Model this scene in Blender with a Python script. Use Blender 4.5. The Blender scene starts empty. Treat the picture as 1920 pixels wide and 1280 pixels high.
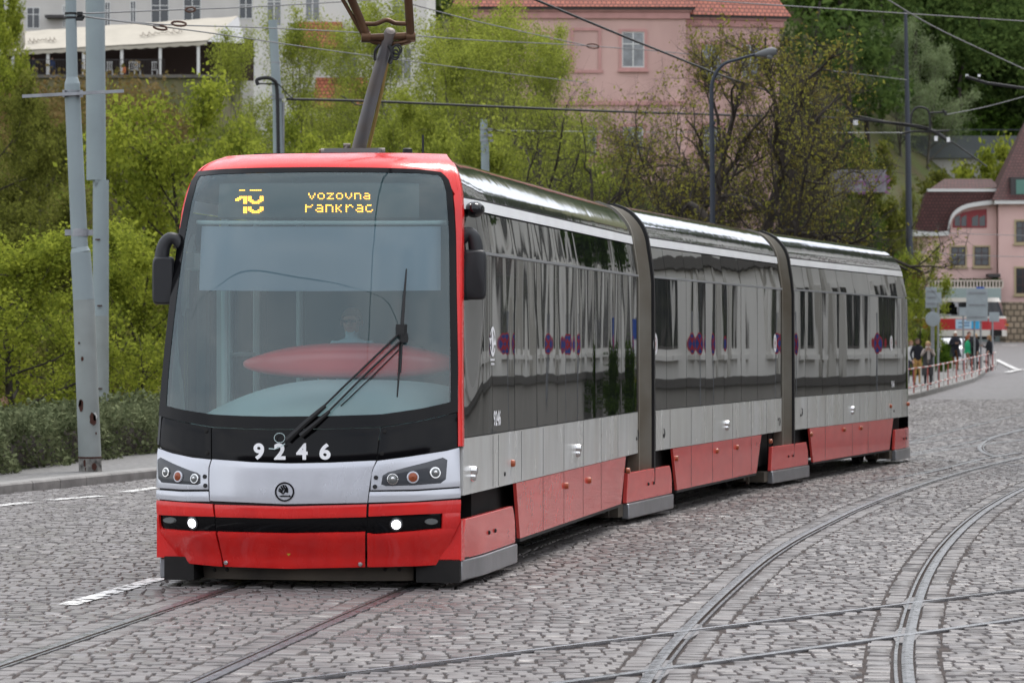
import bpy, bmesh, math, random
import numpy as np
from mathutils import Vector, Matrix
R = math.radians
rnd = random.Random(7)
nrs = np.random.RandomState(11)
scene = bpy.context.scene
COL = scene.collection

# ------------------------------------------------------------------ camera
F = 6300.0            # focal length in photograph pixels (1920 wide)
CAMZ = 2.0
HOR = 642.0
cam_d = bpy.data.cameras.new("camera")
cam = bpy.data.objects.new("camera", cam_d)
COL.objects.link(cam)
cam.location = (0, 0, CAMZ)
cam.rotation_euler = (R(90), 0, 0)
cam_d.sensor_width = 36.0
cam_d.lens = F / 1920 * 36.0
cam_d.shift_y = (HOR - 640.0) / 1920.0
cam_d.clip_start = 0.5
cam_d.clip_end = 3000
cam_d.dof.use_dof = True
cam_d.dof.focus_distance = 30.0
cam_d.dof.aperture_fstop = 5.6
scene.camera = cam

# ------------------------------------------------------------------ sky and sun
SUN_EL, SUN_AZ = R(62), R(28)       # azimuth clockwise from +Y: high, beyond the tram, veiled by cloud
world = bpy.data.worlds.new("World")
scene.world = world
world.use_nodes = True
nt = world.node_tree
nt.nodes.clear()
n_out = nt.nodes.new("ShaderNodeOutputWorld")
n_bg = nt.nodes.new("ShaderNodeBackground")
n_sky = nt.nodes.new("ShaderNodeTexSky")
n_sky.sky_type = 'NISHITA'
n_sky.sun_disc = False
n_sky.sun_elevation = SUN_EL
n_sky.sun_rotation = SUN_AZ
n_sky.air_density = 1.0
n_sky.dust_density = 3.0
n_tc = nt.nodes.new("ShaderNodeTexCoord")
n_map = nt.nodes.new("ShaderNodeMapping")
n_map.inputs['Scale'].default_value = (1.0, 1.0, 2.6)
n_noise = nt.nodes.new("ShaderNodeTexNoise")
n_noise.inputs['Scale'].default_value = 2.6
n_noise.inputs['Detail'].default_value = 6
n_noise.inputs['Roughness'].default_value = 0.55
n_ramp = nt.nodes.new("ShaderNodeValToRGB")
n_ramp.color_ramp.elements[0].position = 0.32
n_ramp.color_ramp.elements[0].color = (6.0, 6.5, 7.4, 1)
n_ramp.color_ramp.elements[1].position = 0.66
n_ramp.color_ramp.elements[1].color = (10.5, 10.6, 10.9, 1)
n_mix = nt.nodes.new("ShaderNodeMix")
n_mix.data_type = 'RGBA'
n_mix.inputs[0].default_value = 0.86
nt.links.new(n_tc.outputs['Generated'], n_map.inputs['Vector'])
nt.links.new(n_map.outputs['Vector'], n_noise.inputs['Vector'])
nt.links.new(n_noise.outputs['Fac'], n_ramp.inputs['Fac'])
nt.links.new(n_sky.outputs['Color'], n_mix.inputs[6])
nt.links.new(n_ramp.outputs['Color'], n_mix.inputs[7])
nt.links.new(n_mix.outputs[2], n_bg.inputs['Color'])
n_bg.inputs['Strength'].default_value = 0.1
nt.links.new(n_bg.outputs['Background'], n_out.inputs['Surface'])

sun_d = bpy.data.lights.new("sun", 'SUN')
sun_d.energy = 1.2
sun_d.angle = R(20)
sun_d.color = (1.0, 0.96, 0.9)
sun = bpy.data.objects.new("sun", sun_d)
COL.objects.link(sun)
sdir = Vector((math.sin(SUN_AZ) * math.cos(SUN_EL), math.cos(SUN_AZ) * math.cos(SUN_EL), math.sin(SUN_EL)))
sun.rotation_euler = sdir.to_track_quat('Z', 'Y').to_euler()
sun.location = (0, -10, 40)

scene.view_settings.view_transform = 'Standard'
scene.view_settings.look = 'None'
scene.view_settings.gamma = 1.0
scene.view_settings.use_curve_mapping = False
scene.view_settings.exposure = 0.85
try:
    scene.cycles.use_denoising = True
    scene.cycles.max_bounces = 8
    scene.cycles.diffuse_bounces = 2
    scene.cycles.glossy_bounces = 3
    scene.cycles.transmission_bounces = 3
    scene.cycles.transparent_max_bounces = 12
    scene.cycles.caustics_reflective = False
    scene.cycles.caustics_refractive = False
    scene.cycles.sample_clamp_indirect = 4.0
except Exception:
    pass

# ------------------------------------------------------------------ pixel helpers
def P(px, py, D):
    """world point seen at photograph pixel px,py at depth D"""
    return np.array(((px - 960.0) / F * D, D, CAMZ + (HOR - py) / F * D))

def gz(Y):
    """height of the street"""
    return 6.5e-5 * np.maximum(0.0, np.asarray(Y, float) - 70.0) ** 2

def G(px, py, h=0.0):
    """point of the street seen at a pixel"""
    lo, hi = 5.0, 400.0
    f = lambda D: CAMZ + (HOR - py) / F * D - float(gz(D)) - h
    for _ in range(60):
        mid = 0.5 * (lo + hi)
        if f(mid) > 0: lo = mid
        else: hi = mid
    D = 0.5 * (lo + hi)
    return np.array(((px - 960.0) / F * D, D, float(gz(D)) + h))

_y0x = [-80, -20, 5, 16, 24, 32, 40, 60]
_y0y = [75, 90, 97, 160, 195, 250, 275, 285]
def terrain(X, Y):
    X = np.asarray(X, float); Y = np.asarray(Y, float)
    y0 = np.interp(X, _y0x, _y0y)
    ys = np.interp(X, [-80, -5, 6, 20, 40, 60], [285, 275, 225, 240, 262, 285])
    return gz(np.minimum(Y, 260)) + np.interp(X, [-20, 0], [0.105, 0.135]) * np.maximum(0, Y - y0) + 0.36 * np.maximum(0, Y - ys) + np.interp(X, [45, 80], [0.36, 0.0]) * np.maximum(0, Y - 330)  # last term: unseen far hill raised so the front roof edge mirrors dark

# ------------------------------------------------------------------ materials
def new_mat(name):
    m = bpy.data.materials.new(name)
    m.use_nodes = True
    t = m.node_tree
    t.nodes.clear()
    return m, t

def N(t, kind, **kw):
    n = t.nodes.new(kind)
    for k, v in kw.items():
        if k in n.inputs: n.inputs[k].default_value = v
        else: setattr(n, k, v)
    return n

def L(t, a, ao, b, bi):
    t.links.new(a.outputs[ao], b.inputs[bi])

def c4(c): return (c[0], c[1], c[2], 1.0)

def mat(name, base, rough=0.5, metal=0.0, var=0.0, vscale=3.0, base2=None, bump=0.0, bscale=20.0, stretch=(1, 1, 1),
        coat=0.0, ior=1.45, island=0.0, emit=None, estr=0.0, spec=0.5, rvar=0.0, detail=5.0):
    m, t = new_mat(name)
    o = N(t, "ShaderNodeOutputMaterial")
    b = N(t, "ShaderNodeBsdfPrincipled")
    b.inputs['Base Color'].default_value = c4(base)
    b.inputs['Roughness'].default_value = rough
    b.inputs['Metallic'].default_value = metal
    b.inputs['IOR'].default_value = ior
    b.inputs['Coat Weight'].default_value = coat
    b.inputs['Coat Roughness'].default_value = 0.04
    b.inputs['Specular IOR Level'].default_value = spec
    if emit:
        b.inputs['Emission Color'].default_value = c4(emit)
        b.inputs['Emission Strength'].default_value = estr
    L(t, b, 'BSDF', o, 'Surface')
    geo = N(t, "ShaderNodeNewGeometry")
    if var > 0 or base2 or bump > 0 or rvar > 0:
        mp = N(t, "ShaderNodeMapping")
        mp.inputs['Scale'].default_value = stretch
        L(t, geo, 'Position', mp, 'Vector')
    if var > 0 or base2 or island > 0:
        if base2 is None:
            base2 = tuple(max(0.0, c * (1 - var)) for c in base)
            base1 = tuple(c * (1 + var) for c in base)
        else:
            base1 = base
        mx = N(t, "ShaderNodeMix", data_type='RGBA')
        mx.inputs[6].default_value = c4(base1)
        mx.inputs[7].default_value = c4(base2)
        if island > 0:
            if var > 0:
                nz = N(t, "ShaderNodeTexNoise"); nz.inputs['Scale'].default_value = vscale; nz.inputs['Detail'].default_value = detail
                L(t, mp, 'Vector', nz, 'Vector')
                ad = N(t, "ShaderNodeMath", operation='MULTIPLY_ADD')
                L(t, geo, 'Random Per Island', ad, 0)
                ad.inputs[1].default_value = island
                sb = N(t, "ShaderNodeMath", operation='MULTIPLY_ADD')
                L(t, nz, 'Fac', sb, 0); sb.inputs[1].default_value = 1.6 * (1 - island * .5); sb.inputs[2].default_value = -0.5 * island - 0.25
                L(t, sb, 0, ad, 2)
                L(t, ad, 0, mx, 0)
            else:
                L(t, geo, 'Random Per Island', mx, 0)
        else:
            nz = N(t, "ShaderNodeTexNoise"); nz.inputs['Scale'].default_value = vscale; nz.inputs['Detail'].default_value = detail
            L(t, mp, 'Vector', nz, 'Vector')
            rp = N(t, "ShaderNodeMapRange"); rp.inputs[1].default_value = 0.3; rp.inputs[2].default_value = 0.7
            L(t, nz, 'Fac', rp, 0); L(t, rp, 0, mx, 0)
        L(t, mx, 2, b, 'Base Color')
    if rvar > 0:
        nr = N(t, "ShaderNodeTexNoise"); nr.inputs['Scale'].default_value = vscale * 1.7; nr.inputs['Detail'].default_value = 4
        L(t, mp, 'Vector', nr, 'Vector')
        rr = N(t, "ShaderNodeMapRange")
        rr.inputs[1].default_value = .3; rr.inputs[2].default_value = .7
        rr.inputs[3].default_value = max(0.0, rough - rvar); rr.inputs[4].default_value = rough + rvar
        L(t, nr, 'Fac', rr, 0); L(t, rr, 0, b, 'Roughness')
    if bump > 0:
        nb = N(t, "ShaderNodeTexNoise"); nb.inputs['Scale'].default_value = bscale; nb.inputs['Detail'].default_value = 3
        L(t, mp, 'Vector', nb, 'Vector')
        bp = N(t, "ShaderNodeBump"); bp.inputs['Strength'].default_value = 1.0; bp.inputs['Distance'].default_value = bump
        L(t, nb, 'Fac', bp, 'Height'); L(t, bp, 'Normal', b, 'Normal')
    return m

def glass_mat(name, tint, ior=1.5, haze=0.0, hazecol=(0.5, 0.55, 0.58), rough=0.0):
    m, t = new_mat(name)
    o = N(t, "ShaderNodeOutputMaterial")
    tr = N(t, "ShaderNodeBsdfTransparent"); tr.inputs['Color'].default_value = c4(tint)
    gl = N(t, "ShaderNodeBsdfGlossy"); gl.inputs['Roughness'].default_value = rough; gl.inputs['Color'].default_value = (1, 1, 1, 1)
    fr = N(t, "ShaderNodeFresnel"); fr.inputs['IOR'].default_value = ior
    mx = N(t, "ShaderNodeMixShader")
    df = N(t, "ShaderNodeBsdfDiffuse"); df.inputs['Color'].default_value = c4(hazecol)
    m2 = N(t, "ShaderNodeMixShader"); m2.inputs[0].default_value = haze  # share of flat diffuse colour standing in for reflected haze
    L(t, tr, 0, m2, 1); L(t, df, 0, m2, 2)
    L(t, fr, 0, mx, 0); L(t, m2, 0, mx, 1); L(t, gl, 0, mx, 2)
    L(t, mx, 0, o, 'Surface')
    return m

def leaf_mat(name, c1, c2, trans=0.45):
    m, t = new_mat(name)
    o = N(t, "ShaderNodeOutputMaterial")
    geo = N(t, "ShaderNodeNewGeometry")
    mx = N(t, "ShaderNodeMix", data_type='RGBA')
    mx.inputs[6].default_value = c4(c1); mx.inputs[7].default_value = c4(c2)
    nz = N(t, "ShaderNodeTexNoise"); nz.inputs['Scale'].default_value = 0.9; nz.inputs['Detail'].default_value = 2
    L(t, geo, 'Position', nz, 'Vector')
    ad = N(t, "ShaderNodeMath", operation='MULTIPLY_ADD')
    L(t, nz, 'Fac', ad, 0); ad.inputs[1].default_value = 1.6; ad.inputs[2].default_value = -0.8
    a2 = N(t, "ShaderNodeMath", operation='ADD', use_clamp=True)
    L(t, ad, 0, a2, 0); L(t, geo, 'Random Per Island', a2, 1)
    L(t, a2, 0, mx, 0)
    d = N(t, "ShaderNodeBsdfDiffuse"); tl = N(t, "ShaderNodeBsdfTranslucent")
    L(t, mx, 2, d, 'Color'); L(t, mx, 2, tl, 'Color')
    ms = N(t, "ShaderNodeMixShader"); ms.inputs[0].default_value = trans
    L(t, d, 0, ms, 1); L(t, tl, 0, ms, 2)
    L(t, ms, 0, o, 'Surface')
    return m

# ------------------------------------------------------------------ mesh builder
ROOTM = {}
class MB:
    def __init__(self):
        self.v = []; self.f = []; self.m = []; self.n = 0
        self.cur = 0
    def add(self, verts, faces, m=None):
        verts = np.asarray(verts, float).reshape(-1, 3)
        b = self.n
        self.v.append(verts); self.n += len(verts)
        mi = self.cur if m is None else m
        for f in faces:
            self.f.append(tuple(int(i) + b for i in f)); self.m.append(mi)
    def box(self, c, size, rot=0.0, m=None, tilt=None):
        sx, sy, sz = (s / 2 for s in size)
        pts = np.array([(x, y, z) for z in (-sz, sz) for y in (-sy, sy) for x in (-sx, sx)])
        if tilt is not None:
            pts = pts @ np.array(tilt.to_3x3()).T
        cr, sr = math.cos(rot), math.sin(rot)
        pts = np.stack((pts[:, 0] * cr - pts[:, 1] * sr, pts[:, 0] * sr + pts[:, 1] * cr, pts[:, 2]), 1) + np.array(c)
        self.add(pts, [(0, 2, 3, 1), (4, 5, 7, 6), (0, 1, 5, 4), (2, 6, 7, 3), (0, 4, 6, 2), (1, 3, 7, 5)], m)
    def box8(self, pts, m=None):
        """8 points ordered like box()"""
        self.add(pts, [(0, 2, 3, 1), (4, 5, 7, 6), (0, 1, 5, 4), (2, 6, 7, 3), (0, 4, 6, 2), (1, 3, 7, 5)], m)
    def tube(self, path, rad, n=8, m=None, cap=True):
        path = np.asarray(path, float)
        k = len(path)
        rad = np.broadcast_to(np.asarray(rad, float), (k,))
        tang = np.gradient(path, axis=0) if k > 2 else np.repeat((path[1] - path[0])[None], k, 0)
        tang /= np.maximum(np.linalg.norm(tang, axis=1, keepdims=True), 1e-9)
        up = np.array((0, 0, 1.0)) if abs(tang[0][2]) < 0.9 else np.array((1.0, 0, 0))
        a = np.cross(tang[0], up); a /= np.linalg.norm(a)
        vs = []
        ang = np.arange(n) * 2 * math.pi / n
        for i in range(k):
            a = a - tang[i] * a.dot(tang[i]); a /= max(np.linalg.norm(a), 1e-9)
            b = np.cross(tang[i], a)
            vs.append(path[i] + rad[i] * (np.cos(ang)[:, None] * a + np.sin(ang)[:, None] * b))
        vs = np.concatenate(vs)
        fs = []
        for i in range(k - 1):
            for j in range(n):
                j2 = (j + 1) % n
                fs.append((i * n + j, i * n + j2, (i + 1) * n + j2, (i + 1) * n + j))
        if cap:
            fs.append(tuple(range(n))[::-1]); fs.append(tuple((k - 1) * n + j for j in range(n)))
        self.add(vs, fs, m)
    def grid(self, pts, m=None, flip=False):
        """pts (a,b,3)"""
        pts = np.asarray(pts, float)
        a, b = pts.shape[:2]
        fs = []
        for i in range(a - 1):
            for j in range(b - 1):
                q = (i * b + j, i * b + j + 1, (i + 1) * b + j + 1, (i + 1) * b + j)
                fs.append(q[::-1] if flip else q)
        self.add(pts.reshape(-1, 3), fs, m)
    def solid(self, outer, inner, m=None, back=True):
        """closed slab between two equally sized point grids"""
        outer = np.asarray(outer, float); inner = np.asarray(inner, float)
        a, b = outer.shape[:2]
        n = a * b
        fs = []
        for i in range(a - 1):
            for j in range(b - 1):
                q = (i * b + j, i * b + j + 1, (i + 1) * b + j + 1, (i + 1) * b + j)
                fs.append(q)
                if back: fs.append(tuple(x + n for x in q[::-1]))
        def edge(l):
            for x, y in zip(l[:-1], l[1:]):
                fs.append((y, x, x + n, y + n))
        edge([j for j in range(b)]); edge([(a - 1) * b + j for j in range(b)][::-1])
        edge([i * b for i in range(a)][::-1]); edge([i * b + b - 1 for i in range(a)])
        self.add(np.concatenate((outer.reshape(-1, 3), inner.reshape(-1, 3))), fs, m)
    def prism(self, poly, vec, m=None):
        poly = np.asarray(poly, float); k = len(poly)
        vec = np.asarray(vec, float)
        fs = [tuple(range(k)), tuple(range(k, 2 * k))[::-1]]
        for i in range(k):
            j = (i + 1) % k
            fs.append((j, i, i + k, j + k))
        self.add(np.concatenate((poly, poly + vec)), fs, m)
    def lathe(self, c, prof, n=20, axis=(0, 0, 1), m=None):
        """profile (r, h) turned about an axis through c"""
        axis = np.asarray(axis, float); axis /= np.linalg.norm(axis)
        up = np.array((0, 0, 1.0)) if abs(axis[2]) < 0.9 else np.array((1.0, 0, 0))
        a = np.cross(axis, up); a /= np.linalg.norm(a); b = np.cross(axis, a)
        ang = np.arange(n) * 2 * math.pi / n
        vs = [np.asarray(c) + h * axis + r * (np.cos(ang)[:, None] * a + np.sin(ang)[:, None] * b) for r, h in prof]
        fs = []
        k = len(prof)
        for i in range(k - 1):
            for j in range(n):
                j2 = (j + 1) % n
                fs.append((i * n + j, i * n + j2, (i + 1) * n + j2, (i + 1) * n + j))
        fs.append(tuple(range(n))[::-1]); fs.append(tuple((k - 1) * n + j for j in range(n)))
        self.add(np.concatenate(vs), fs, m)
    def build(self, name, mats, parent=None, label=None, cat=None, group=None, kind=None, smooth=35, bevel=0.0):
        v = np.concatenate(self.v) if self.v else np.zeros((0, 3))
        return make_obj(name, v, self.f, mats, parent, label, cat, group, kind, smooth, self.m, bevel)

def tag(o, label=None, cat=None, group=None, kind=None):
    if label: o["label"] = label
    if cat: o["category"] = cat
    if group: o["group"] = group
    if kind: o["kind"] = kind
    return o

def make_obj(name, v, faces, mats, parent=None, label=None, cat=None, group=None, kind=None, smooth=35, mi=None, bevel=0.0, fix=True):
    v = np.asarray(v, float)
    if parent is not None:
        M = ROOTM.get(parent.name)
        if M is not None:
            Mi = np.array(M.inverted())
            v = v @ Mi[:3, :3].T + Mi[:3, 3]
    me = bpy.data.meshes.new(name)
    if isinstance(faces, np.ndarray):
        nf, k = faces.shape
        me.vertices.add(len(v)); me.vertices.foreach_set("co", v.astype(np.float32).ravel())
        me.loops.add(nf * k); me.loops.foreach_set("vertex_index", faces.astype(np.int32).ravel())
        me.polygons.add(nf)
        me.polygons.foreach_set("loop_start", np.arange(0, nf * k, k, dtype=np.int32))
        me.update(calc_edges=True)
    else:
        me.from_pydata([tuple(p) for p in v], [], faces)
        me.update()
        if fix:
            bm = bmesh.new(); bm.from_mesh(me)
            bmesh.ops.recalc_face_normals(bm, faces=bm.faces)
            bm.to_mesh(me); bm.free()
    if not isinstance(mats, (list, tuple)): mats = [mats]
    for m in mats: me.materials.append(m)
    if mi is not None and len(mats) > 1:
        me.polygons.foreach_set("material_index", np.asarray(mi, dtype=np.int32))
    if smooth:
        me.shade_smooth()
        if smooth < 180: me.set_sharp_from_angle(angle=R(smooth))
    o = bpy.data.objects.new(name, me)
    COL.objects.link(o)
    if parent is not None:
        o.parent = parent
        if parent.name in ROOTM: ROOTM[o.name] = ROOTM[parent.name]
    if bevel > 0:
        b = o.modifiers.new("bevel", 'BEVEL'); b.width = bevel; b.segments = 2; b.limit_method = 'ANGLE'; b.angle_limit = R(40)
    tag(o, label, cat, group, kind)
    return o

def thing(name, loc, label, cat, rz=0.0, group=None):
    o = bpy.data.objects.new(name, None)
    o.empty_display_size = 0.2
    COL.objects.link(o)
    o.location = tuple(float(x) for x in loc); o.rotation_euler = (0, 0, rz)
    ROOTM[o.name] = Matrix.Translation(o.location) @ Matrix.Rotation(rz, 4, 'Z')
    return tag(o, label, cat, group)

def copy_tree(root, loc, rz=0.0, scale=(1, 1, 1), label=None, group=None):
    r = root.copy(); COL.objects.link(r)
    r.location = tuple(float(x) for x in loc); r.rotation_euler = (0, 0, rz); r.scale = scale
    if label: r["label"] = label
    if group: r["group"] = group
    for ch in list(root.children):
        c = ch.copy(); COL.objects.link(c); c.parent = r
        for g in list(ch.children):
            d = g.copy(); COL.objects.link(d); d.parent = c
    return r

def text_polys(s, bold=0.0):
    """flat mesh of a line of text, 1 unit high letters: verts (n,2), faces, width"""
    cu = bpy.data.curves.new("lettering", 'FONT')
    cu.body = s; cu.size = 1.0; cu.offset = bold; cu.resolution_u = 4
    ob = bpy.data.objects.new("lettering", cu); COL.objects.link(ob)
    dg = bpy.context.evaluated_depsgraph_get()
    me = bpy.data.meshes.new_from_object(ob.evaluated_get(dg))
    v = np.array([p.co[:2] for p in me.vertices]); f = [tuple(p.vertices) for p in me.polygons]
    bpy.data.objects.remove(ob); bpy.data.curves.remove(cu); bpy.data.meshes.remove(me)
    mn, mx = v.min(0), v.max(0)
    v = (v - mn) / (mx[1] - mn[1])
    return v, f, v[:, 0].max()

def polyline(pts, n):
    pts = np.asarray(pts, float)
    d = np.concatenate(([0], np.cumsum(np.linalg.norm(np.diff(pts, axis=0), axis=1))))
    t = np.linspace(0, d[-1], n)
    return np.stack([np.interp(t, d, pts[:, i]) for i in range(pts.shape[1])], 1)

def smoothline(pts, n):
    """Catmull-Rom through the points"""
    pts = np.asarray(pts, float)
    p = np.concatenate((2 * pts[:1] - pts[1:2], pts, 2 * pts[-1:] - pts[-2:-1]))
    out = []
    k = len(pts) - 1
    for u in np.linspace(0, k, n):
        i = min(int(u), k - 1); t = u - i
        a, b, c, d = p[i], p[i + 1], p[i + 2], p[i + 3]
        out.append(0.5 * ((2 * b) + (-a + c) * t + (2 * a - 5 * b + 4 * c - d) * t ** 2 + (-a + 3 * b - 3 * c + d) * t ** 3))
    return np.array(out)
# ================================================================== STREET
M_joint = mat("joint_dirt", (0.046, 0.034, 0.030), 0.9, var=0.4, vscale=6)
M_stone = mat("granite_sett", (0.208, 0.190, 0.184), 0.38, base2=(0.150, 0.135, 0.130), var=0.2, vscale=0.45, island=0.6, bump=0.002, bscale=45, rvar=0.12)
M_steel = mat("rail_steel", (0.30, 0.30, 0.315), 0.3, metal=0.9, var=0.15, vscale=8, rvar=0.08)
M_rust = mat("rail_groove", (0.07, 0.05, 0.04), 0.85, var=0.4, vscale=10)
M_kerb = mat("kerb_granite", (0.25, 0.24, 0.23), 0.75, var=0.22, vscale=4, bump=0.004, bscale=30)
M_pave = mat("pavement_mosaic", (0.17, 0.165, 0.16), 0.8, var=0.3, vscale=9, bump=0.006, bscale=22)

# far setts: brick pattern with soft joints
def sett_sheet():
    m, t = new_mat("setts_far")
    o = N(t, "ShaderNodeOutputMaterial"); b = N(t, "ShaderNodeBsdfPrincipled"); b.inputs['Roughness'].default_value = 0.6
    geo = N(t, "ShaderNodeNewGeometry")
    nz = N(t, "ShaderNodeTexNoise"); nz.inputs['Scale'].default_value = 0.8
    L(t, geo, 'Position', nz, 'Vector')
    vm = N(t, "ShaderNodeVectorMath", operation='MULTIPLY_ADD'); vm.inputs[1].default_value = (.25, .25, 0)
    L(t, nz, 'Color', vm, 0); L(t, geo, 'Position', vm, 2)
    br = N(t, "ShaderNodeTexBrick"); br.inputs['Scale'].default_value = 1.0
    br.inputs['Brick Width'].default_value = 0.19; br.inputs['Row Height'].default_value = 0.19; br.inputs['Mortar Size'].default_value = 0.018
    br.inputs['Color1'].default_value = (0.215, 0.205, 0.208, 1); br.inputs['Color2'].default_value = (0.13, 0.122, 0.124, 1); br.inputs['Mortar'].default_value = (0.04, 0.033, 0.03, 1)
    L(t, vm, 0, br, 'Vector'); L(t, br, 'Color', b, 'Base Color')
    bp = N(t, "ShaderNodeBump"); bp.inputs['Distance'].default_value = 0.02; bp.invert = True
    L(t, br, 'Fac', bp, 'Height'); L(t, bp, 'Normal', b, 'Normal')
    L(t, b, 0, o, 0)
    return m
M_sett_far = sett_sheet()

KERB = np.array([(-16, 14), (-12, 25), (-6.78, 44.5), (-5.3, 49.8), (4, 81), (13.4, 113), (20, 145), (25.2, 176), (26.6, 184), (26.4, 190), (24, 194), (-5, 202), (-60, 215)], float)
kerb_main = KERB[:9]
def kerb_x(Y): return np.interp(Y, kerb_main[:, 1], kerb_main[:, 0])

# road sheet
ys = np.concatenate((np.arange(-60, 60, 6), np.arange(60, 262, 6)))
def road():
    rows = []
    for y in ys:
        xl = -45 if y < 14 else float(kerb_x(y)) - 0.2
        if y > 184: xl = max(-60, 26.6 - (y - 184) * 8.5)
        rows.append([(xl + (95 - xl) * k / 14, y, float(gz(y)) - 0.055) for k in range(15)])
    mb = MB(); mb.grid(rows)
    return mb.build("road", M_sett_far, kind="structure", smooth=180)
# rails ---------------------------------------------------------------
railA_L = np.array([(-4.2, 13), (-3.18, 20.9), (-2.615, 24.85), (-2.36, 27.2)])
def tram_center(Y):
    return np.interp(Y, [10, 15, 20.9, 24.85, 27.4, 32.4, 37.5, 42.2, 46.9, 52, 57.4, 62, 68, 80],
                     [-3.75, -3.2, -2.44, -1.93, -1.60, -0.80, 0.10, 1.24, 2.42, 3.88, 5.55, 7.05, 9.2, 14.0])
yA = np.linspace(10, 72, 140)
def smooth1(a, k=9):
    pad = np.concatenate((2 * a[0] - a[k:0:-1], a, 2 * a[-1] - a[-2:-k - 2:-1]))
    return np.convolve(pad, np.ones(2 * k + 1) / (2 * k + 1), 'valid')
cA = smooth1(tram_center(yA))
tA = np.gradient(cA, yA)
nA = np.stack((1 / np.sqrt(1 + tA ** 2), -tA / np.sqrt(1 + tA ** 2)), 1)
RA_L = np.stack((cA, yA), 1) - 0.7175 * nA
RA_R = np.stack((cA, yA), 1) + 0.7175 * nA
bL = np.array([(0.35, 12), (.5, 16), (.77, 19.75), (1.225, 23.4), (1.60, 26.1), (2.03, 29.0), (2.58, 32.56), (3.41, 36.8), (4.42, 41.7), (5.54, 46.4), (6.82, 51.4), (8.04, 55.75), (10.3, 63), (13.5, 72)])
bR = np.array([(1.75, 12), (1.98, 16), (2.27, 19.75), (2.77, 23.64), (3.22, 26.75), (3.78, 30.4), (4.38, 33.8), (5.08, 37.5), (5.88, 41.3), (7.085, 46.5), (8.3, 51), (9.9, 56.4), (12.2, 63), (15.4, 71)])
def resample_y(p, ys):
    return np.stack((smooth1(np.interp(ys, p[:, 1], p[:, 0]), 7), ys), 1)
RB_L = resample_y(bL, np.linspace(12, 70, 150)); RB_R = resample_y(bR, np.linspace(12, 70, 150))
dC = np.array((4.53, 6.1)); dC /= np.linalg.norm(dC)
RC_1 = np.array([(1.22, 23.3) + dC * t for t in np.linspace(-14, 30, 60)])
RC_2 = np.array([(2.73, 23.05) + dC * t for t in np.linspace(-14, 30, 60)])
# far switches on the right
RD = []
for pts in ([(1690, 858), (1760, 862), (1875, 869), (1960, 874)], [(1700, 830), (1790, 806), (1920, 775), (2000, 758)],
            [(1705, 850), (1770, 838), (1830, 826), (1920, 803), (2000, 785)],
            [(1990, 795), (1920, 806), (1865, 820), (1840, 836), (1850, 849), (1885, 857), (1990, 868)],
            [(1620, 905), (1740, 884), (1850, 858), (1990, 835)]):
    RD.append(smoothline([G(*p)[:2] for p in pts], 60))
RAILS = [("tram_rail", RA_L, -1), ("tram_rail", RA_R, 1), ("tram_rail", RB_L, -1), ("tram_rail", RB_R, 1), ("tram_rail", RC_1, -1), ("tram_rail", RC_2, 1)] + [("tram_rail", r, 1) for r in RD]

def rail(name, line, side, zoff=0.0, w=1.0):
    """grooved rail: head, groove, lip; side = which side the groove lies (towards the track middle)"""
    line = np.asarray(line)
    t = np.gradient(line, axis=0); t /= np.linalg.norm(t, axis=1, keepdims=True)
    n = np.stack((t[:, 1], -t[:, 0]), 1) * (-side)
    z = gz(line[:, 1]) + zoff
    mb = MB()
    prof = [(-.085, -.02, 0), (-.085, .003, 0), (-.02, .006, 0), (.012, .003, 0), (.016, -.035, 1), (.042, -.035, 1), (.046, .001, 0), (.075, .002, 0), (.075, -.02, 0)]
    pts = [[(*(line[i] + n[i] * a * w), z[i] + b) for a, b, _ in prof] for i in range(len(line))]
    pts = np.array(pts)
    for j in range(len(prof) - 1):
        mb.grid(pts[:, j:j + 2], m=1 if (prof[j][2] or prof[j + 1][2]) else 0)
    return mb.build(name, [M_steel, M_rust], smooth=25)

def dist_to(line, X, Y, pts=False):
    """distance of points to a polyline (approx, chunks)"""
    line = polyline(line, max(40, int(len(line) * 2)))
    out = np.empty(len(X)); near = np.empty((len(X), 2))
    for i in range(0, len(X), 4000):
        dx = X[i:i + 4000, None] - line[None, :, 0]; dy = Y[i:i + 4000, None] - line[None, :, 1]
        k = np.clip((dx * dx + dy * dy).argmin(1), 0, len(line) - 2)
        best = None
        for kk in (np.maximum(k - 1, 0), k):
            a = line[kk]; ab = line[kk + 1] - a
            p = np.stack((X[i:i + 4000], Y[i:i + 4000]), 1)
            u = np.clip(((p - a) * ab).sum(1) / (ab * ab).sum(1), 0, 1)
            c = a + ab * u[:, None]
            d = np.linalg.norm(p - c, axis=1)
            if best is None: best, bc = d, c
            else:
                w = d < best; bc = np.where(w[:, None], c, bc); best = np.minimum(best, d)
        out[i:i + 4000] = best; near[i:i + 4000] = bc
    return (out, near) if pts else out

def wob(x, y):
    return (0.05 * np.sin(0.55 * x + 0.31 * y) + 0.03 * np.sin(1.7 * x - 0.6 * y + 1.3) + 0.02 * np.sin(3.1 * x + 1.1 * y + .4))

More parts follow.
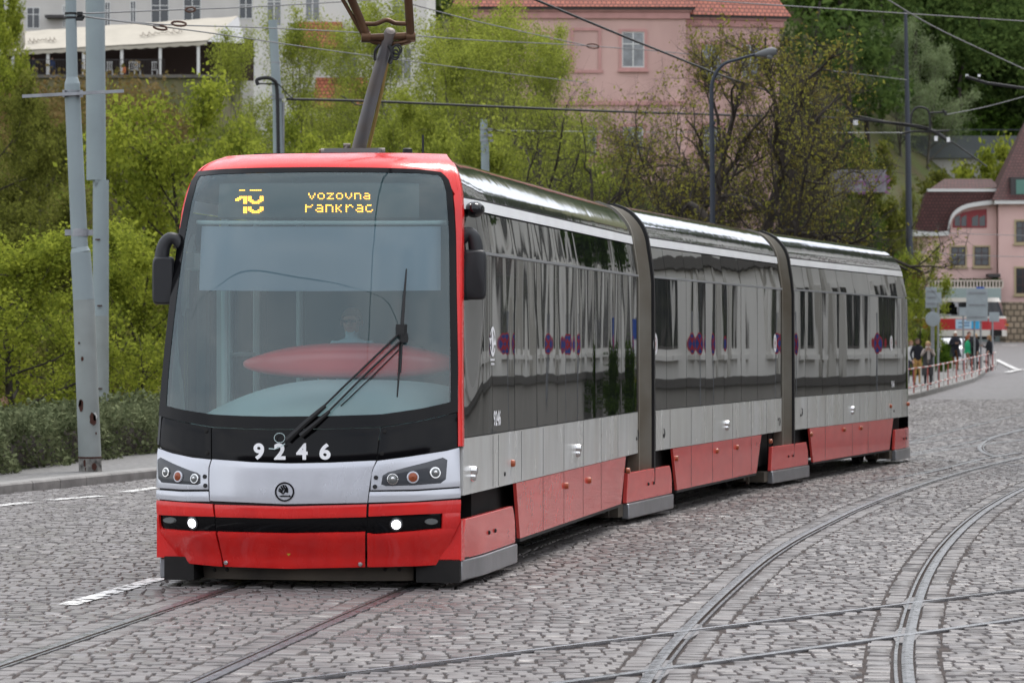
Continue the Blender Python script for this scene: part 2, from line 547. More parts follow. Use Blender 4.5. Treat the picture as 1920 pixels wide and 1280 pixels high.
def stones_mesh(name, quads, zt, label=None):
    """quads (n,4,2) stone outlines; rounded setts"""
    n = len(quads)
    c = quads.mean(1, keepdims=True)
    e = quads - c
    ln = np.maximum(np.linalg.norm(e, axis=2, keepdims=True), 1e-6)
    r0 = quads; r1 = c + e * (1 - 0.006 / ln); r2 = c + e * (1 - 0.013 / ln)
    z = zt
    jit = nrs.uniform(-.004, .004, (n, 4))
    v = np.empty((n, 12, 3))
    v[:, 0:4, :2] = r0; v[:, 0:4, 2] = (z - 0.06)[:, None]
    v[:, 4:8, :2] = r1; v[:, 4:8, 2] = (z - 0.006)[:, None] + jit
    v[:, 8:12, :2] = r2; v[:, 8:12, 2] = z[:, None] + jit
    f = []
    for i in range(4):
        j = (i + 1) % 4
        f += [(i, j, j + 4, i + 4), (i + 4, j + 4, j + 8, i + 8)]
    f.append((8, 9, 10, 11))
    f = np.array(f)
    faces = (f[None] + (np.arange(n) * 12)[:, None, None]).reshape(-1, 4)
    return make_obj(name, v.reshape(-1, 3), faces, M_stone, kind="structure", smooth=50)

def cobbles():
    Q = []
    rng = np.random.RandomState(5)
    ymax = 112.0
    b = 16.5
    tilt = math.tan(R(5))
    while b < ymax + 6:
        depth = rng.uniform(0.125, 0.170)
        a0 = -0.1524 * b - 3.4 + rng.uniform(0, .2); a1 = 0.1524 * b + 3.2
        k = int((a1 - a0) / 0.14) + 2
        w = rng.uniform(0.110, 0.185, k)
        xs = a0 + np.concatenate(([0], np.cumsum(w)))
        xs = xs[xs < a1]
        if len(xs) > 2:
            xl, xr = xs[:-1], xs[1:]
            y0 = np.full(len(xl), b); y1 = y0 + depth
            q = np.stack((np.stack((xl, y0), 1), np.stack((xr, y0), 1), np.stack((xr, y1), 1), np.stack((xl, y1), 1)), 1)
            Q.append(q)
        b += depth
    Q = np.concatenate(Q)
    # gap and jitter
    c = Q.mean(1, keepdims=True)
    Q = c + (Q - c) * (1 - 0.013 / np.maximum(np.abs(Q - c) * 2, 0.05))
    Q += rng.uniform(-.007, .007, Q.shape)
    Q[:, :, 1] += wob(Q[:, :, 0], Q[:, :, 1]) - Q[:, :, 0] * tilt
    C = Q.mean(1)
    ok = (C[:, 1] < ymax) & (C[:, 1] > 16) & (C[:, 0] > kerb_x(C[:, 1]) + 0.10)
    Q = Q[ok]; C = C[ok]
    for name, line, side in RAILS[:4]:
        d = dist_to(line, C[:, 0], C[:, 1]); k = d > 0.225
        Q = Q[k]; C = C[k]; d = d[k]
        near = np.where(d < 0.5)[0]
        q = Q[near].reshape(-1, 2)
        dn, pn = dist_to(line, q[:, 0], q[:, 1], True)
        cc = np.repeat(C[near], 4, 0)
        dc, pc = dist_to(line, cc[:, 0], cc[:, 1], True)
        dirn = (cc - pc) / np.maximum(dc, 1e-6)[:, None]
        along = ((q - pn) * dirn).sum(1)
        bad = along < 0.245
        q[bad] += dirn[bad] * (0.245 - along[bad])[:, None]
        Q[near] = q.reshape(-1, 4, 2)
    for name, line, side in RAILS[4:]:
        d = dist_to(line, C[:, 0], C[:, 1]); k = d > 0.09
        Q = Q[k]; C = C[k]
    # stones set along the rails
    E = []
    for name, line, side in RAILS[:4]:
        line = polyline(line, int(np.linalg.norm(np.diff(line, axis=0), axis=1).sum() / 0.05))
        t = np.gradient(line, axis=0); t /= np.linalg.norm(t, axis=1, keepdims=True)
        nn = np.stack((t[:, 1], -t[:, 0]), 1)
        for sg in (-1, 1):
            i = 0
            while i < len(line) - 6:
                st = rng.randint(2, 5)
                a, bb = line[i], line[i + st]
                na, nb = nn[i] * sg, nn[i + st] * sg
                lo, hi = 0.07 + rng.uniform(-.004, .01), 0.235 + rng.uniform(-.018, .012)
                ta = t[i] * 0.007
                E.append([a + na * lo + ta, a + na * hi + ta, bb + nb * hi - ta, bb + nb * lo - ta])
                i += st
    E = np.array(E)
    CE = E.mean(1)
    ok = (CE[:, 1] < ymax) & (CE[:, 1] > 16)
    for name, line, side in RAILS[:6]:
        ok &= dist_to(line, CE[:, 0], CE[:, 1]) > 0.105
    E = E[ok]
    Q = np.concatenate((Q, E))
    C = Q.mean(1)
    # make all counter-clockwise
    ar = ((Q[:, 1, 0] - Q[:, 0, 0]) * (Q[:, 2, 1] - Q[:, 0, 1]) - (Q[:, 1, 1] - Q[:, 0, 1]) * (Q[:, 2, 0] - Q[:, 0, 0]))
    Q[ar < 0] = Q[ar < 0][:, ::-1]
    zt = gz(C[:, 1]) + rng.uniform(-.004, .003, len(C))
    stones_mesh("cobblestones", Q, zt)
    # dirt bed under the near setts
    mb = MB()
    rows = []
    for y in np.arange(10, ymax, 3):
        xl = max(-0.1524 * y - 3.6, float(kerb_x(y)) - .1); xr = 0.1524 * y + 3.4
        rows.append([(xl + (xr - xl) * k / 8, y, float(gz(y)) - 0.013) for k in range(9)])
    mb.grid(rows); mb.build("joint_bed", M_joint, kind="structure", smooth=180)

road()
cobbles()
_rl = ["left rail of the track the big tram runs on", "right rail of the track the big tram runs on",
       "left rail of the curving track right of the tram", "right rail of the curving track at the right edge",
       "upper of two rails crossing the curved track diagonally", "lower of two rails crossing the curved track diagonally",
       "dark far rail running level right of the tram's tail", "thin faint rail climbing away at far right",
       "rail leaving from under the tram's tail towards the right", "tightly looped rail at the far right junction",
       "far rail merging into the curved track behind the loop"]
for (nm, ln, sd), lb in zip(RAILS, _rl):
    o = rail(nm, ln, sd, w=(.5 if "diagonally" in lb else .75), zoff=0.004 if "diagonally" in lb else (0.002 if lb.startswith(("left rail of the curv", "right rail of the curv")) else 0.0))
    tag(o, "steel " + lb, "tram rail", "grooved tram rails set in the street")

# crossing plates (frogs) where tracks B and C meet
def isect(line, p, d):
    line = polyline(line, 400)
    nrm = np.array((d[1], -d[0])); s = (line - p) @ nrm
    i = np.where(np.sign(s[:-1]) != np.sign(s[1:]))[0][0]
    u = s[i] / (s[i] - s[i + 1])
    return line[i] * (1 - u) + line[i + 1] * u, (line[i + 1] - line[i]) / np.linalg.norm(line[i + 1] - line[i])
M_plate = mat("worn_steel", (0.19, 0.18, 0.18), 0.5, metal=0.45, var=0.2, vscale=5, rvar=0.1)
k = 0
for ln, wh in ((RB_L, "left"), (RB_R, "right")):
    for pC, nm in (((1.22, 23.3), "upper"), ((2.73, 23.05), "lower")):
        c, t = isect(ln, np.array(pC), dC)
        n = np.array((t[1], -t[0]))
        m2 = np.array((dC[1], -dC[0]))
        mb = MB()
        for dd, nn, hw, ln2 in ((t, n, .085, .6), (dC, m2, .055, .45)):
            pts = [c + dd * ln2 + nn * hw * .6, c + dd * ln2 - nn * hw * .6, c - nn * hw * 1.15, c - dd * ln2 - nn * hw * .6, c - dd * ln2 + nn * hw * .6, c + nn * hw * 1.15]
            mb.prism([(p[0], p[1], -.03) for p in pts], (0, 0, .0315 if nn is n else .0305))
        mb.build("crossing_plate", M_plate, label=f"worn steel crossing plate where the {nm} diagonal rail meets the {wh} curved rail", cat="rail crossing", group="steel crossing plates", smooth=0)

# kerbs and pavements
def kerb_strip(name, pts, w, h, label, left=True, step=0.9):
    pts = polyline(pts, int(np.linalg.norm(np.diff(pts, axis=0), axis=1).sum() / step))
    t = np.gradient(pts, axis=0); t /= np.linalg.norm(t, axis=1, keepdims=True)
    n = np.stack((-t[:, 1], t[:, 0]), 1)
    mb = MB()
    for i in range(len(pts) - 1):
        a, b = pts[i] + t[i] * .006, pts[i + 1] - t[i] * .006
        za, zb = float(gz(a[1])), float(gz(b[1]))
        j = rnd.uniform(-.006, .006)
        prof = [(0, -.1), (0, h - .03), (.02, h - .006), (.05, h), (w, h), (w, -.1)]
        g = [[(*(q + n[k_] * (o_ + j)), z_ + hh) for o_, hh in prof] for q, k_, z_ in ((a, i, za), (b, i + 1, zb))]
        mb.grid(g)
        mb.add([g[0][q] for q in range(6)], [tuple(range(6))]); mb.add([g[1][q] for q in range(6)], [tuple(range(6))])
    return mb.build(name, M_kerb, kind="structure", smooth=0)
kerb_strip("kerb", KERB[1:5], .3, .13, "")
kerb_strip("kerb", KERB[4:], .35, .14, "")
def strip_sheet(name, left, right, z, m, n=40):
    a = polyline(left, n); b = polyline(right, n)
    mb = MB()
    mb.grid([[(*(a[i] * (1 - u) + b[i] * u), float(gz(a[i][1] * (1 - u) + b[i][1] * u)) + z) for u in (0, .25, .5, .75, 1)] for i in range(n)])
    return mb.build(name, m, kind="structure", smooth=180)
strip_sheet("pavement", [(-22, 25), (-16, 44), (-13, 52), (-4, 84), (5, 113), (13, 146), (17, 176), (15, 190)],
            [(-12.25, 25), (-7.03, 44.5), (-5.55, 49.8), (3.75, 81), (13.15, 113), (19.75, 145), (24.95, 176), (26.2, 189)], .123, M_pave)
M_paint = None
def paint():
    m, t = new_mat("worn_road_paint")
    o = N(t, "ShaderNodeOutputMaterial"); b = N(t, "ShaderNodeBsdfPrincipled"); b.inputs['Base Color'].default_value = (.72, .71, .69, 1); b.inputs['Roughness'].default_value = .6
    tr = N(t, "ShaderNodeBsdfTransparent"); mx = N(t, "ShaderNodeMixShader")
    geo = N(t, "ShaderNodeNewGeometry"); nz = N(t, "ShaderNodeTexNoise"); nz.inputs['Scale'].default_value = 9; nz.inputs['Detail'].default_value = 3
    L(t, geo, 'Position', nz, 'Vector')
    rp = N(t, "ShaderNodeMapRange"); rp.inputs[1].default_value = .50; rp.inputs[2].default_value = .60
    L(t, nz, 'Fac', rp, 0); L(t, rp, 0, mx, 0); L(t, b, 0, mx, 1); L(t, tr, 0, mx, 2); L(t, mx, 0, o, 0)
    return m
M_paint = paint()
def marking(pxs, w, lab, wfar=None):
    pts = np.array([G(*p)[:2] for p in pxs]); pts = polyline(pts, 14)
    t = np.gradient(pts, axis=0); t /= np.linalg.norm(t, axis=1, keepdims=True); n = np.stack((t[:, 1], -t[:, 0]), 1)
    mb = MB(); mb.grid([[(*(p + nn * s), float(gz(p[1])) + .009) for s in (-w / 2, 0, w / 2)] for p, nn in zip(pts, n)])
    mb.build("road_marking", M_paint, kind="structure", smooth=180)
marking([(302, 1084), (125, 1135)], .16, "")
marking([(-40, 952), (58, 942)], .2, "")
marking([(92, 938), (192, 930)], .2, "")
marking([(234, 923), (296, 914)], .2, "")
marking([(1868, 674), (1905, 692)], .3, "")
marking([(1888, 698), (1915, 692)], .35, "")
marking([(1845, 645), (1906, 648)], .35, "")

# terrain under everything
def ground():
    xs = np.concatenate((np.linspace(-420, -90, 12), np.arange(-80, 84, 3), np.linspace(95, 420, 12)))
    ysn = np.concatenate((np.linspace(-300, 0, 8), np.arange(12, 380, 5), np.linspace(390, 900, 8)))
    Xg, Yg = np.meshgrid(xs, ysn)
    Z = terrain(Xg, np.minimum(Yg, 420)) - 0.14
    # keep the land below the street and the pavements
    mb = MB(); mb.grid(np.stack((Xg, Yg, Z), 2))
    M_land = mat("grass_and_soil", (0.075, 0.10, 0.022), 0.95, base2=(0.09, 0.07, 0.035), vscale=0.35, bump=0.08, bscale=2.5)
    return mb.build("ground", M_land, kind="structure", smooth=180)
ground()
# ================================================================== TRAM
M_red = mat("tram_red", (0.78, 0.022, 0.018), 0.24, coat=0.3, base2=(0.64, 0.02, 0.02), vscale=4, stretch=(1.3, 1.3, .6), rvar=0.10)
M_redside = mat("tram_red_side", (0.74, 0.085, 0.075), 0.16, coat=0.35, var=0.08, vscale=2.2, bump=0.004, bscale=2.2, stretch=(1, 1, 2.5))  # paler than the front red: sky and road reflection put into the colour
M_silver = mat("tram_silver", (0.62, 0.635, 0.69), 0.24, metal=0.35, coat=0.25, base2=(0.585, 0.60, 0.645), rvar=0.05, vscale=3, stretch=(1.2, 1.2, .6))
M_silverside = mat("tram_silver_dirty", (0.72, 0.73, 0.725), 0.22, metal=0.25, base2=(0.60, 0.59, 0.55), vscale=1.3, stretch=(1.6, 1.6, .45), rvar=0.1)
M_roof = mat("tram_roof_silver", (0.50, 0.51, 0.53), 0.06, metal=0.92, bump=0.004, bscale=1.6)
M_belt = mat("belt_rail_grey", (0.26, 0.265, 0.28), 0.35, metal=0.3)
M_stripe = mat("tram_white_stripe", (0.86, 0.87, 0.88), 0.45, var=0.05, vscale=2)
M_black = mat("black_gloss", (0.006, 0.006, 0.008), 0.06, ior=1.5)
M_blackfront = mat("black_front_panel", (0.003, 0.003, 0.004), 0.10, ior=1.28)
M_rubber = mat("black_rubber", (0.012, 0.012, 0.013), 0.55)
M_plastic = mat("black_plastic", (0.022, 0.023, 0.026), 0.42, bump=0.0008, bscale=300)
M_under = mat("underframe_grime", (0.011, 0.010, 0.0095), 0.8, var=0.4, vscale=5)
M_brownplate = mat("dusty_underplate", (0.10, 0.082, 0.062), 0.75, base2=(0.035, 0.03, 0.026), vscale=2.5)
M_alu = mat("fairing_sill_alu", (0.30, 0.31, 0.33), 0.28, metal=0.7, var=0.15, vscale=4, bump=0.004, bscale=5)
M_chrome = mat("lamp_reflector", (0.75, 0.75, 0.75), 0.1, metal=1.0)
M_lens = mat("lamp_clear_lens", (0.13, 0.14, 0.14), 0.05, ior=1.7)
M_amber = mat("amber_lens", (0.30, 0.075, 0.03), 0.2)
M_amberlamp = mat("amber_indicator", (0.42, 0.10, 0.04), 0.2)
M_white = mat("white_lettering", (0.88, 0.88, 0.90), 0.5)
M_ledw = mat("lit_headlamp", (0.9, 0.9, 1.0), 0.3, emit=(0.93, 0.90, 1.0), estr=4.0)
M_led = mat("amber_leds", (0.9, 0.5, 0.05), 0.4, emit=(1.0, 0.42, 0.02), estr=2.4)
M_wind = glass_mat("windscreen_glass", (0.84, 0.93, 0.93), ior=1.62, haze=0.11, hazecol=(.36, .58, .62))  # teal veil on the pane: reflected sky light put into its colour
M_doorglass = glass_mat("door_glass", (0.62, 0.72, 0.70), ior=1.45)
M_int_dark = mat("cab_dark", (0.06, 0.085, 0.09), 0.7)
M_int_teal = mat("cab_grey", (0.55, 0.68, 0.68), 0.5)
M_dash = mat("dashboard_grey", (0.52, 0.72, 0.74), 0.45)
M_redpod = mat("red_console", (0.80, 0.06, 0.06), 0.3, coat=0.4)
M_blind = mat("roller_blind", (0.30, 0.37, 0.46), 0.8)

# ---- wavy dark window glass that mirrors the street
def side_glass():
    m, t = new_mat("dark_side_glass")
    o = N(t, "ShaderNodeOutputMaterial"); b = N(t, "ShaderNodeBsdfPrincipled")
    b.inputs['Base Color'].default_value = (0.012, 0.014, 0.014, 1); b.inputs['Roughness'].default_value = 0.015; b.inputs['IOR'].default_value = 2.5
    geo = N(t, "ShaderNodeNewGeometry")
    mp = N(t, "ShaderNodeMapping"); mp.inputs['Scale'].default_value = (1.0, 1.0, .34)
    L(t, geo, 'Position', mp, 'Vector')
    n1 = N(t, "ShaderNodeTexNoise"); n1.inputs['Scale'].default_value = 0.8; n1.inputs['Detail'].default_value = 1.5
    L(t, mp, 'Vector', n1, 'Vector')
    n2 = N(t, "ShaderNodeTexNoise"); n2.inputs['Scale'].default_value = 2.2; n2.inputs['Detail'].default_value = 0.5
    L(t, mp, 'Vector', n2, 'Vector')
    ad = N(t, "ShaderNodeMath", operation='MULTIPLY_ADD'); L(t, n2, 'Fac', ad, 0); ad.inputs[1].default_value = .12; L(t, n1, 'Fac', ad, 2)
    bp = N(t, "ShaderNodeBump"); bp.inputs['Distance'].default_value = 0.007
    L(t, ad, 0, bp, 'Height'); L(t, bp, 'Normal', b, 'Normal')
    L(t, b, 0, o, 0)
    return m
M_sideglass = side_glass()

class Frame:
    def __init__(self, O, deg):
        a = R(deg); self.O = np.array(O, float); self.d = np.array((math.sin(a), math.cos(a))); self.n = np.array((math.cos(a), -math.sin(a))); self.a = a
    def pt(self, s, w, z):
        s, w, z = np.broadcast_arrays(np.asarray(s, float), np.asarray(w, float), np.asarray(z, float))
        return np.stack((self.O[0] + s * self.d[0] + w * self.n[0], self.O[1] + s * self.d[1] + w * self.n[1], z), -1)
    def hit(self, px, py, w=1.28):
        """side-wall (s, z) seen at a pixel"""
        k = (px - 960) / F
        # O.x + s dx + w nx = k (O.y + s dy + w ny)
        s = (k * (self.O[1] + w * self.n[1]) - self.O[0] - w * self.n[0]) / (self.d[0] - k * self.d[1])
        Y = self.O[1] + s * self.d[1] + w * self.n[1]
        return s, CAMZ + (HOR - py) / F * Y
T1 = Frame((-1.67, 27.41), 9.8)
J1 = T1.O + 10.27 * T1.d
T2 = Frame(J1, 14.0)
J2 = T2.O + 9.65 * T2.d
T3 = Frame(J2, 16.8)
L3 = 11.0

def table(zs, vs, sg=0.05):
    zz = np.linspace(-0.2, 3.8, 1601); vv = np.interp(zz, zs, vs)
    k = np.exp(-0.5 * (np.arange(-80, 81) * (zz[1] - zz[0]) / sg) ** 2); k /= k.sum()
    vp = np.concatenate((np.full(80, vv[0]), vv, np.full(80, vv[-1])))
    vv = np.convolve(vp, k, 'valid')
    return lambda z: np.interp(z, zz, vv)
fW = table([.05, .25, .5, .76, 1.2, 2.0, 2.75, 3.1, 3.25, 3.36, 3.44, 3.5, 3.55, 3.58], [1.23, 1.235, 1.272, 1.28, 1.275, 1.245, 1.21, 1.19, 1.17, 1.14, 1.105, 1.06, .99, .93], .03)
fB = table([.05, .26, .45, .56, .76, 1.0, 1.2, 1.6, 2.0, 2.4, 2.8, 3.1, 3.25, 3.38, 3.46, 3.52, 3.56, 3.58], [.16, .12, .02, .0, .0, .02, .05, .11, .19, .29, .40, .50, .56, .63, .70, .80, .95, 1.15], .03)
sW = table([.05, .8, 1.22, 2.75, 3.1, 3.2, 3.3, 3.38, 3.46, 3.52, 3.56, 3.58], [1.28, 1.28, 1.28, 1.275, 1.22, 1.205, 1.17, 1.12, 1.05, .98, .88, .78], .02)
def front(u, z, off=0.0):
    u = np.asarray(u, float); z = np.asarray(z, float)
    def raw(u, z):
        w = fW(z) * u
        s = fB(z) - 0.31 * (1 - np.minimum(np.abs(u), 1) ** 3.2)
        return T1.pt(s, w, z)
    p = raw(u, z)
    if np.any(np.asarray(off) != 0):
        e = 1e-3
        du = raw(np.minimum(u + e, 1), z) - raw(np.maximum(u - e, -1), z); dz = raw(u, z + e) - raw(u, z - e)
        n = np.cross(du, dz); n /= np.maximum(np.linalg.norm(n, axis=-1, keepdims=True), 1e-9)
        p = p + n * np.asarray(off)[..., None] if np.ndim(off) else p + n * off
    return p
def proj(p):
    return np.stack((960 + F * p[..., 0] / p[..., 1], HOR - F * (p[..., 2] - CAMZ) / p[..., 1]), -1)
def to_uv(px, py):
    px = np.asarray(px, float); py = np.asarray(py, float)
    u = np.clip((px - 577) / 290, -.98, .98); z = 2 - (py - 642) / 234
    e = 1e-3
    for _ in range(14):
        q = proj(front(u, z)); q1 = proj(front(u + e, z)); q2 = proj(front(u, z + e))
        a, b = (q1 - q) / e, (q2 - q) / e
        r0, r1 = px - q[..., 0], py - q[..., 1]
        det = a[..., 0] * b[..., 1] - a[..., 1] * b[..., 0]
        du = (r0 * b[..., 1] - r1 * b[..., 0]) / det; dz = (a[..., 0] * r1 - a[..., 1] * r0) / det
        u = np.clip(u + np.clip(du, -.2, .2), -1, 1); z = np.clip(z + np.clip(dz, -.2, .2), .05, 3.575)
    return u, z
def coons(bottom, top, left=None, right=None, nu=24, nv=10):
    bottom = polyline(bottom, nu); top = polyline(top, nu)
    left = polyline(left if left is not None else [bottom[0], top[0]], nv)
    right = polyline(right if right is not None else [bottom[-1], top[-1]], nv)
    U = np.linspace(0, 1, nu)[None, :, None]; V = np.linspace(0, 1, nv)[:, None, None]
    B, T = bottom[None], top[None]; Lf, Rt = left[:, None], right[:, None]
    c = (1 - V) * B + V * T + (1 - U) * Lf + U * Rt
    c -= (1 - U) * (1 - V) * bottom[0] + U * (1 - V) * bottom[-1] + (1 - U) * V * top[0] + U * V * top[-1]
    return c
def patch(mb, bottom, top, left=None, right=None, off=0.0, thick=0.03, nu=24, nv=10, m=None, round_=0.004):
    c = coons(bottom, top, left, right, nu, nv)
    u, z = to_uv(c[..., 0], c[..., 1])
    offs = np.full(u.shape, off)
    if round_:
        offs[0] -= round_; offs[-1] -= round_; offs[:, 0] -= round_; offs[:, -1] -= round_
    mb.solid(front(u, z, offs), front(u, z, np.full(u.shape, off - thick)), m)
def fdisc(mb, px, py, rpx, off, thick, n=20, m=None, dome=0.0, ry=None):
    """round boss on the front at a pixel"""
    u, z = to_uv(np.array(px), np.array(py))
    c = front(u, z, off); nn = front(u, z, off + .1) - c; nn /= np.linalg.norm(nn)
    r = rpx / 233.0
    prof = [(r, -0.03), (r, thick * .7), (r * .9, thick)] + ([(r * .6, thick + dome * .75), (r * .25, thick + dome)] if dome else [])
    mb.lathe(c, prof, n, nn, m)

tram = thing("tram", (T1.O[0], T1.O[1], 0), "red and silver modern low-floor tram in three sections coming towards us", "tram", rz=-T1.a)

# ---- sides --------------------------------------------------------------
def side_pts(T, side, s, z, off=0.0):
    w = sW(z)
    if T is T1:
        k = np.clip((s - fB(z)) / 0.8, 0, 1); k = k * k * (3 - 2 * k)
        w = fW(z) * (1 - k) + w * k
    if T is T3:
        k = np.clip((s - (L3 - 0.9)) / 0.9, 0, 1) ** 2
        w = w * (1 - 0.07 * k)
    return T.pt(s, side * (w + off), z)
def rear_s(z): return L3 - 0.9 * np.clip((z - 1.2) / 2.0, 0, 1) ** 1.6 * 0.8 - np.clip((z - 3.2) / .4, 0, 1) ** 2 * .5
def side_slab(mb, T, side, s0, s1, z0, z1, off=0.0, thick=0.03, ns=16, nv=6, m=None, zs=None, bow=0.0, tilt=0.0):
    """panel on a side wall; s0, s1 may be functions of z, z0, z1 of s"""
    V = np.linspace(0, 1, nv)[:, None]; U = np.linspace(0, 1, ns)[None, :]
    f0 = s0 if callable(s0) else (lambda z: np.full_like(z, s0)); f1 = s1 if callable(s1) else (lambda z: np.full_like(z, s1))
    if callable(z0) or callable(z1):
        a, b = float(f0(np.array(1.2))), float(f1(np.array(1.2)))
        s = a + (b - a) * U + 0 * V
        za = z0(s) if callable(z0) else np.full_like(s, z0); zb = z1(s) if callable(z1) else np.full_like(s, z1)
        z = za + (zb - za) * V
    else:
        z = (zs[:, None] if zs is not None else z0 + (z1 - z0) * V) + 0 * U
    a = f0(z); b = f1(z); s = a + (b - a) * U
    o2 = off + bow * (1 - (2 * U - 1) ** 2) + tilt * (U - .5) + 0 * V
    mb.solid(side_pts(T, side, s, z, o2), side_pts(T, side, s, z, o2 - thick), m)

def section(T, s0, s1, name, label):
    """shell of one section: silver lower body, roof, ends"""
    mb = MB()
    zs = np.concatenate((np.linspace(3.2, 3.578, 14),))
    for side in (1, -1):
        # lower silver body
        side_slab(mb, T, side, s0, s1, 0.76, 1.22, ns=28, m=0)
    # roof: one sheet from stripe to stripe
    rows = []
    ns = 30
    for q in np.linspace(0, 1, ns):
        row = []
        for side in (-1, 1):
            zz = zs if side == -1 else zs[::-1]
            a = s0(zz) if callable(s0) else np.full_like(zz, s0); b = s1(zz) if callable(s1) else np.full_like(zz, s1)
            row.append(side_pts(T, side, a + (b - a) * q, zz))
        rows.append(np.concatenate(row))
    mb.grid(np.array(rows), m=1)
    return mb.build(name, [M_silverside, M_roof], parent=tram, label=label, smooth=40)
s1_start = lambda z: fB(z) + 0.07
E1 = float(T1.hit(1197, 790)[0]); S2a = float(T2.hit(1226, 790)[0]); E2 = float(T2.hit(1466.5, 780)[0]); S3a = float(T3.hit(1488, 780)[0])
print("joints", E1, S2a, E2, S3a)
sec1 = section(T1, s1_start, E1, "front_section", "leading section with the driver's cab")
sec2 = section(T2, S2a, E2, "middle_section", "middle section between the two bellows")
sec3 = section(T3, S3a, rear_s, "rear_section", "tail section with rounded rear end")
M_seam = mat("panel_gap", (0.05, 0.05, 0.05), 0.7)

def glass_band(T, s0, s1, parent, cuts):
    """each pane a mesh of its own"""
    for side in (1, -1):
        for a, b in zip(cuts[:-1], cuts[1:]):
            fa = s0 if (a is None) else a + .006
            fb = s1 if (b is None) else b - .006
            if T is T1 and side == -1 and b is not None and b < 3.5 and a is not None or (T is T1 and side == -1 and a is None):
                continue
            mb = MB()
            bw, tl = rnd.uniform(-.0022, .0022), rnd.uniform(-.0018, .0018)
            side_slab(mb, T, side, fa, fb, 1.23, 2.735, off=0.0, ns=14, nv=14, bow=bw, tilt=tl)
            mb.build("window_pane", M_sideglass, parent=parent, smooth=60)
            mb = MB()
            side_slab(mb, T, side, fa, fb, 2.76, 3.09, off=0.0, ns=14, nv=8, bow=bw, tilt=tl)
            mb.build("upper_panel", M_sideglass, parent=parent, smooth=60)
        mb = MB(); side_slab(mb, T, side, (lambda z: fB(z) + .55) if T is T1 else s0, s1 if not callable(s1) else (lambda z: rear_s(z) - .35), 2.738, 2.762, off=0.010, thick=.04, ns=40, nv=3)
        mb.build("belt_rail", M_belt, parent=parent)
        mb = MB(); side_slab(mb, T, side, s0, s1, 3.105, 3.195, off=0.004, ns=40, nv=3)
        mb.build("white_stripe", M_stripe, parent=parent)
        mb = MB(); side_slab(mb, T, side, s0, s1, 3.196, 3.212, off=0.001, ns=40, nv=2)
        side_slab(mb, T, side, s0, s1, 1.215, 1.235, off=-0.006, ns=40, nv=2)
        mb.build("trim_line", M_rubber, parent=parent)
cuts1 = [None, .98, 1.42, 2.55, 3.75, 4.95, 6.2, 7.45, 8.7, 9.4, E1]
glass_band(T1, s1_start, E1, sec1, cuts1)
glass_band(T2, S2a, E2, sec2, [S2a, 2.0, 3.2, 4.45, 5.7, 6.95, 8.2, E2])
glass_band(T3, S3a, rear_s, sec3, [S3a, 2.05, 3.3, 4.55, 5.8, 7.05, 8.3, 9.5, None])

def seams(T, ss, z0, z1, parent, name="panel_seam"):
    mb = MB()
    for s in ss:
        side_slab(mb, T, 1, s - .006, s + .006, z0, z1, off=0.0015, thick=.01, ns=2, nv=4)
    mb.build(name, M_seam, parent=parent, smooth=0)
seams(T1, [1.45, 1.72, 2.9, 4.1, 5.35, 6.6, 7.85, 9.1], .77, 1.21, sec1)
seams(T2, [1.35, 2.2, 3.5, 4.9, 6.3, 7.7, 8.9], .77, 1.21, sec2)
seams(T3, [1.3, 2.2, 3.5, 4.9, 6.2, 7.6, 8.9, 9.9], .77, 1.21, sec3)
# inner lining, floor and far ends so that no light leaks through the body
def lining(T, s0, s1, parent, left_from=None):
    mb = MB()
    zs = np.array([.8, 1.2, 2.0, 2.75, 3.1, 3.3, 3.45, 3.54])
    w = sW(zs) - .10
    for side in (1, -1):
        a0 = s0 if (side == 1 or left_from is None) else left_from
        g = [[T.pt(s, side * ww, z) for ww, z in zip(w, zs)] for s in (a0, s1)]
        mb.grid(g)
    mb.grid([[T.pt(s, side * .82, 3.50) for side in (-1, 1)] for s in (s0, s1)])
    mb.grid([[T.pt(s, side * 1.12, .80) for side in (-1, 1)] for s in (s0, s1)])
    mb.grid([[T.pt(s1 - .02, side * ww, z) for side in (-1, 1)] for ww, z in ((1.1, .8), (1.1, 3.2), (.8, 3.48))])
    return mb.build("interior_lining", M_int_dark, parent=parent, smooth=0)
lining(T1, .95, E1 - .1, sec1, left_from=3.35)
lining(T2, S2a + .1, E2 - .1, sec2)
lining(T3, S3a + .1, L3 - 1.2, sec3)

# red skirts
def skirt(T, s0b, s0t, s1b, s1t, parent, seam=()):
    for side in (1, -1):
        mb = MB()
        f0 = lambda z: s0t + (s0b - s0t) * np.clip((.755 - z) / .5, 0, 1)
        f1 = lambda z: s1t + (s1b - s1t) * np.clip((.755 - z) / .5, 0, 1)
        side_slab(mb, T, side, f0, f1, .255, .755, off=0.0, thick=.03, ns=24, nv=8)
        mb.build("side_skirt", M_redside, parent=parent)
        mb = MB(); side_slab(mb, T, side, f0, f1, .225, .254, off=-.004, thick=.04, ns=4, nv=2)
        mb.build("skirt_edge", M_rubber, parent=parent)
    seams(T, seam, .26, .75, parent)
skirt(T1, 2.83, 2.62, 9.35, 9.72, sec1, (4.1, 5.35, 6.6, 7.85))
skirt(T2, 2.62, 2.36, 8.1, 8.5, sec2, (3.5, 4.9, 6.3, 7.7))
skirt(T3, 2.62, 2.36, 8.75, 9.1, sec3, (3.5, 5.6, 6.9))

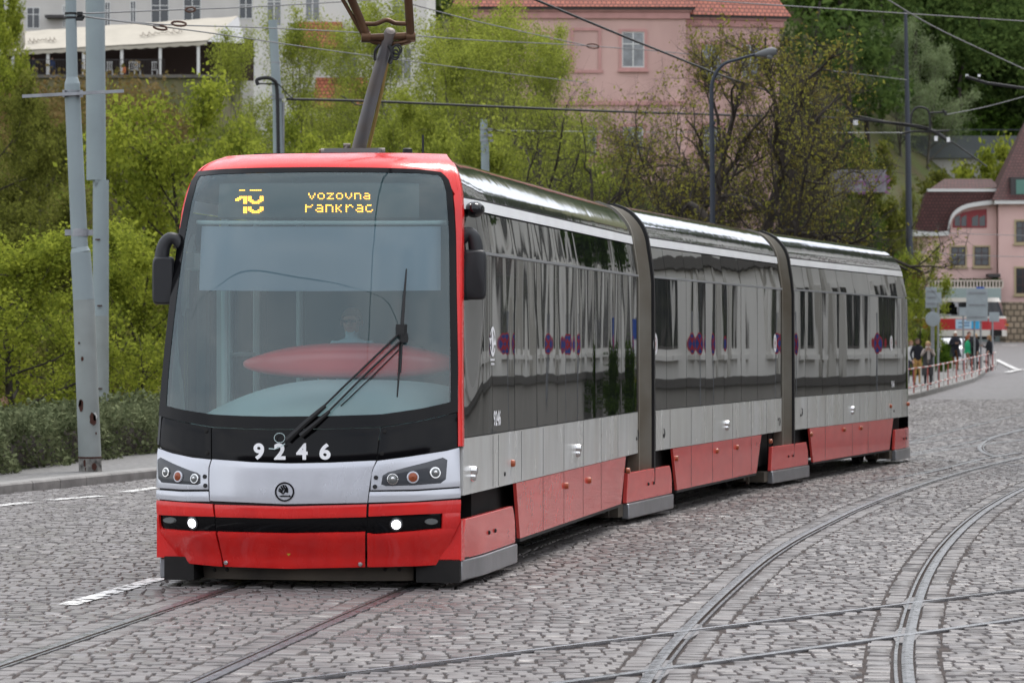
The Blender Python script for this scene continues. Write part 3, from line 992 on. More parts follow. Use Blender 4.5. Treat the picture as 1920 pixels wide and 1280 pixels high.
def fairing(T, s0, s1, parent, nose=0.0):
    for side in (1, -1):
        mb = MB()
        f0 = lambda z: s0 + .10 * np.clip((z - .2) / .4, 0, 1)
        f1 = lambda z: s1 - .14 * np.clip((z - .35) / .22, 0, 1) ** 2 
        side_slab(mb, T, side, f0, f1, .235, .565, off=0.012, thick=.05, ns=18, nv=8)
        q = mb.build("bogie_fairing", M_redside, parent=parent, bevel=.006)
        mb = MB(); side_slab(mb, T, side, s0 + .02, s1 - .01, .06, .228, off=0.035, thick=.09, ns=14, nv=4)
        mb.build("fairing_sill", M_alu, parent=parent, bevel=.012)
        mb = MB()
        for ds in (.35, .75):
            c = T.pt(s0 + (s1 - s0) * (.35 + ds * .3), side * 1.292, .40); mb.lathe(c, [(.018, -.02), (.018, .012), (.008, .018)], 10, (side * T.n[0], side * T.n[1], 0))
        mb.build("fastener", M_under, parent=parent)
        # closing end behind the fairing
        if T is T1: continue
        mb = MB()
        a = T.pt(s0 - .28, side * 1.2, .09); b = T.pt(s0 + .015, side * 1.24, .09)
        mb.box8([T.pt(ss, side * ww, z) for z in (.09, .23) for ss in (s0 - .25, s0 + .015) for ww in (.85, 1.25)])
        mb.build("fairing_end", M_brownplate, parent=parent)
fairing(T1, .06, 2.5, sec1)
fairing(T2, -.30, 2.25, sec2)
fairing(T3, -.30, 2.2, sec3)
fairing(T3, 9.15, L3 - .03, sec3)

# underframe, bogies and wheels
def under(T, s0, s1, parent, bog):
    mb = MB()
    mb.box8([T.pt(s, w, z) for z in (.30, .80) for s in (s0, s1) for w in (-1.12, 1.12)])
    for a, b in bog:
        mb.box8([T.pt(s, w, z) for z in (.14, .60) for s in (a, b) for w in (-1.0, 1.0)])
    mb.build("underframe", M_under, parent=parent, smooth=0)
    for a, b in bog:
        for s in (a + .3, b - .3):
            for side in (-1, 1):
                mb = MB(); ax = (T.n[0] * side, T.n[1] * side, 0)
                mb.lathe(T.pt(s, side * .68, .305), [(.33, -.03), (.305, .0), (.30, .09), (.26, .10), (.24, .06), (.1, .06), (.09, .1)], 24, ax)
                mb.build("wheel", M_under, parent=parent)
under(T1, 1.3, E1 - .1, sec1, [(.6, 2.4)])
under(T2, .3, E2 - .1, sec2, [(-.9, 2.2)])
under(T3, .3, L3 - .5, sec3, [(-.9, 2.2), (8.7, 10.6)])
mb = MB()
for T, s, z in ((T1, 9.5, .19), (T1, 2.95, .2), (T2, 2.7, .2), (T2, 8.4, .19), (T3, 2.8, .2), (T3, 8.6, .2)):
    mb.box(T.pt(s, 1.05, z), (.05, .22, .09), -T.a)
    mb.box(T.pt(s + .06, 1.1, z - .05), (.03, .05, .1), -T.a)
mb.build("step_bracket", M_brownplate, parent=tram)

# bellows
def bellows(Ta, sa, Tb, sb, name):
    zs = np.concatenate((np.linspace(.40, 3.1, 14), np.linspace(3.15, 3.58, 10)))
    nf = 15
    rows = []
    for i in range(nf):
        q = i / (nf - 1)
        off = -.06 + (.045 if i % 2 else 0.0)
        if i in (0, nf - 1): off = -.05
        ring = []
        for side in (-1, 1):
            zz = zs if side == -1 else zs[::-1]
            pa = Ta.pt(sa, side * (sW(zz) + off), zz); pb = Tb.pt(sb, side * (sW(zz) + off), zz)
            p = pa * (1 - q) + pb * q
            p[:, 2] += off * .6
            ring.append(p)
        rows.append(np.concatenate(ring))
    mb = MB(); mb.grid(rows)
    bl = mb.build(name, M_bellows, parent=tram, smooth=30)
    for T, s in ((Ta, sa), (Tb, sb)):
        ring_o, ring_i = [], []
        mb = MB()
        for side in (-1, 1):
            zz = zs if side == -1 else zs[::-1]
            ring_o.append(T.pt(s, side * (sW(zz) + .012), zz + .012)); ring_i.append(T.pt(s, side * (sW(zz) - .12), zz - .1))
        o_, i_ = np.concatenate(ring_o), np.concatenate(ring_i)
        dd = np.array((T.d[0], T.d[1], 0)) * .035
        mb.solid(np.stack((o_ - dd, o_ + dd)), np.stack((i_ - dd, i_ + dd)))
        mb.build("end_frame", M_rubber if T is Tb else M_bellows, parent=bl, smooth=40)
M_bellows = mat("bellows_rubber", (0.22, 0.208, 0.178), 0.85, base2=(0.11, 0.085, 0.055), vscale=.9, stretch=(.5, .5, 1.2), var=.2)
bellows(T1, E1, T2, S2a, "bellows")
bellows(T2, E2, T3, S3a, "bellows")

# small fittings on the visible side
def wallbits(T, items, parent, name, m, r, h, sq=False):
    for px, py in items:
        s, z = T.hit(px, py)
        mb = MB(); c = T.pt(s, 1.278, z); ax = (T.n[0], T.n[1], 0)
        mb.lathe(c, [(r, -.01), (r, h * .6), (r * .75, h)], 14, ax)
        if sq:
            mb.lathe(c + np.array((0, 0, -.05)), [(r * .9, -.01), (r * .9, h * .5), (r * .7, h * .8)], 14, ax)
        mb.build(name, m, parent=parent)
wallbits(T1, [(884, 882), (1081, 840)], sec1, "wall_knob", M_chrome, .042, .05, True)
wallbits(T2, [(1361, 794)], sec2, "wall_knob", M_chrome, .042, .05, True)
wallbits(T3, [(1597, 766)], sec3, "wall_knob", M_chrome, .042, .05, True)
wallbits(T1, [(959, 868), (1060, 910), (1103, 900), (1176, 882)], sec1, "side_marker", M_amberlamp, .033, .035)
wallbits(T2, [(1267, 859), (1343, 845), (1381, 838), (1444, 827)], sec2, "side_marker", M_amberlamp, .033, .035)
wallbits(T3, [(1520, 814), (1582, 805), (1614, 802), (1669, 761), (1702, 757)], sec3, "side_marker", M_amberlamp, .033, .035)
wallbits(T1, [(946, 888)], sec1, "latch", M_rubber, .02, .012)
wallbits(T1, [(1193, 822)], sec1, "latch", M_rubber, .02, .012)
wallbits(T2, [(1244, 816), (1459, 786)], sec2, "latch", M_rubber, .02, .012)
wallbits(T3, [(1501, 778), (1676, 770)], sec3, "latch", M_rubber, .02, .012)

def side_text(T, txt, px, py, h, parent, sx=1.0, bold=0.03):
    v, f, w = text_polys(txt, bold)
    s0, z0 = T.hit(px, py)
    pts = side_pts(T, 1, s0 + v[:, 0] * h * sx, z0 + v[:, 1] * h, .004)
    mb = MB(); mb.add(pts, f); mb.build("fleet_number", M_white, parent=parent, smooth=0)
side_text(T1, "9246", 925, 799, .135, sec1)
side_text(T3, "9246", 1671, 726, .11, sec3)
def side_poly(mb, T, cx, cz, poly, off=.005, m=None):
    pts = side_pts(T, 1, cx + np.array([p[0] for p in poly]), cz + np.array([p[1] for p in poly]), off)
    mb.prism(pts, np.array((T.n[0], T.n[1], 0)) * -.003, m)
def ringpoly(mb, T, cx, cz, r0, r1, a0=0, a1=360, n=28, off=.005):
    a = np.radians(np.linspace(a0, a1, n))
    o_ = side_pts(T, 1, cx + r1 * np.cos(a), cz + r1 * np.sin(a), off); i_ = side_pts(T, 1, cx + r0 * np.cos(a), cz + r0 * np.sin(a), off)
    mb.grid(np.stack((o_, i_)))
# operator emblem: ring split by two arrow heads
s_, z_ = T1.hit(923.5, 640)
mb = MB()
ringpoly(mb, T1, s_, z_, .10, .128, 20, 150); ringpoly(mb, T1, s_, z_, .10, .128, 200, 330)
side_poly(mb, T1, s_, z_, [(-.16, .03), (-.06, .03), (-.11, -.035)]); side_poly(mb, T1, s_, z_, [(.16, -.03), (.06, -.03), (.11, .035)])
side_poly(mb, T1, s_, z_, [(-.02, .10), (.02, .10), (.05, -.02), (.02, -.10), (-.02, -.10), (-.05, .02)])
for k in range(5): side_poly(mb, T1, s_, z_ - .165 - .0, [(-.10 + k * .04, 0), (-.075 + k * .04, 0), (-.075 + k * .04, .018), (-.10 + k * .04, .018)])
for k in range(4): side_poly(mb, T1, s_, z_ - .20, [(-.07 + k * .04, 0), (-.045 + k * .04, 0), (-.045 + k * .04, .018), (-.07 + k * .04, .018)])
mb.build("operator_emblem", M_white, parent=sec1, smooth=0)
M_crest = mat("crest_red", (0.42, 0.25, 0.24), 0.5)
for T, px, py, par in ((T2, 1228.5, 645, sec2), (T2, 1453, 643, sec2), (T3, 1671, 643, sec3)):
    s_, z_ = T.hit(px, py)
    mb = MB(); ringpoly(mb, T, s_, z_, .105, .125); ringpoly(mb, T, s_, z_, 0.0, .104, off=.0045)
    mb.cur = 1; ringpoly(mb, T, s_, z_, .06, .075, off=.006)
    side_poly(mb, T, s_, z_, [(-.03, .03), (.03, .03), (.03, -.01), (0, -.045), (-.03, -.01)], off=.006)
    mb.build("city_crest", [M_white, M_crest], parent=par, smooth=0)
# wire hook marks on silver near bellows; small handle
mb = MB()
for T, px, py in ((T1, 1194, 815), (T2, 1243, 812), (T2, 1460, 790), (T3, 1502, 772)):
    s_, z_ = T.hit(px, py)
    a = np.radians(np.linspace(-90, 90, 8))
    mb.tube(side_pts(T, 1, s_ + .05 * np.cos(a), z_ + .05 * np.sin(a), .012), .006, 5)
mb.build("hook", M_rubber, parent=tram)

# ---- front ---------------------------------------------------------------
def fbuild(name, m, parent=None, label=None, **kw):
    return mbx.build(name, m, parent=parent or sec1, label=label, **kw)
SL = [(418, 1062), (404, 997), (402, 968), (399, 945)]     # left bumper seam, upwards
SR = [(686, 1063), (686, 997), (688, 968), (689, 945)]
g = 1.6
def zrow(pts):
    q = np.array(pts, float); u, z = to_uv(q[:, 0], q[:, 1]); o = np.argsort(u)
    return lambda uu: np.interp(uu, u[o], z[o])
def useam(pts):
    q = np.array(pts, float); u, z = to_uv(q[:, 0], q[:, 1]); o = np.argsort(z)
    return lambda zz: np.interp(zz, z[o], u[o])
def patch_uv(mb, ul, ur, zb, zt, off=0.0, thick=.03, nu=20, nv=10, m=None, round_=.004):
    """patch bounded by u limits (functions of z) and z limits (functions of u)"""
    U = np.linspace(0, 1, nu)[None, :]; V = np.linspace(0, 1, nv)[:, None]
    u = ul(np.array(.6)) * (1 - U) + ur(np.array(.6)) * U + 0 * V
    for _ in range(6):
        z = zb(u) * (1 - V) + zt(u) * V
        u = ul(z) * (1 - U) + ur(z) * U
    offs = np.full(u.shape, off); 
    if round_: offs[0] -= round_; offs[-1] -= round_; offs[:, 0] -= round_; offs[:, -1] -= round_
    mb.solid(front(u, z, offs), front(u, z, np.full(u.shape, off - thick)), m)
uL = lambda z: -np.interp(np.asarray(z, float), [.24, .34, .56], [.96, .975, .9995])
uR = lambda z: np.interp(np.asarray(z, float), [.24, .34, .56], [.90, .935, .9995])
sl = useam([(x - g, y) for x, y in SL]); sr = useam([(x + g + 1, y) for x, y in SR])
bt = zrow([(300, 938), (398, 944.5), (540, 949), (691, 945), (790, 941), (858, 936.5)])
bb = zrow([(320, 1052), (417, 1062), (540, 1066), (686, 1063), (780, 1061), (830, 1058)])
su = zrow([(300, 965), (399, 968), (540, 971), (688, 968), (780, 964), (850, 961)])
slo = zrow([(300, 992), (345, 996), (403, 998), (540, 1000), (687, 1000), (702, 1003), (826, 991.5), (855, 990)])
mbx = MB()
patch_uv(mbx, uL, sl, su, bt, nu=16, nv=6); patch_uv(mbx, uL, sl, bb, slo, nu=18, nv=12)
patch_uv(mbx, uL, lambda z: np.full_like(np.asarray(z, float), float(to_uv(np.array(297.), np.array(978.))[0])), slo, su, nu=4, nv=5)
bump_l = fbuild("bumper", M_red)
mbx = MB()
patch(mbx, [(402 + g, 969), (540, 972), (688 - g, 969)], [(400 + g, 945.5), (540, 949), (689 - g, 945)], nu=20, nv=6)
patch(mbx, [(419 + g, 1062), (540, 1066), (686 - g, 1063)], [(405 + g, 998), (540, 1001), (686 - g, 998)], nu=20, nv=12)
bump_c = fbuild("bumper", M_red)
mbx = MB()
patch_uv(mbx, sr, uR, su, bt, nu=16, nv=6); patch_uv(mbx, sr, uR, bb, slo, nu=18, nv=12)
patch_uv(mbx, lambda z: np.full_like(np.asarray(z, float), float(to_uv(np.array(830.), np.array(978.))[0])), uR, slo, su, nu=6, nv=5)
bump_r = fbuild("bumper", M_red)
# slot with the running lamps
mbx = MB()
patch(mbx, [(298, 993), (380, 999), (403 - g, 998)], [(296, 964), (401 - g, 967)], off=-.022, nu=12, nv=4)
patch(mbx, [(404, 1000), (540, 1003), (687, 1000)], [(401, 966), (540, 969), (689, 966)], off=-.022, nu=16, nv=4)
patch(mbx, [(687 + g, 1001), (702, 1004), (828, 992)], [(688 + g, 967), (832, 960)], off=-.022, nu=14, nv=4)
slot = fbuild("lamp_slot", M_blackfront)
for px, py in ((358.5, 981), (743, 983.5)):
    mbx = MB(); fdisc(mbx, px, py, 8.5, -.014, .010, m=0, dome=.010); fdisc(mbx, px, py, 13.5, -.022, .008, m=1); fdisc(mbx, px, py, 11.5, -.02, .010, m=2)
    fbuild("running_lamp", [M_ledw, M_black, M_lens])
for px, py in ((315, 975.5), (810, 978)):
    mbx = MB()
    a = np.linspace(0, 2 * math.pi, 22, endpoint=False)
    for kk, (rx, ry, oo) in enumerate(((12.5, 6, -.018), (10.5, 4.6, -.010))):
        u, z = to_uv(px + rx * np.cos(a), py + ry * np.sin(a)); pts = front(u, z, oo)
        c = pts.mean(0); nn = front(u[:1], z[:1], .1)[0] - front(u[:1], z[:1])[0]; nn /= np.linalg.norm(nn)
        mbx.prism(pts, -nn * .02)
    fbuild("parking_lamp", M_lens)
# white reflective flashes on the lower bumper, tow screws, arrow mark
mbx = MB()
for px, py in ((423.5, 1054), (675.5, 1057)):
    fdisc(mbx, px, py, 4.2, .0, .008); fdisc(mbx, px, py, 2.2, .004, .008)
fbuild("tow_screw", M_chrome)
mbx = MB(); u, z = to_uv(np.array([537.5, 545.0, 541.2]), np.array([1037, 1037, 1041.5])); mbx.prism(front(u, z, .002), (0, 0.004, 0)); fbuild("arrow_mark", mat("yellow_mark", (.6, .45, .05), .5))

# silver panels
mbx = MB()
patch(mbx, [(393.5, 938.5), (535, 944.5), (688.5, 942)], [(397.5, 860.5), (470, 866), (540, 868.5), (620, 867), (705, 863)],
      left=[(393.5, 938.5), (392.5, 900), (393, 876), (397.5, 860.5)], right=[(688.5, 942), (693.5, 905), (698, 880), (705, 863)], nu=26, nv=14, off=.004)
hood = fbuild("hood_panel", M_silver)
mbx = MB()
patch(mbx, [(288, 913.5), (340, 917), (390, 917)], [(290, 838), (320, 849), (360, 857.5), (394.5, 861)], right=[(390, 917), (390, 890), (390.5, 876), (394.5, 861)], nu=20, nv=12)
patch(mbx, [(287, 934), (340, 939), (392, 939.5)], [(288, 917.5), (340, 921.5), (390, 921)], nu=16, nv=4)
hl_l = fbuild("headlight_panel", M_silver)
mbx = MB()
patch(mbx, [(694.5, 918.5), (780, 917), (863.5, 911.5)], [(707.5, 863.5), (762, 856.5), (837, 845), (862, 838.5)], left=[(694.5, 918.5), (697, 888), (700, 878), (707.5, 863.5)], nu=20, nv=12)
patch(mbx, [(690.5, 941.5), (780, 939), (864.5, 932.5)], [(693, 921.5), (780, 920.5), (864, 914.5)], nu=16, nv=4)
hl_r = fbuild("headlight_panel", M_silver)
M_housing = mat("headlight_housing", (0.05, 0.055, 0.065), 0.25, coat=.5)
for sgn, quad, lamps, bolts in ((-1, ([(297, 903.5), (335, 907), (376, 909)], [(295, 854), (328, 870), (355, 881), (376, 887.5)]), ((313, 885, 9.5), (335.5, 893, 11), (366, 897, 9.5)), ((384, 893), (385, 910))),
                              (1, ([(714, 911), (775, 909.5), (835.5, 905)], [(718, 887.5), (760, 876), (800, 866), (839.5, 854.5)]), ((736, 898, 10.5), (773.7, 894.6, 11.5), (815.4, 886, 11)), ((705, 895), (703, 912)))):
    mbx = MB(); patch(mbx, quad[0], quad[1], off=.004, nu=14, nv=8, thick=.02)
    hh = fbuild("headlight", M_housing)
    for i, (px, py, r) in enumerate(lamps if sgn == 1 else lamps[::-1]):
        mbx = MB()
        fdisc(mbx, px, py, r, .006, .012, m=0)
        fdisc(mbx, px, py, r * .78, .012, .008, m=1, dome=.01); fdisc(mbx, px, py - r * .1, r * .3, .026, .004, m=0 if i != 1 else 1, dome=.006)
        mbx.build("lamp", [M_chrome if i != 1 else M_silver, (M_lens, M_amber, M_lens)[i]], parent=sec1)
    mbx = MB()
    for px, py in bolts: mbx = MB(); fdisc(mbx, px, py, 4.2, .0, .008); fbuild("panel_bolt", M_rubber)
# round maker's badge: ring, winged arrow inside
mbx = MB()
cx, cy = 534.0, 921.5
def fpoly(pts, off=.006, dep=.006):
    pts = np.array(pts, float); u, z = to_uv(pts[:, 0], pts[:, 1]); mbx.prism(front(u, z, off), (0, dep, 0))
a = np.linspace(0, 2 * math.pi, 40)
for r0, r1 in ((15.2, 18.2),):
    uo, zo = to_uv(cx + r1 * np.cos(a), cy + r1 * np.sin(a)); ui, zi = to_uv(cx + r0 * np.cos(a), cy + r0 * np.sin(a))
    mbx.solid(np.stack((front(uo, zo, .010), front(ui, zi, .010))), np.stack((front(uo, zo, .0), front(ui, zi, .0))))
def B(x, y): return (280 + x / 6.4, 830 + y / 6.4)
fpoly([B(1600, 632), B(1622, 600), B(1650, 600), B(1672, 590), B(1668, 545), B(1645, 510), B(1622, 503), B(1640, 530), B(1628, 560), B(1610, 600)], .011)
for q in ([B(1598, 505), B(1618, 500), B(1636, 545), B(1622, 560)], [B(1572, 525), B(1590, 512), B(1618, 556), B(1606, 575)], [B(1553, 552), B(1566, 538), B(1604, 570), B(1600, 592)], [B(1548, 575), B(1556, 560), B(1604, 592), B(1612, 618)]):
    fpoly(q, .0112)
fpoly([B(1558, 628), B(1578, 632), B(1680, 632), B(1680, 622), B(1704, 636), B(1680, 652), B(1680, 644), B(1580, 646)], .0114)
badge = fbuild("badge", M_black)
mbx = MB()
ub, zb_ = to_uv(np.array(1), np.array(1)) if False else (None, None)
fdisc(mbx, *B(1642, 608), 2.0, .010, .004)
fbuild("badge_eye", M_silver)

# black panels under the windscreen
WB = [(299, 779), (340, 790), (397, 799.7), (450, 802.5), (511, 804), (614, 803), (713.5, 799.7), (790, 788), (857, 772)]
def wby(x): return np.interp(x, [p[0] for p in WB], [p[1] for p in WB])
mbx = MB()
xs = np.linspace(299, 395, 8); patch(mbx, [(291, 836), (340, 849), (395, 859)], [(x, wby(x) + 1.2) for x in xs], nu=16, nv=8)
xs = np.linspace(397, 712.5, 14); patch(mbx, [(397, 859.5), (470, 864), (540, 866.8), (620, 865), (705.5, 861)], [(x, wby(x) + 1.2) for x in xs], right=[(705.5, 861), (712.5, 801)], nu=24, nv=8)
xs = np.linspace(714.5, 858, 8); patch(mbx, [(707.5, 861), (762, 854.5), (837, 843), (862, 836.5)], [(x, wby(x) + 1.2) for x in xs], left=[(707.5, 861), (714.5, 801)], nu=16, nv=8)
fbuild("black_panel", M_blackfront)
mbx = MB()
for px, py in ((387, 808), (388.5, 849), (721, 809), (716, 850)):
    fdisc(mbx, px, py, 4, .0, .006, m=0); fdisc(mbx, px, py, 2.4, .004, .006, m=0)
fbuild("panel_bolt", M_under)
for ch, xa, xb in (("9", 475.5, 495.5), ("2", 514, 535.5), ("4", 555.5, 577), ("6", 599, 620)):
    v, f, w = text_polys(ch, .035)
    px = xa + v[:, 0] / w * (xb - xa); py = 861.5 - v[:, 1] * 31
    u, z = to_uv(px, py); mbx = MB(); mbx.add(front(u, z, .003), f); fbuild("fleet_number", M_white, smooth=0)

# inner black carcass behind the lower front panels
mbx = MB()
uu, zz = np.meshgrid(np.linspace(-.995, .995, 40), np.linspace(.3, 1.22, 14))
mbx.solid(front(uu, zz, np.full(uu.shape, -.035)), front(uu, zz, np.full(uu.shape, -.10)))
fbuild("front_carcass", M_rubber)
# plates under the bumper
mbx = MB()
patch(mbx, [(362, 1092), (400, 1096), (700, 1098), (782, 1095)], [(358, 1058), (782, 1056)], off=-.14, thick=.05, nu=16, nv=4, m=0)
mbx.box8([T1.pt(s, w, z) for z in (.055, .245) for s in (-.02, .5) for w in (-1.20, -.95)], 1)
mbx.box8([T1.pt(s, w, z) for z in (.055, .245) for s in (.02, .5) for w in (.90, 1.262)], 1)
for px in (385, 411, 722, 752): fdisc(mbx, px, 1075, 3.5, -.14, .01, m=1)
fbuild("under_plate", [M_brownplate, M_under])
mbx = MB(); mbx.box(T1.pt(.28, 1.24, .285), (.02, .3, .045), -T1.a); fbuild("reflector", M_white)
mbx = MB()
mbx.box8([T1.pt(s, w, z) for z in (.235, .56) for s in (.02, .16) for w in (.8, 1.275)]); fbuild("corner_panel", M_red); mbx = MB(); mbx.box8([T1.pt(s, w, z) for z in (.235, .56) for s in (.02, .16) for w in (-1.275, -.8)])
fbuild("corner_panel", M_red)

# windscreen and its frame
WT = [(372, 323), (420, 318.5), (500, 316), (600, 315), (700, 316), (780, 318.5), (826, 324)]
WL = [(299, 779), (305, 690), (315, 600), (325, 520), (336, 445), (348, 383), (359, 342), (372, 323)]
WR = [(857, 772), (857.5, 690), (855, 560), (853.5, 440), (847.5, 360), (840, 336), (826, 324)]
c = coons(WB, WT, WL, WR, 44, 44)
u_, z_ = to_uv(c[..., 0], c[..., 1])
mbx = MB(); mbx.grid(front(u_, z_, .006))
wind = fbuild("windscreen", M_wind, smooth=180)
def frit(mbq, i0, i1, j0, j1):
    mbq.solid(front(u_[i0:i1, j0:j1], z_[i0:i1, j0:j1], np.full(u_[i0:i1, j0:j1].shape, .010)), front(u_[i0:i1, j0:j1], z_[i0:i1, j0:j1], np.full(u_[i0:i1, j0:j1].shape, -.03)))
mbx = MB(); frit(mbx, 0, 3, 0, 44); frit(mbx, 42, 44, 0, 44); frit(mbx, 2, 43, 0, 2); frit(mbx, 2, 43, 42, 44)
fbuild("screen_border", M_blackfront)
# red frame: cap over the screen and pillars
mbx = MB()
wt_u, wt_z = to_uv(np.array([p[0] for p in WT]), np.array([p[1] for p in WT]))
nu = 60
U = np.linspace(-1, 1, nu)
ztop = np.full(nu, 3.578)
zb = np.interp(U, np.concatenate(([-1.0, -.97], wt_u, [.975, 1.0])), np.concatenate(([3.05, 3.18], wt_z + .003, [3.18, 3.0])))
V = np.linspace(0, 1, 22)[:, None] ** 0.8
zz = zb[None] + (ztop - zb)[None] * V; uu = np.repeat(U[None], 22, 0)
mbx.solid(front(uu, zz, np.full(uu.shape, .006)), front(uu, zz, np.full(uu.shape, -.02)))
# pillars: right one red all the way down, wrapped round the corner; the left one red only near the top
for side, zlo in ((1, 1.16), (-1, 2.95)):
    zc = np.linspace(zlo, 3.5, 40)
    wr = np.array([to_uv(np.array(x), np.array(y)) for x, y in (WR if side == 1 else WL)])
    ui = np.interp(zc, wr[:, 1], wr[:, 0]); ui = np.where(zc > 3.25, side * .975, ui)
    ui = np.clip(ui * side + .004, .95, .985) * side
    cols = [front(ui, zc, np.full(40, .006)), front((ui + side) / 2, zc, np.full(40, .006)), front(np.full(40, side * .9999), zc, np.full(40, .004))]
    s_edge = fB(zc)
    cols += [side_pts(T1, side, s_edge + q, zc, .005) for q in (.02, .045, .075)]
    inn = [c_ + np.array((0, .03, 0)) - side * np.array((T1.n[0], T1.n[1], 0)) * .01 for c_ in cols]
    mbx.solid(np.stack(cols), np.stack(inn))
fbuild("red_frame", M_red)
mbx = MB()
zc = np.linspace(1.16, 2.95, 30)
cols = [front(np.full(30, -.982), zc, np.full(30, .004)), front(np.full(30, -.9999), zc, np.full(30, .003))] + [side_pts(T1, -1, fB(zc) + q, zc, .004) for q in (.02, .045, .075)]
mbx.solid(np.stack(cols), np.stack([c_ + np.array((0.01, .03, 0)) for c_ in cols]))
fbuild("left_pillar", M_black)

# destination display: amber dots behind the screen
mbx = MB(); patch(mbx, [(395, 400), (790, 400)], [(400, 330), (790, 330)], off=-.09, thick=.05, nu=20, nv=6)
disp = fbuild("destination_display", M_int_dark)
FONT = {'V': ["10001", "10001", "10001", "10001", "01010", "01010", "00100"], 'o': ["00000", "00000", "01110", "10001", "10001", "10001", "01110"],
        'z': ["00000", "00000", "11111", "00010", "00100", "01000", "11111"], 'v': ["00000", "00000", "10001", "10001", "10001", "01010", "00100"],
        'n': ["00000", "00000", "11110", "10001", "10001", "10001", "10001"], 'a': ["00000", "00000", "01110", "00001", "01111", "10001", "01111"],
        'P': ["11110", "10001", "10001", "11110", "10000", "10000", "10000"], 'k': ["10000", "10000", "10010", "10100", "11000", "10100", "10010"],
        'r': ["00000", "00000", "10110", "11001", "10000", "10000", "10000"], 'á': ["00010", "00100", "01110", "00001", "01111", "10001", "01111"],
        'č': ["01010", "00100", "01110", "10000", "10000", "10001", "01110"]}
mbx = MB()
def dot(px, py, sx, sy):
    q = np.array([(px - sx, py + sy), (px + sx, py + sy), (px + sx, py - sy), (px - sx, py - sy)])
    u, z = to_uv(q[:, 0], q[:, 1]); mbx.add(front(u, z, -.083), [(0, 1, 2, 3)])
def ledline(word, x0, x1, ytop, ybot, skip):
    n = len(word); pw = (x1 - x0) / n
    for i, ch in enumerate(word):
        for r_, row in enumerate(FONT[ch]):
            if r_ < skip: continue
            for k_, b_ in enumerate(row):
                if b_ == '1':
                    dot(x0 + i * pw + (k_ + .5) * pw / 6.4, ytop + (r_ - skip + .5) * (ybot - ytop) / (7 - skip), pw / 6.4 * .40, (ybot - ytop) / (7 - skip) * .36)
ledline("Vozovna", 574, 696, 352.5, 366, 2)
ledline("Pankráč", 568, 702, 375.5, 391, 2)
ONE = ["001110"] + ["000000"] * 4 + ["001111", "011111", "111011", "110011", "000011", "000011"] + ["000000"] * 2 + ["000011"] * 5
EIGHT = ["01111110"] + ["00000000"] * 4 + ["11000011", "11000011", "11000011", "11100111", "01111110", "00111100"] + ["00000000"] * 2 + ["11000011", "11000011", "11100111", "01111110", "00111100"]
for r_ in range(18):
    for k_, b_ in enumerate(ONE[r_]):
        if b_ == '1': dot(434 + k_ * 4.0, 347 + r_ * 2.62, 1.6, 1.0)
    for k_, b_ in enumerate(EIGHT[r_]):
        if b_ == '1': dot(459 + k_ * 3.9, 347 + r_ * 2.62, 1.6, 1.0)
mbx.build("display_dots", M_led, parent=sec1, smooth=0)

# cab: blind, dashboard, console, posts, back wall
mbx = MB(); patch(mbx, [(352, 536), (600, 537), (838, 536)], [(356, 414), (838, 414)], off=-.13, thick=.01, nu=20, nv=6); fbuild("roller_blind", M_blind)
mbx = MB(); 
xs = np.linspace(352, 846, 20); u, z = to_uv(xs, np.full(20, 409.0)); mbx.tube(front(u, z, -.11), .018, 8); fbuild("blind_roller", M_int_teal)
mbx = MB()
p0 = np.array([T1.pt(fB(1.28) - .31 * (1 - abs(u) ** 3.2) + .06, 1.16 * u, 1.20) for u in np.linspace(-.98, .98, 24)])
dz = lambda u: 1 - (u * u if u < 0 else .25 * u ** 4)
p1 = np.array([T1.pt(.35 - .25 * (1 - abs(u) ** 3.2), 1.13 * u, 1.30 + .14 * dz(u)) for u in np.linspace(-.98, .98, 24)])
p2 = np.array([T1.pt(.80, 1.14 * u, 1.36 + .33 * dz(u)) for u in np.linspace(-.98, .98, 24)])
p3 = np.array([T1.pt(1.1, 1.12 * u, 0.8) for u in np.linspace(-.98, .98, 24)])
mbx.grid([p0, p1, p2, p3]); fbuild("dashboard", M_dash, smooth=60)
mbx = MB()
# console pod: flattened ellipsoid
cpx, cpy, cD = 662, 681, 28.35
c0 = P(cpx, cpy, cD)
aa = np.linspace(0, 2 * math.pi, 40); bb = np.linspace(-math.pi / 2, math.pi / 2, 18)
def se(x, p): return np.sign(x) * np.abs(x) ** p
pts = []
for b_ in bb:
    row = []
    for a_ in aa:
        x = .95 * se(math.cos(b_), .5) * se(math.cos(a_), .8); y = .28 * se(math.cos(b_), .7) * se(math.sin(a_), .8); z = .175 * se(math.sin(b_), .6)
        if z > 0: z *= 1 - .72 * (abs(x) / .95) ** 2.4
        else: z *= .75 - .3 * (abs(x) / .95) ** 3
        q = T1.n * x + T1.d * y
        row.append((c0[0] + q[0], c0[1] + q[1], c0[2] + z))
    pts.append(row)
mbx.grid(pts); fbuild("driver_console", M_redpod, smooth=180)
mbx = MB()
mbx.box8([T1.pt(s, w, z) for z in (.8, 3.4) for s in (2.55, 2.6) for w in (-.62, 1.1)])
fbuild("cab_wall", M_int_dark)
mbx = MB()
for w, s in ((-.98, 1.1), (-.93, 2.0), (-.66, 2.5)):
    mbx.tube([T1.pt(s, w, .85), T1.pt(s, w, 3.2)], .03, 8)
mbx.box8([T1.pt(s, w, z) for z in (.85, 2.9) for s in (1.35, 1.42) for w in (-1.12, -1.0)])
mbx.box8([T1.pt(s, w, z) for z in (.85, 2.9) for s in (1.78, 1.9) for w in (-1.2, -1.12)])
mbx.tube([T1.pt(1.2, -.98, 1.9), T1.pt(1.9, -.93, 1.9)], .02, 6)
mbx.box8([T1.pt(s, w, z) for z in (2.62, 2.75) for s in (.55, 3.4) for w in (-1.2, -1.1)])
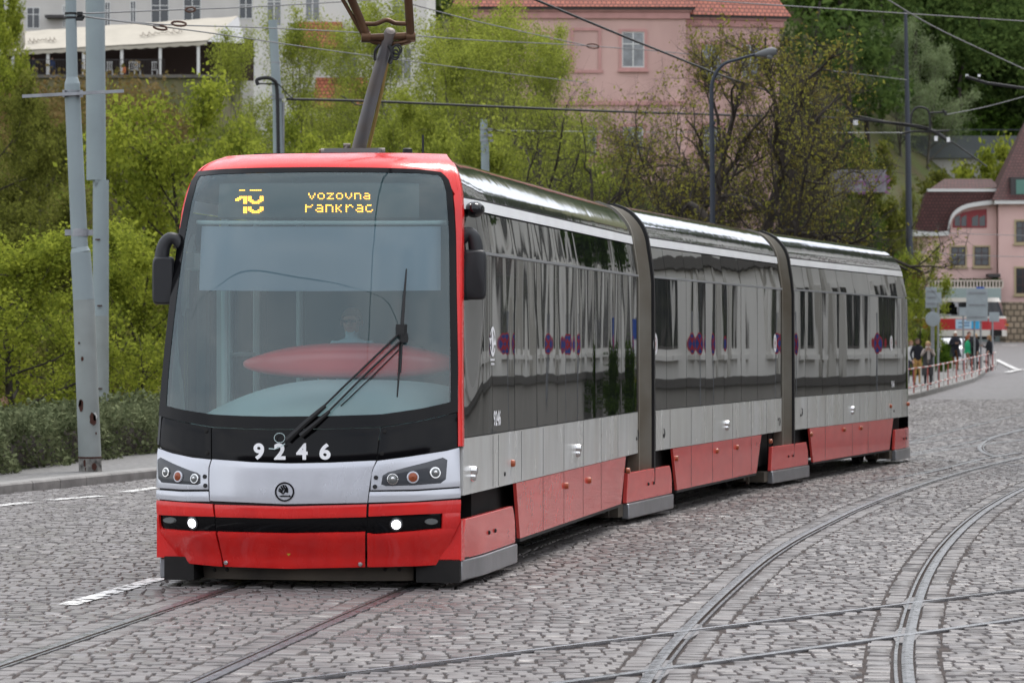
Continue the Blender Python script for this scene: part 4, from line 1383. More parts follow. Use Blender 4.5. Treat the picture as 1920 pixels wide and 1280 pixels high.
fbuild("cab_posts", M_int_teal)
mbx = MB()
mbx.box8([T1.pt(s, w, z) for z in (1.0, 1.75) for s in (2.0, 2.15) for w in (-.28, .28)]); mbx.box8([T1.pt(s, w, z) for z in (1.0, 1.15) for s in (1.55, 2.1) for w in (-.28, .28)])
fbuild("driver_seat", M_int_dark, bevel=.04)
# glazed left side by the cab
for a_, b_ in ((None, .98), (.98, 1.75), (1.9, 3.3)):
    mbx = MB()
    f0 = s1_start if a_ is None else a_ + .01
    side_slab(mbx, T1, -1, f0, b_, 1.23, 2.735, ns=8, nv=8, thick=.012); fbuild("door_window", M_doorglass)
    mbx = MB(); side_slab(mbx, T1, -1, f0, b_, 2.76, 3.09, ns=8, nv=6); fbuild("upper_panel", M_sideglass)
mbx = MB(); side_slab(mbx, T1, -1, 1.75, 1.9, 1.23, 2.735, ns=3, nv=6); side_slab(mbx, T1, -1, 3.3, 3.75, 1.23, 3.09, ns=4, nv=8); fbuild("door_post", M_black)

# wiper
def fpath(pts, off): 
    pts = np.array(pts, float); u, z = to_uv(pts[:, 0], pts[:, 1]); return front(u, z, off if np.ndim(off) == 0 else np.array(off))
mbx = MB()
mbx.tube(fpath(polyline([(541, 826), (575, 794), (612, 762)], 6), .045), [.028, .026, .024, .022, .02, .016], 8)
mbx.tube(fpath(polyline([(566, 818), (600, 790), (620, 772)], 6), .045), [.026, .024, .022, .02, .018, .014], 8)
mbx.tube(fpath(polyline([(606, 766), (680, 694), (745, 630)], 8), .05), .0095, 6)
mbx.tube(fpath(polyline([(615, 776), (690, 700), (752, 640)], 8), .05), .0095, 6)
mbx.tube(fpath(polyline([(640, 762), (700, 705), (752, 652)], 8), .03), .006, 6)
u, z = to_uv(np.array(752), np.array(622)); mbx.box(front(u, z, .045), (.075, .05, .10), -.5)
u, z = to_uv(np.array(756), np.array(636)); mbx.box(front(u, z, .045), (.06, .04, .07), .4)
mbx.tube(fpath(polyline([(761.5, 506), (756, 575), (751, 640), (748, 695), (744.5, 745)], 10), .028), [.006, .009, .012, .013, .014, .014, .012, .011, .009, .006], 6)
mbx.tube(fpath(polyline([(757, 570), (750, 700)], 6), .045), .009, 6)
fbuild("wiper", M_rubber)
mbx = MB()
a = np.linspace(0, 2 * math.pi, 20); mbx.tube(fpath(np.stack((527 + 10 * np.cos(a), 822 + 9 * np.sin(a)), 1), .05), .0025, 5)
mbx.tube(fpath([(507, 842), (518, 843), (530, 838), (537, 833)], .05), .004, 5)
fbuild("wiper_hose", M_int_teal)

# mirrors
def mirror(px, py, wpx, hpx, D, arm, sgn):
    mb = MB(); c = P(px, py, D); k = D / F; w, h = wpx * k / 2, hpx * k / 2
    # rounded box loft front to back
    rings = []
    for dy, sc in ((-.075, .80), (-.062, .93), (-.03, 1.0), (.045, 1.0), (.06, .92)):
        a = np.linspace(0, 2 * math.pi, 28, endpoint=False)
        x = se(np.cos(a), .32) * w * sc; z = se(np.sin(a), .32) * (h - (1 - sc) * w)
        rings.append(np.stack((c[0] + x, np.full(28, c[1] + dy), c[2] + z), 1))
    n = 28
    vs = np.concatenate(rings); fs = [tuple(range(n)), tuple(4 * n + j for j in range(n))]
    for i in range(4):
        for j in range(n): fs.append((i * n + j, i * n + (j + 1) % n, (i + 1) * n + (j + 1) % n, (i + 1) * n + j))
    mb.add(vs, fs)
    o = mb.build("mirror", M_plastic, parent=sec1, smooth=40)
    mb = MB()
    path = np.array([P(x, y, D + .02) for x, y, r in arm]); rr = np.array([r * k for x, y, r in arm])
    q = smoothline(np.concatenate((path, rr[:, None]), 1), 16)
    mb.tube(q[:, :3], q[:, 3], 12)
    mb.tube([P(*arm[-1][:2], D + .02), P(arm[-1][0], arm[-1][1] + 22, D + .02)], [arm[-1][2] * k, arm[-1][2] * k * .9], 12)
    mb.build("mirror_arm", M_plastic, parent=sec1, smooth=50)
mirror(889, 515, 47, 94, 27.75, [(858, 462, 13), (866, 446, 13), (879, 437, 12), (889, 448, 13), (893, 470, 14)], 1)
mirror(307, 526, 42, 90, 28.0, [(340, 462, 11), (330, 449, 11), (317, 448, 12), (307, 462, 13), (303, 484, 14)], -1)
mb = MB()
c0 = P(890, 393, 27.9); k = 27.9 / F
pts = []
for b_ in np.linspace(-math.pi / 2, math.pi / 2, 12):
    pts.append([(c0[0] + 19 * k * math.cos(b_) * math.cos(a_), c0[1] + .12 * math.cos(b_) * math.sin(a_), c0[2] + 15.5 * k * math.sin(b_)) for a_ in np.linspace(0, 2 * math.pi, 24)])
mb.grid(pts)
mb.tube([P(866, 395, 27.95), P(888, 394, 27.9)], .045, 10)
mb.build("camera_pod", M_black, parent=sec1, smooth=180)

# rear end
mb = MB()
U = np.linspace(-1, 1, 20); zz = np.linspace(.3, 3.55, 30)
g_ = []
for z in zz:
    w = float(sW(z)) * .93; s_r = float(rear_s(np.array(z)))
    g_.append(T3.pt(s_r + .28 * (1 - np.abs(U) ** 3), w * U, z))
mb.grid(np.array(g_)); mb.build("rear_end", M_black, parent=sec3, smooth=60)

# ---- roof gear and pantograph
M_pan = mat("pantograph_steel", (0.20, 0.20, 0.215), 0.5, metal=0.3, base2=(0.20, 0.165, 0.14), vscale=3)
M_panrust = mat("pantograph_brown", (0.10, 0.055, 0.03), 0.45, metal=0.6, var=0.3, vscale=6)
M_rope = mat("rope", (0.50, 0.34, 0.12), 0.9)
M_grey = mat("roof_box_grey", (0.13, 0.135, 0.14), 0.6)
mb = MB()
mb.box8([T1.pt(s, w, z) for z in (3.55, 3.615) for s in (1.2, 4.0) for w in (-.75, .15)])
mb.build("roof_box", M_under, parent=sec1)
mb = MB()
DP = 30.6
mb.tube([P(602, 287, DP), P(722, 286, DP)], .042, 12, m=0)
mb.tube([P(598, 287, DP), P(612, 287, DP)], .034, 12, m=1)
mb.tube([P(640, 292, DP), P(650, 277, DP), P(652, 272, DP)], .022, 8, m=0)
mb.tube([P(644, 273, DP), P(657, 273, DP)], .02, 8, m=0)
mb.box(P(665, 290, DP), (.5, .3, .10), -T1.a, m=0)
pan = mb.build("pantograph_base", [M_pan, M_panrust], parent=tram)
mb = MB()
low = np.array([P(672, 282, DP - .05), P(700, 170, 30.3), P(731, 62, 30.0)])
mb.tube(polyline(low, 8), np.linspace(.067, .052, 8), 16)
mb.lathe(P(731, 62, 30.0), [(.052, 0), (.045, .025), (.02, .035)], 16, (P(731, 62, 30) - P(725, 85, 30.1)))
mb.build("lower_arm", M_pan, parent=pan)
mb = MB()
mb.tube([P(690, 71, 30.02), P(762, 68, 30.02)], .034, 14)
mb.build("knuckle_tube", M_panrust, parent=pan)
mb = MB()
K = P
mb.tube(smoothline([P(764, 45, 30), P(771, 66, 30), P(765, 78, 30), P(735, 82, 30.05), P(700, 78, 30.05), P(686, 68, 30)], 24), .026, 10)
mb.tube([P(757, -160, 29.6), P(765, -10, 29.9), P(770, 68, 30)], .038, 12)
mb.tube([P(600, -160, 29.6), P(655, -10, 29.9), P(688, 66, 30)], .038, 12)
mb.tube([P(575, -160, 29.7), P(637, -10, 29.9), P(684, 72, 30.02)], .018, 8)
mb.tube(smoothline([P(684, 45, 29.97), P(705, 45, 29.97), P(725, 38, 29.97), P(742, 44, 29.97), P(766, 45, 29.97)], 20), .021, 10)
mb.lathe(P(686, 70, 30), [(.05, -.04), (.05, .04)], 12, (1, .1, 0)); mb.lathe(P(770, 70, 30), [(.045, -.04), (.045, .04)], 12, (1, .1, 0))
mb.build("upper_arm", M_panrust, parent=pan)
mb = MB()
a = np.linspace(0, 2 * math.pi, 20)
for cx_, cy_, rx, ry in ((742, 97, 8, 11), (745, 93, 8, 9), (741, 103, 7, 9)):
    mb.tube(np.array([P(cx_ + rx * math.cos(q), cy_ + ry * math.sin(q), 29.95) for q in a]), .009, 6)
mb.tube(smoothline([P(712, 84, 30), P(704, 96, 30), P(703, 112, 30.1)], 10), .014, 8)
mb.tube(smoothline([P(730, 86, 30), P(736, 100, 30), P(731, 118, 30.1)], 10), .02, 8)
mb.build("cable_loop", M_rubber, parent=pan)
mb = MB(); mb.tube([P(727, 118, 30.15), P(716, 175, 30.35), P(692, 280, DP)], .011, 6); mb.tube([P(724, 122, 30.15), P(713, 178, 30.35), P(689, 280, DP)], .009, 6)
mb.build("rope", M_rope, parent=pan)
mb = MB(); mb.tube([P(793, 290, 32), P(793, 253, 32)], .012, 6); mb.build("antenna", M_rubber, parent=sec1)
mb = MB(); mb.lathe(P(764, 290, 31), [(.045, -.02), (.045, .05), (.03, .06)], 12); mb.build("roof_vent", M_rubber, parent=sec1)
# ================================================================== TREES
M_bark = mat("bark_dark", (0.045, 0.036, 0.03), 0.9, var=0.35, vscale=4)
M_barkgrey = mat("bark_grey", (0.10, 0.09, 0.075), 0.9, var=0.35, vscale=4)
LF_spring = leaf_mat("leaf_spring", (0.38, 0.42, 0.06), (0.15, 0.19, 0.03))
LF_poplar = leaf_mat("leaf_pale_spring", (0.38, 0.42, 0.075), (0.16, 0.195, 0.035))
LF_bud = leaf_mat("leaf_bud_ochre", (0.31, 0.31, 0.06), (0.14, 0.11, 0.035))
LF_green = leaf_mat("leaf_green", (0.10, 0.17, 0.022), (0.04, 0.075, 0.012))
LF_pale = leaf_mat("leaf_silver", (0.30, 0.36, 0.20), (0.17, 0.23, 0.10))
LF_olive = leaf_mat("leaf_olive", (0.20, 0.215, 0.045), (0.08, 0.09, 0.02))
LF_brown = leaf_mat("twig_brown", (0.21, 0.14, 0.06), (0.13, 0.12, 0.04), 0.2)
LF_hedge = leaf_mat("leaf_hedge", (0.20, 0.225, 0.12), (0.075, 0.092, 0.045), 0.2)
LF_dark = leaf_mat("leaf_dark", (0.075, 0.13, 0.022), (0.03, 0.055, 0.012), 0.3)

def leaf_quads(pos, size, rng, flat=0.0):
    n = len(pos)
    a = rng.normal(size=(n, 3)); a[:, 2] *= (1 - flat); a /= np.linalg.norm(a, axis=1, keepdims=True)
    b = rng.normal(size=(n, 3)); b[:, 2] *= (1 - flat); b -= a * (a * b).sum(1, keepdims=True); b /= np.linalg.norm(b, axis=1, keepdims=True)
    s = size * rng.uniform(.55, 1.3, (n, 1))
    a = a * s; b = b * s * rng.uniform(.45, .8, (n, 1))
    v = np.stack((pos - a, pos + b * .9 - a * .1, pos + a, pos - b * .9 - a * .1), 1).reshape(-1, 3)
    return v, np.arange(n * 4).reshape(n, 4)

def tubes_arrays(tubes):
    mb = MB()
    for path, rad, n in tubes: mb.tube(path, rad, n, cap=False)
    v = np.concatenate(mb.v); f = np.array([q for q in mb.f]); return v, f

def wander(rng, p, d, Lg, n, wob, up):
    path = [np.array(p, float)]; d = np.array(d, float) / np.linalg.norm(d)
    for i in range(n):
        d = d + rng.normal(0, wob, 3) + np.array((0, 0, up)); d /= np.linalg.norm(d)
        path.append(path[-1] + d * Lg / n)
    return np.array(path)

def gen_tree(seed, H=9.0, r0=.16, clear=.2, spread=1.0, n1=9, n2=6, n3=5, n4=0, up=.06, wob=.16, l1=.42, l2=.5, l3=.5, leafs=14, lsize=.07, lscat=.16, lean=0.0, trunks=1, r1=.5):
    rng = np.random.RandomState(seed)
    tubes = []; lp = []; tw_a = []; tw_b = []
    for tk in range(trunks):
        d0 = np.array((rng.normal(0, .06) + lean + (0 if trunks == 1 else rng.normal(0, .3)), rng.normal(0, .06) + (0 if trunks == 1 else rng.normal(0, .3)), 1))
        tr = wander(rng, (0, 0, -.3), d0, H * rng.uniform(.8, .92), 9, .07, .03)
        rr = np.linspace(r0, r0 * .22, 10) / (1 if trunks == 1 else 1.5); rr[0] *= 1.35
        tubes.append((tr, rr, 7))
        for i in range(n1):
            t = clear + (1 - clear) * (i + rng.uniform(0, .8)) / n1; t = min(t, .99)
            k = t * 9; i0 = int(k); p = tr[i0] * (1 - k + i0) + tr[min(i0 + 1, 9)] * (k - i0)
            az = i * 2.4 + rng.uniform(-.5, .5)
            el = rng.uniform(.25, .75) + .5 * t
            d = np.array((math.cos(az) * spread, math.sin(az) * spread, el))
            L1 = H * l1 * rng.uniform(.75, 1.15) * (1.08 - .62 * max(0, t - .25))
            b1 = wander(rng, p, d, L1, 6, wob, up)
            rb = np.interp(t, [0, 1], [r0, r0 * .25]) * r1
            tubes.append((b1, np.linspace(rb, rb * .25, 7), 5))
            for j in range(n2):
                t2 = rng.uniform(.2, 1.0); k = t2 * 6; i0 = min(int(k), 5)
                p2 = b1[i0] * (1 - k + i0) + b1[i0 + 1] * (k - i0)
                d2 = (b1[i0 + 1] - b1[i0]); d2 = d2 / np.linalg.norm(d2) + rng.normal(0, .62, 3); d2[2] += .12
                b2 = wander(rng, p2, d2, L1 * l2 * rng.uniform(.6, 1.1) * (1.1 - .5 * t2), 4, wob * 1.2, up)
                r2 = rb * .42 * (1 - .4 * t2)
                tubes.append((b2, np.linspace(r2, r2 * .35, 5), 4))
                for m_ in range(n3):
                    t3 = rng.uniform(.15, 1); k = t3 * 4; i0 = min(int(k), 3)
                    p3 = b2[i0] * (1 - k + i0) + b2[i0 + 1] * (k - i0)
                    d3 = (b2[i0 + 1] - b2[i0]); d3 = d3 / np.linalg.norm(d3) + rng.normal(0, .7, 3); d3[2] += .15
                    b3 = wander(rng, p3, d3, L1 * l2 * l3 * rng.uniform(.6, 1.1), 2, wob, up)
                    tubes.append((b3, [r2 * .35, r2 * .25, r2 * .12], 3))
                    q = rng.uniform(0, 1, (leafs, 1)) * 2
                    pos = np.where(q < 1, b3[0] * (1 - q) + b3[1] * q, b3[1] * (2 - q) + b3[2] * (q - 1))
                    lp.append(pos + rng.normal(0, lscat, (leafs, 3)))
                    for w_ in range(n4):
                        q = rng.uniform(.2, 1); pa = b3[1] * (1 - q) + b3[2] * q
                        dd = rng.normal(0, 1, 3); dd[2] += .3; dd /= np.linalg.norm(dd)
                        tubes.append((np.array((pa, pa + dd * L1 * l2 * l3 * .5)), [r2 * .16, r2 * .07], 3))
    v, f = tubes_arrays(tubes)
    lp = np.concatenate(lp)
    lv, lf = leaf_quads(lp, lsize, rng)
    return (v, f, lv, lf)

PROTO = {}
def proto(name, **kw): PROTO[name] = gen_tree(**kw)
proto("spring", seed=3, H=9, r0=.17, clear=.10, spread=1.15, n1=14, n2=8, n3=6, n4=1, leafs=34, lsize=.085, lscat=.19, l1=.5, wob=.22)
proto("spring_b", seed=8, H=9, r0=.17, clear=.08, spread=1.2, n1=14, n2=8, n3=6, n4=1, leafs=34, lsize=.085, lscat=.19, l1=.5, wob=.25)
proto("poplar", seed=21, H=13, r0=.15, clear=.06, spread=.8, n1=17, n2=8, n3=6, n4=2, leafs=20, lsize=.075, lscat=.24, l1=.36, up=.10, wob=.17)
proto("poplar_b", seed=27, H=13, r0=.13, clear=.05, spread=.9, n1=11, n2=8, n3=6, n4=2, leafs=20, lsize=.075, lscat=.24, l1=.38, up=.10, wob=.2, trunks=2)
proto("bare", seed=41, H=9.5, r0=.19, clear=.22, spread=1.25, n1=9, n2=8, n3=6, n4=7, leafs=7, lsize=.055, lscat=.12, l1=.52, wob=.3, up=.04, r1=.6)
proto("bare_b", seed=47, H=9.5, r0=.20, clear=.2, spread=1.3, n1=10, n2=8, n3=6, n4=7, leafs=7, lsize=.055, lscat=.12, l1=.50, wob=.32, up=.03, r1=.6, lean=.1)
proto("old", seed=83, H=11, r0=.26, clear=.33, spread=1.25, n1=9, n2=8, n3=6, n4=7, leafs=8, lsize=.06, lscat=.14, l1=.43, wob=.36, up=.09, r1=.72)
proto("street", seed=91, H=15, r0=.22, clear=.42, spread=.9, n1=12, n2=7, n3=5, leafs=26, lsize=.2, lscat=.3, l1=.27)
proto("full", seed=61, H=10, r0=.2, clear=.1, spread=1.0, n1=13, n2=7, n3=5, leafs=26, lsize=.15, lscat=.28, l1=.42)
proto("bush", seed=71, H=3.0, r0=.05, clear=.02, spread=1.0, n1=9, n2=7, n3=5, leafs=16, lsize=.08, lscat=.13, l1=.5, trunks=2)
_cache = {}
def tree(kind, leafm, barkm, px, D, top, label, name="tree", wscale=1.0, rz=None, group=None, X=None, cat="tree", sink=0.0):
    """tree whose top shows at photograph row `top` when standing at depth D"""
    x = (px - 960) / F * D if X is None else X
    base = float(terrain(x, D)) - .14 - sink
    topz = CAMZ + (HOR - top) / F * D
    v, f, lv, lf = PROTO[kind]
    h = lv[:, 2].max()
    sc = max(.3, (topz - base) / h)
    rz = rnd.uniform(0, 6.28) if rz is None else rz
    r = thing(name, (x, D, base), label, cat, rz=rz, group=group)
    r.scale = (sc * wscale, sc * wscale, sc)
    key = (kind, leafm.name, barkm.name)
    if key not in _cache:
        t = make_obj("trunk", v, f, barkm, smooth=180); c = make_obj("crown", lv, lf, leafm, smooth=0)
        _cache[key] = (t.data, c.data)
        t.parent = r; c.parent = r
    else:
        for nm, me in zip(("trunk", "crown"), _cache[key]):
            o = bpy.data.objects.new(nm, me); COL.objects.link(o); o.parent = r
    return r

SPR = "spring trees in the park on the left"
tree("spring", LF_spring, M_bark, 400, 88, 110, "bright yellow-green leafy tree right behind the tram's left roof corner", wscale=.84, group=SPR)
tree("spring_b", LF_spring, M_bark, 545, 104, 235, "yellow-green tree partly hidden by the grey mast beside the pantograph", wscale=.9, group=SPR)
tree("spring_b", LF_spring, M_bark, 40, 66, 372, "low spreading spring tree at the left picture edge behind the hedge", wscale=1.25, group=SPR)
tree("spring", LF_spring, M_bark, 245, 70, 395, "low spring tree between the two masts and the tram's left mirror", wscale=1.1, group=SPR)
tree("spring", LF_olive, M_bark, 130, 80, 330, "olive-green tree just behind the two thick grey masts", wscale=1.1, group=SPR)
tree("spring_b", LF_olive, M_bark, -30, 110, 110, "tall olive-brown tree cut by the left picture edge", wscale=.75, group=SPR)
tree("spring", LF_olive, M_barkgrey, 60, 125, 150, "loose olive tree below the cafe terrace at far left", wscale=.7, group=SPR)
tree("bare_b", LF_brown, M_barkgrey, 250, 135, 180, "brown leafless bush-like tree under the terrace wall", wscale=.8, group=SPR)
tree("bare", LF_brown, M_barkgrey, 225, 120, 290, "second brown leafless tree lower down beside the right mast", wscale=.8, group=SPR)
POP = "slender spring trees behind the pantograph"
for i, (px, D, top, k, lm, w) in enumerate(((478, 150, 30, "poplar", LF_poplar, .9), (560, 140, -15, "poplar_b", LF_poplar, .8), (622, 152, 20, "poplar", LF_poplar, .8), (690, 138, -40, "poplar_b", LF_poplar, .8),
                                            (765, 135, -30, "poplar", LF_poplar, .85), (815, 128, 40, "poplar_b", LF_poplar, .9), (868, 132, -40, "poplar", LF_poplar, .95), (935, 138, -25, "poplar_b", LF_poplar, 1.0), (1000, 140, 20, "poplar", LF_poplar, .85), (900, 122, 20, "poplar_b", LF_poplar, .95), (962, 130, 5, "poplar_b", LF_poplar, 1.0), (1060, 128, 40, "poplar", LF_poplar, .8), (960, 118, 150, "poplar", LF_poplar, 1.0),
                                            (720, 118, 150, "spring", LF_poplar, .8), (620, 112, 190, "spring_b", LF_spring, .8), (860, 112, 195, "spring_b", LF_poplar, .85), (790, 105, 255, "bare", LF_brown, .7))):
    where = ["left of the grey mast", "just right of the grey mast", "left of the pantograph arm", "behind the pantograph's left fork", "right of the pantograph's right fork", "short, right of the pantograph rope", "in front of the pink house's left corner",
             "before the pink house's second window", "thin, before the pink house's blind window", "nearer one hiding the pink house's left windows", "wide one before the pink house's left half", "slim one just right of the pink house's blind window", "shorter one under the pink house's blind window", "round and low right of the pantograph arm", "round and low left of the pantograph arm", "round, left of the short grey mast", "brown and bare just above the tram roof"][i]
    tree(k, lm, M_barkgrey, px, D, top, f"light green spring tree standing {where}", wscale=w, group=POP)
BAR = "dark branching trees behind the tram"
for i, (px, D, top, k, w, lm) in enumerate(((1022, 98, 70, "bare", .9, LF_poplar), (1160, 104, 215, "bare_b", .8, LF_bud), (1285, 88, 22, "old", .78, LF_bud), (1385, 90, -5, "old", 1.02, LF_bud), (1490, 94, 60, "old", .78, LF_bud),
                                            (1520, 100, 150, "bare", .62, LF_bud), (1425, 110, 50, "bare", .62, LF_bud), (1560, 96, 320, "bare_b", .6, LF_bud), (1330, 98, 170, "bare", .9, LF_poplar), (1075, 112, 250, "spring", .8, LF_poplar), (1205, 94, 85, "bare", .85, LF_bud), (1340, 92, 30, "bare_b", .85, LF_bud), (1470, 88, 55, "bare_b", .68, LF_bud), (1115, 96, 140, "bare_b", .8, LF_poplar))):
    where = ["with the forked dark trunk before the pink house's middle", "low, under the pink house's lower windows", "before the right corner of the pink house", "with crooked limbs beside the street lamp", "with ochre buds right of the street lamp",
             "ochre-budded, left of the grey mast on the hill side", "tall and reddish behind the street lamp head", "low and dark above the tram's tail", "pale green, behind the street lamp pole", "round, low and pale above the first bellows", "half bare, left of the pink house's right window", "tall, just left of the street lamp", "just right of the street lamp head, with ochre buds", "thin and low above the front section's rear roof"][i]
    tree(k, lm, M_bark, px, D, top, f"spring tree {where}", wscale=w, group=BAR)
tree("poplar_b", LF_pale, M_barkgrey, 1690, 285, 20, "silvery pale tree on the hillside at upper right", wscale=1.15, group="hillside trees at right")
tree("poplar", LF_pale, M_barkgrey, 1740, 288, 70, "smaller silvery tree right of the tall hillside mast", wscale=1.1, group="hillside trees at right")
tree("full", LF_spring, M_barkgrey, 1862, 268, 245, "yellow-green tree in front of the grey retaining wall", wscale=.6, group="hillside trees at right", sink=6)
tree("full", LF_olive, M_barkgrey, 1790, 270, 300, "bushy tree behind the villa's brown roof", wscale=1.0, group="hillside trees at right", sink=4)
tree("spring_b", LF_spring, M_bark, 1722, 150, 440, "ivy-like bright tree left of the pink villa", wscale=.55, group="hillside trees at right")
tree("poplar", LF_olive, M_bark, 1690, 215, 330, "olive tree between the hillside mast and the villa's roof", wscale=.5, group="hillside trees at right")
tree("full", LF_olive, M_bark, 1640, 232, 255, "round olive tree on the grass slope left of the hillside mast", wscale=.8, group="hillside trees at right")
tree("poplar_b", LF_green, M_bark, 1640, 175, 385, "green tree just above the tram's tail before the lilac wall", wscale=.5, group="hillside trees at right")
for i, (px, D, top, w) in enumerate(((1722, 152, 600, .7), (1752, 158, 606, .7), (1775, 166, 628, .6), (1688, 150, 590, .7))):
    tree("bush", (LF_green, LF_green, LF_dark, LF_spring)[i], M_bark, px, D, top, "green bush behind the red and white railing, " + ["left of the round sign", "behind the round sign's pole", "darkest one beside the white-haired man", "touching the tram's tail"][i],
         name="bush", wscale=w, group="bushes behind the railing", cat="bush")
tree("full", LF_spring, M_bark, 8, 205, -40, "dark-trunked tree by the grey building at the top left corner", wscale=.5, group=SPR)

# ---- masses one cannot count: shrubs on the slopes, wood on the hill
def cloud(rng, n_blob, pick, per, rr, lsize, squash=.7):
    P_ = []
    for _ in range(n_blob):
        x, y = pick(rng)
        z = float(terrain(x, y)) - .14
        r = rng.uniform(*rr)
        d = rng.normal(size=(per, 3)); d /= np.linalg.norm(d, axis=1, keepdims=True)
        q = d * (rng.uniform(.35, 1.0, (per, 1)) ** .5) * r * (1 + .35 * np.sin(d[:, :1] * 5 + x) * np.cos(d[:, 2:] * 4 + y))
        q[:, 2] = q[:, 2] * squash + r * squash * .8
        P_.append(q + np.array((x, y, z)))
    return leaf_quads(np.concatenate(P_), lsize, rng)
def pick_slope(rng):
    while True:
        D = rng.uniform(92, 215); px = rng.uniform(-80, 1680); x = (px - 960) / F * D
        if D > np.interp(x, _y0x, _y0y) + 4: return x, D
def pick_left(rng):
    while True:
        D = rng.uniform(78, 200); px = rng.uniform(-120, 330); x = (px - 960) / F * D
        if D > np.interp(x, _y0x, _y0y) - 6: return x, D
def pick_brown(rng):
    D = rng.uniform(185, 224); px = rng.uniform(-60, 345); return (px - 960) / F * D, D
def pick_right(rng):
    D = rng.uniform(205, 330); px = rng.uniform(1380, 2050)
    if px > 1670: D = rng.uniform(297, 335)
    return (px - 960) / F * D, D
rg = np.random.RandomState(99)
v, f = cloud(rg, 210, pick_slope, 420, (.9, 2.0), .15)
make_obj("slope_shrubs", v, f, leaf_mat("leaf_shrub", (0.21, 0.27, 0.045), (0.09, 0.115, 0.03)), label="loose green undergrowth covering the slope behind the trees", cat="undergrowth", kind="stuff", smooth=0)
v, f = cloud(rg, 90, pick_left, 480, (1.0, 2.3), .14)
make_obj("park_shrubs", v, f, leaf_mat("leaf_shrub_olive", (0.20, 0.21, 0.05), (0.12, 0.095, 0.04)), label="olive and brown undergrowth below the cafe terrace", cat="undergrowth", kind="stuff", smooth=0)
v, f = cloud(rg, 60, pick_brown, 420, (1.6, 3.0), .15, 1.0)
make_obj('wall_shrubs', v, f, LF_brown, label='brown bare scrub growing up the terrace wall', cat='undergrowth', kind='stuff', smooth=0)
def wood(rng):
    vs, fs, n = [], [], 0
    tv, tf, tn = [], [], 0
    for _ in range(150):
        D = rng.uniform(262, 350); px = rng.uniform(1250, 2080) if rng.rand() < .75 else rng.uniform(-200, 1400)
        if px > 1670: D = rng.uniform(300, 350)
        x = (px - 960) / F * D; z = float(terrain(x, D)) - .3
        H = rng.uniform(7, 14); R_ = H * rng.uniform(.26, .4)
        blobs = rng.randint(6, 11)
        pos = []
        for b in range(blobs):
            c = np.array((rng.normal(0, R_ * .55), rng.normal(0, R_ * .55), H * rng.uniform(.42, 1.0))); r = R_ * rng.uniform(.35, .7)
            d = rng.normal(size=(150, 3)); d /= np.linalg.norm(d, axis=1, keepdims=True); pos.append(c + d * r * rng.uniform(.5, 1.05, (150, 1)))
        v, f = leaf_quads(np.concatenate(pos) + (x, D, z), .30, rng); vs.append(v); fs.append(f + n); n += len(v)
        mb = MB(); mb.tube(np.array(((x, D, z), (x + rng.normal(0, .3), D, z + H * .5), (x + rng.normal(0, .5), D, z + H * .85))), [.26, .2, .08], 5, cap=False)
        tv.append(mb.v[0]); tf.append(np.array(mb.f) + tn); tn += len(mb.v[0])
    o = make_obj("hill_wood", np.concatenate(vs), np.concatenate(fs), leaf_mat("leaf_wood", (0.11, 0.165, 0.045), (0.035, 0.062, 0.018), .35), label="dark green wood covering the hillside in the background", cat="woodland", kind="stuff", smooth=0)
    make_obj("wood_trunks", np.concatenate(tv), np.concatenate(tf), M_bark, parent=o)
wood(np.random.RandomState(5))
v, f = cloud(rg, 200, pick_right, 300, (1.4, 3.0), .24)
make_obj("hill_shrubs", v, f, LF_dark, label="dense dark green scrub on the steep slope at upper right", cat="undergrowth", kind="stuff", smooth=0)

# ---- hedge along the pavement
def hedge():
    rng = np.random.RandomState(31)
    line = np.array([(-11.5, 40.0), (-9.0, 43), (-7.35, 46.4), (-6.9, 51), (-6.15, 56.2), (-4.8, 63), (-3.6, 68)])
    line = polyline(line, 200)
    n = 60000
    k = rng.randint(0, 199, n); u = rng.rand(n, 1)
    c = line[k] * (1 - u) + line[k + 1] * u
    # profile of a clipped loose hedge 1.9 m deep, about 1.15 m tall, bulging
    a = rng.uniform(-.12, math.pi + .1, n); s = rng.uniform(.82, 1.06, n)
    top = .80 + .07 * np.sin(c[:, 1] * 1.3) + .08 * np.sin(c[:, 1] * 3.7 + 1) + .05 * np.sin(c[:, 0] * 9)
    lat = 1.15 * np.cos(a) * s; h = np.clip(top * (.5 + .5 * np.sin(a)) * s + rng.normal(0, .03, n), .02, None)
    h = np.where(a < 0.5, top * rng.uniform(0, 1, n), h); lat = np.where(a < .5, 1.05 * s + .12 * np.sin(h * 4 + c[:, 1] * 2.1), lat)
    pos = np.stack((c[:, 0] - 1.15 + lat * .97, c[:, 1] - lat * .25, .1 + h), 1)
    v, f = leaf_quads(pos, .045, rng)
    r = thing("hedge", (-7.5, 50, .1), "low dense grey-green hedge along the pavement on the left", "hedge")
    make_obj("foliage", v, f, LF_hedge, parent=r, smooth=0)
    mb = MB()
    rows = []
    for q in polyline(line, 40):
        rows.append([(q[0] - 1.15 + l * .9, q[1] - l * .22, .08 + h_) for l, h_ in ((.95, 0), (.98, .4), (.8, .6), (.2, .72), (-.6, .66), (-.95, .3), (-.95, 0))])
    mb.grid(rows); mb.build("dark_core", M_bark, parent=r, smooth=60)  # closed dark sheet filling the hedge inside its leaves
hedge()
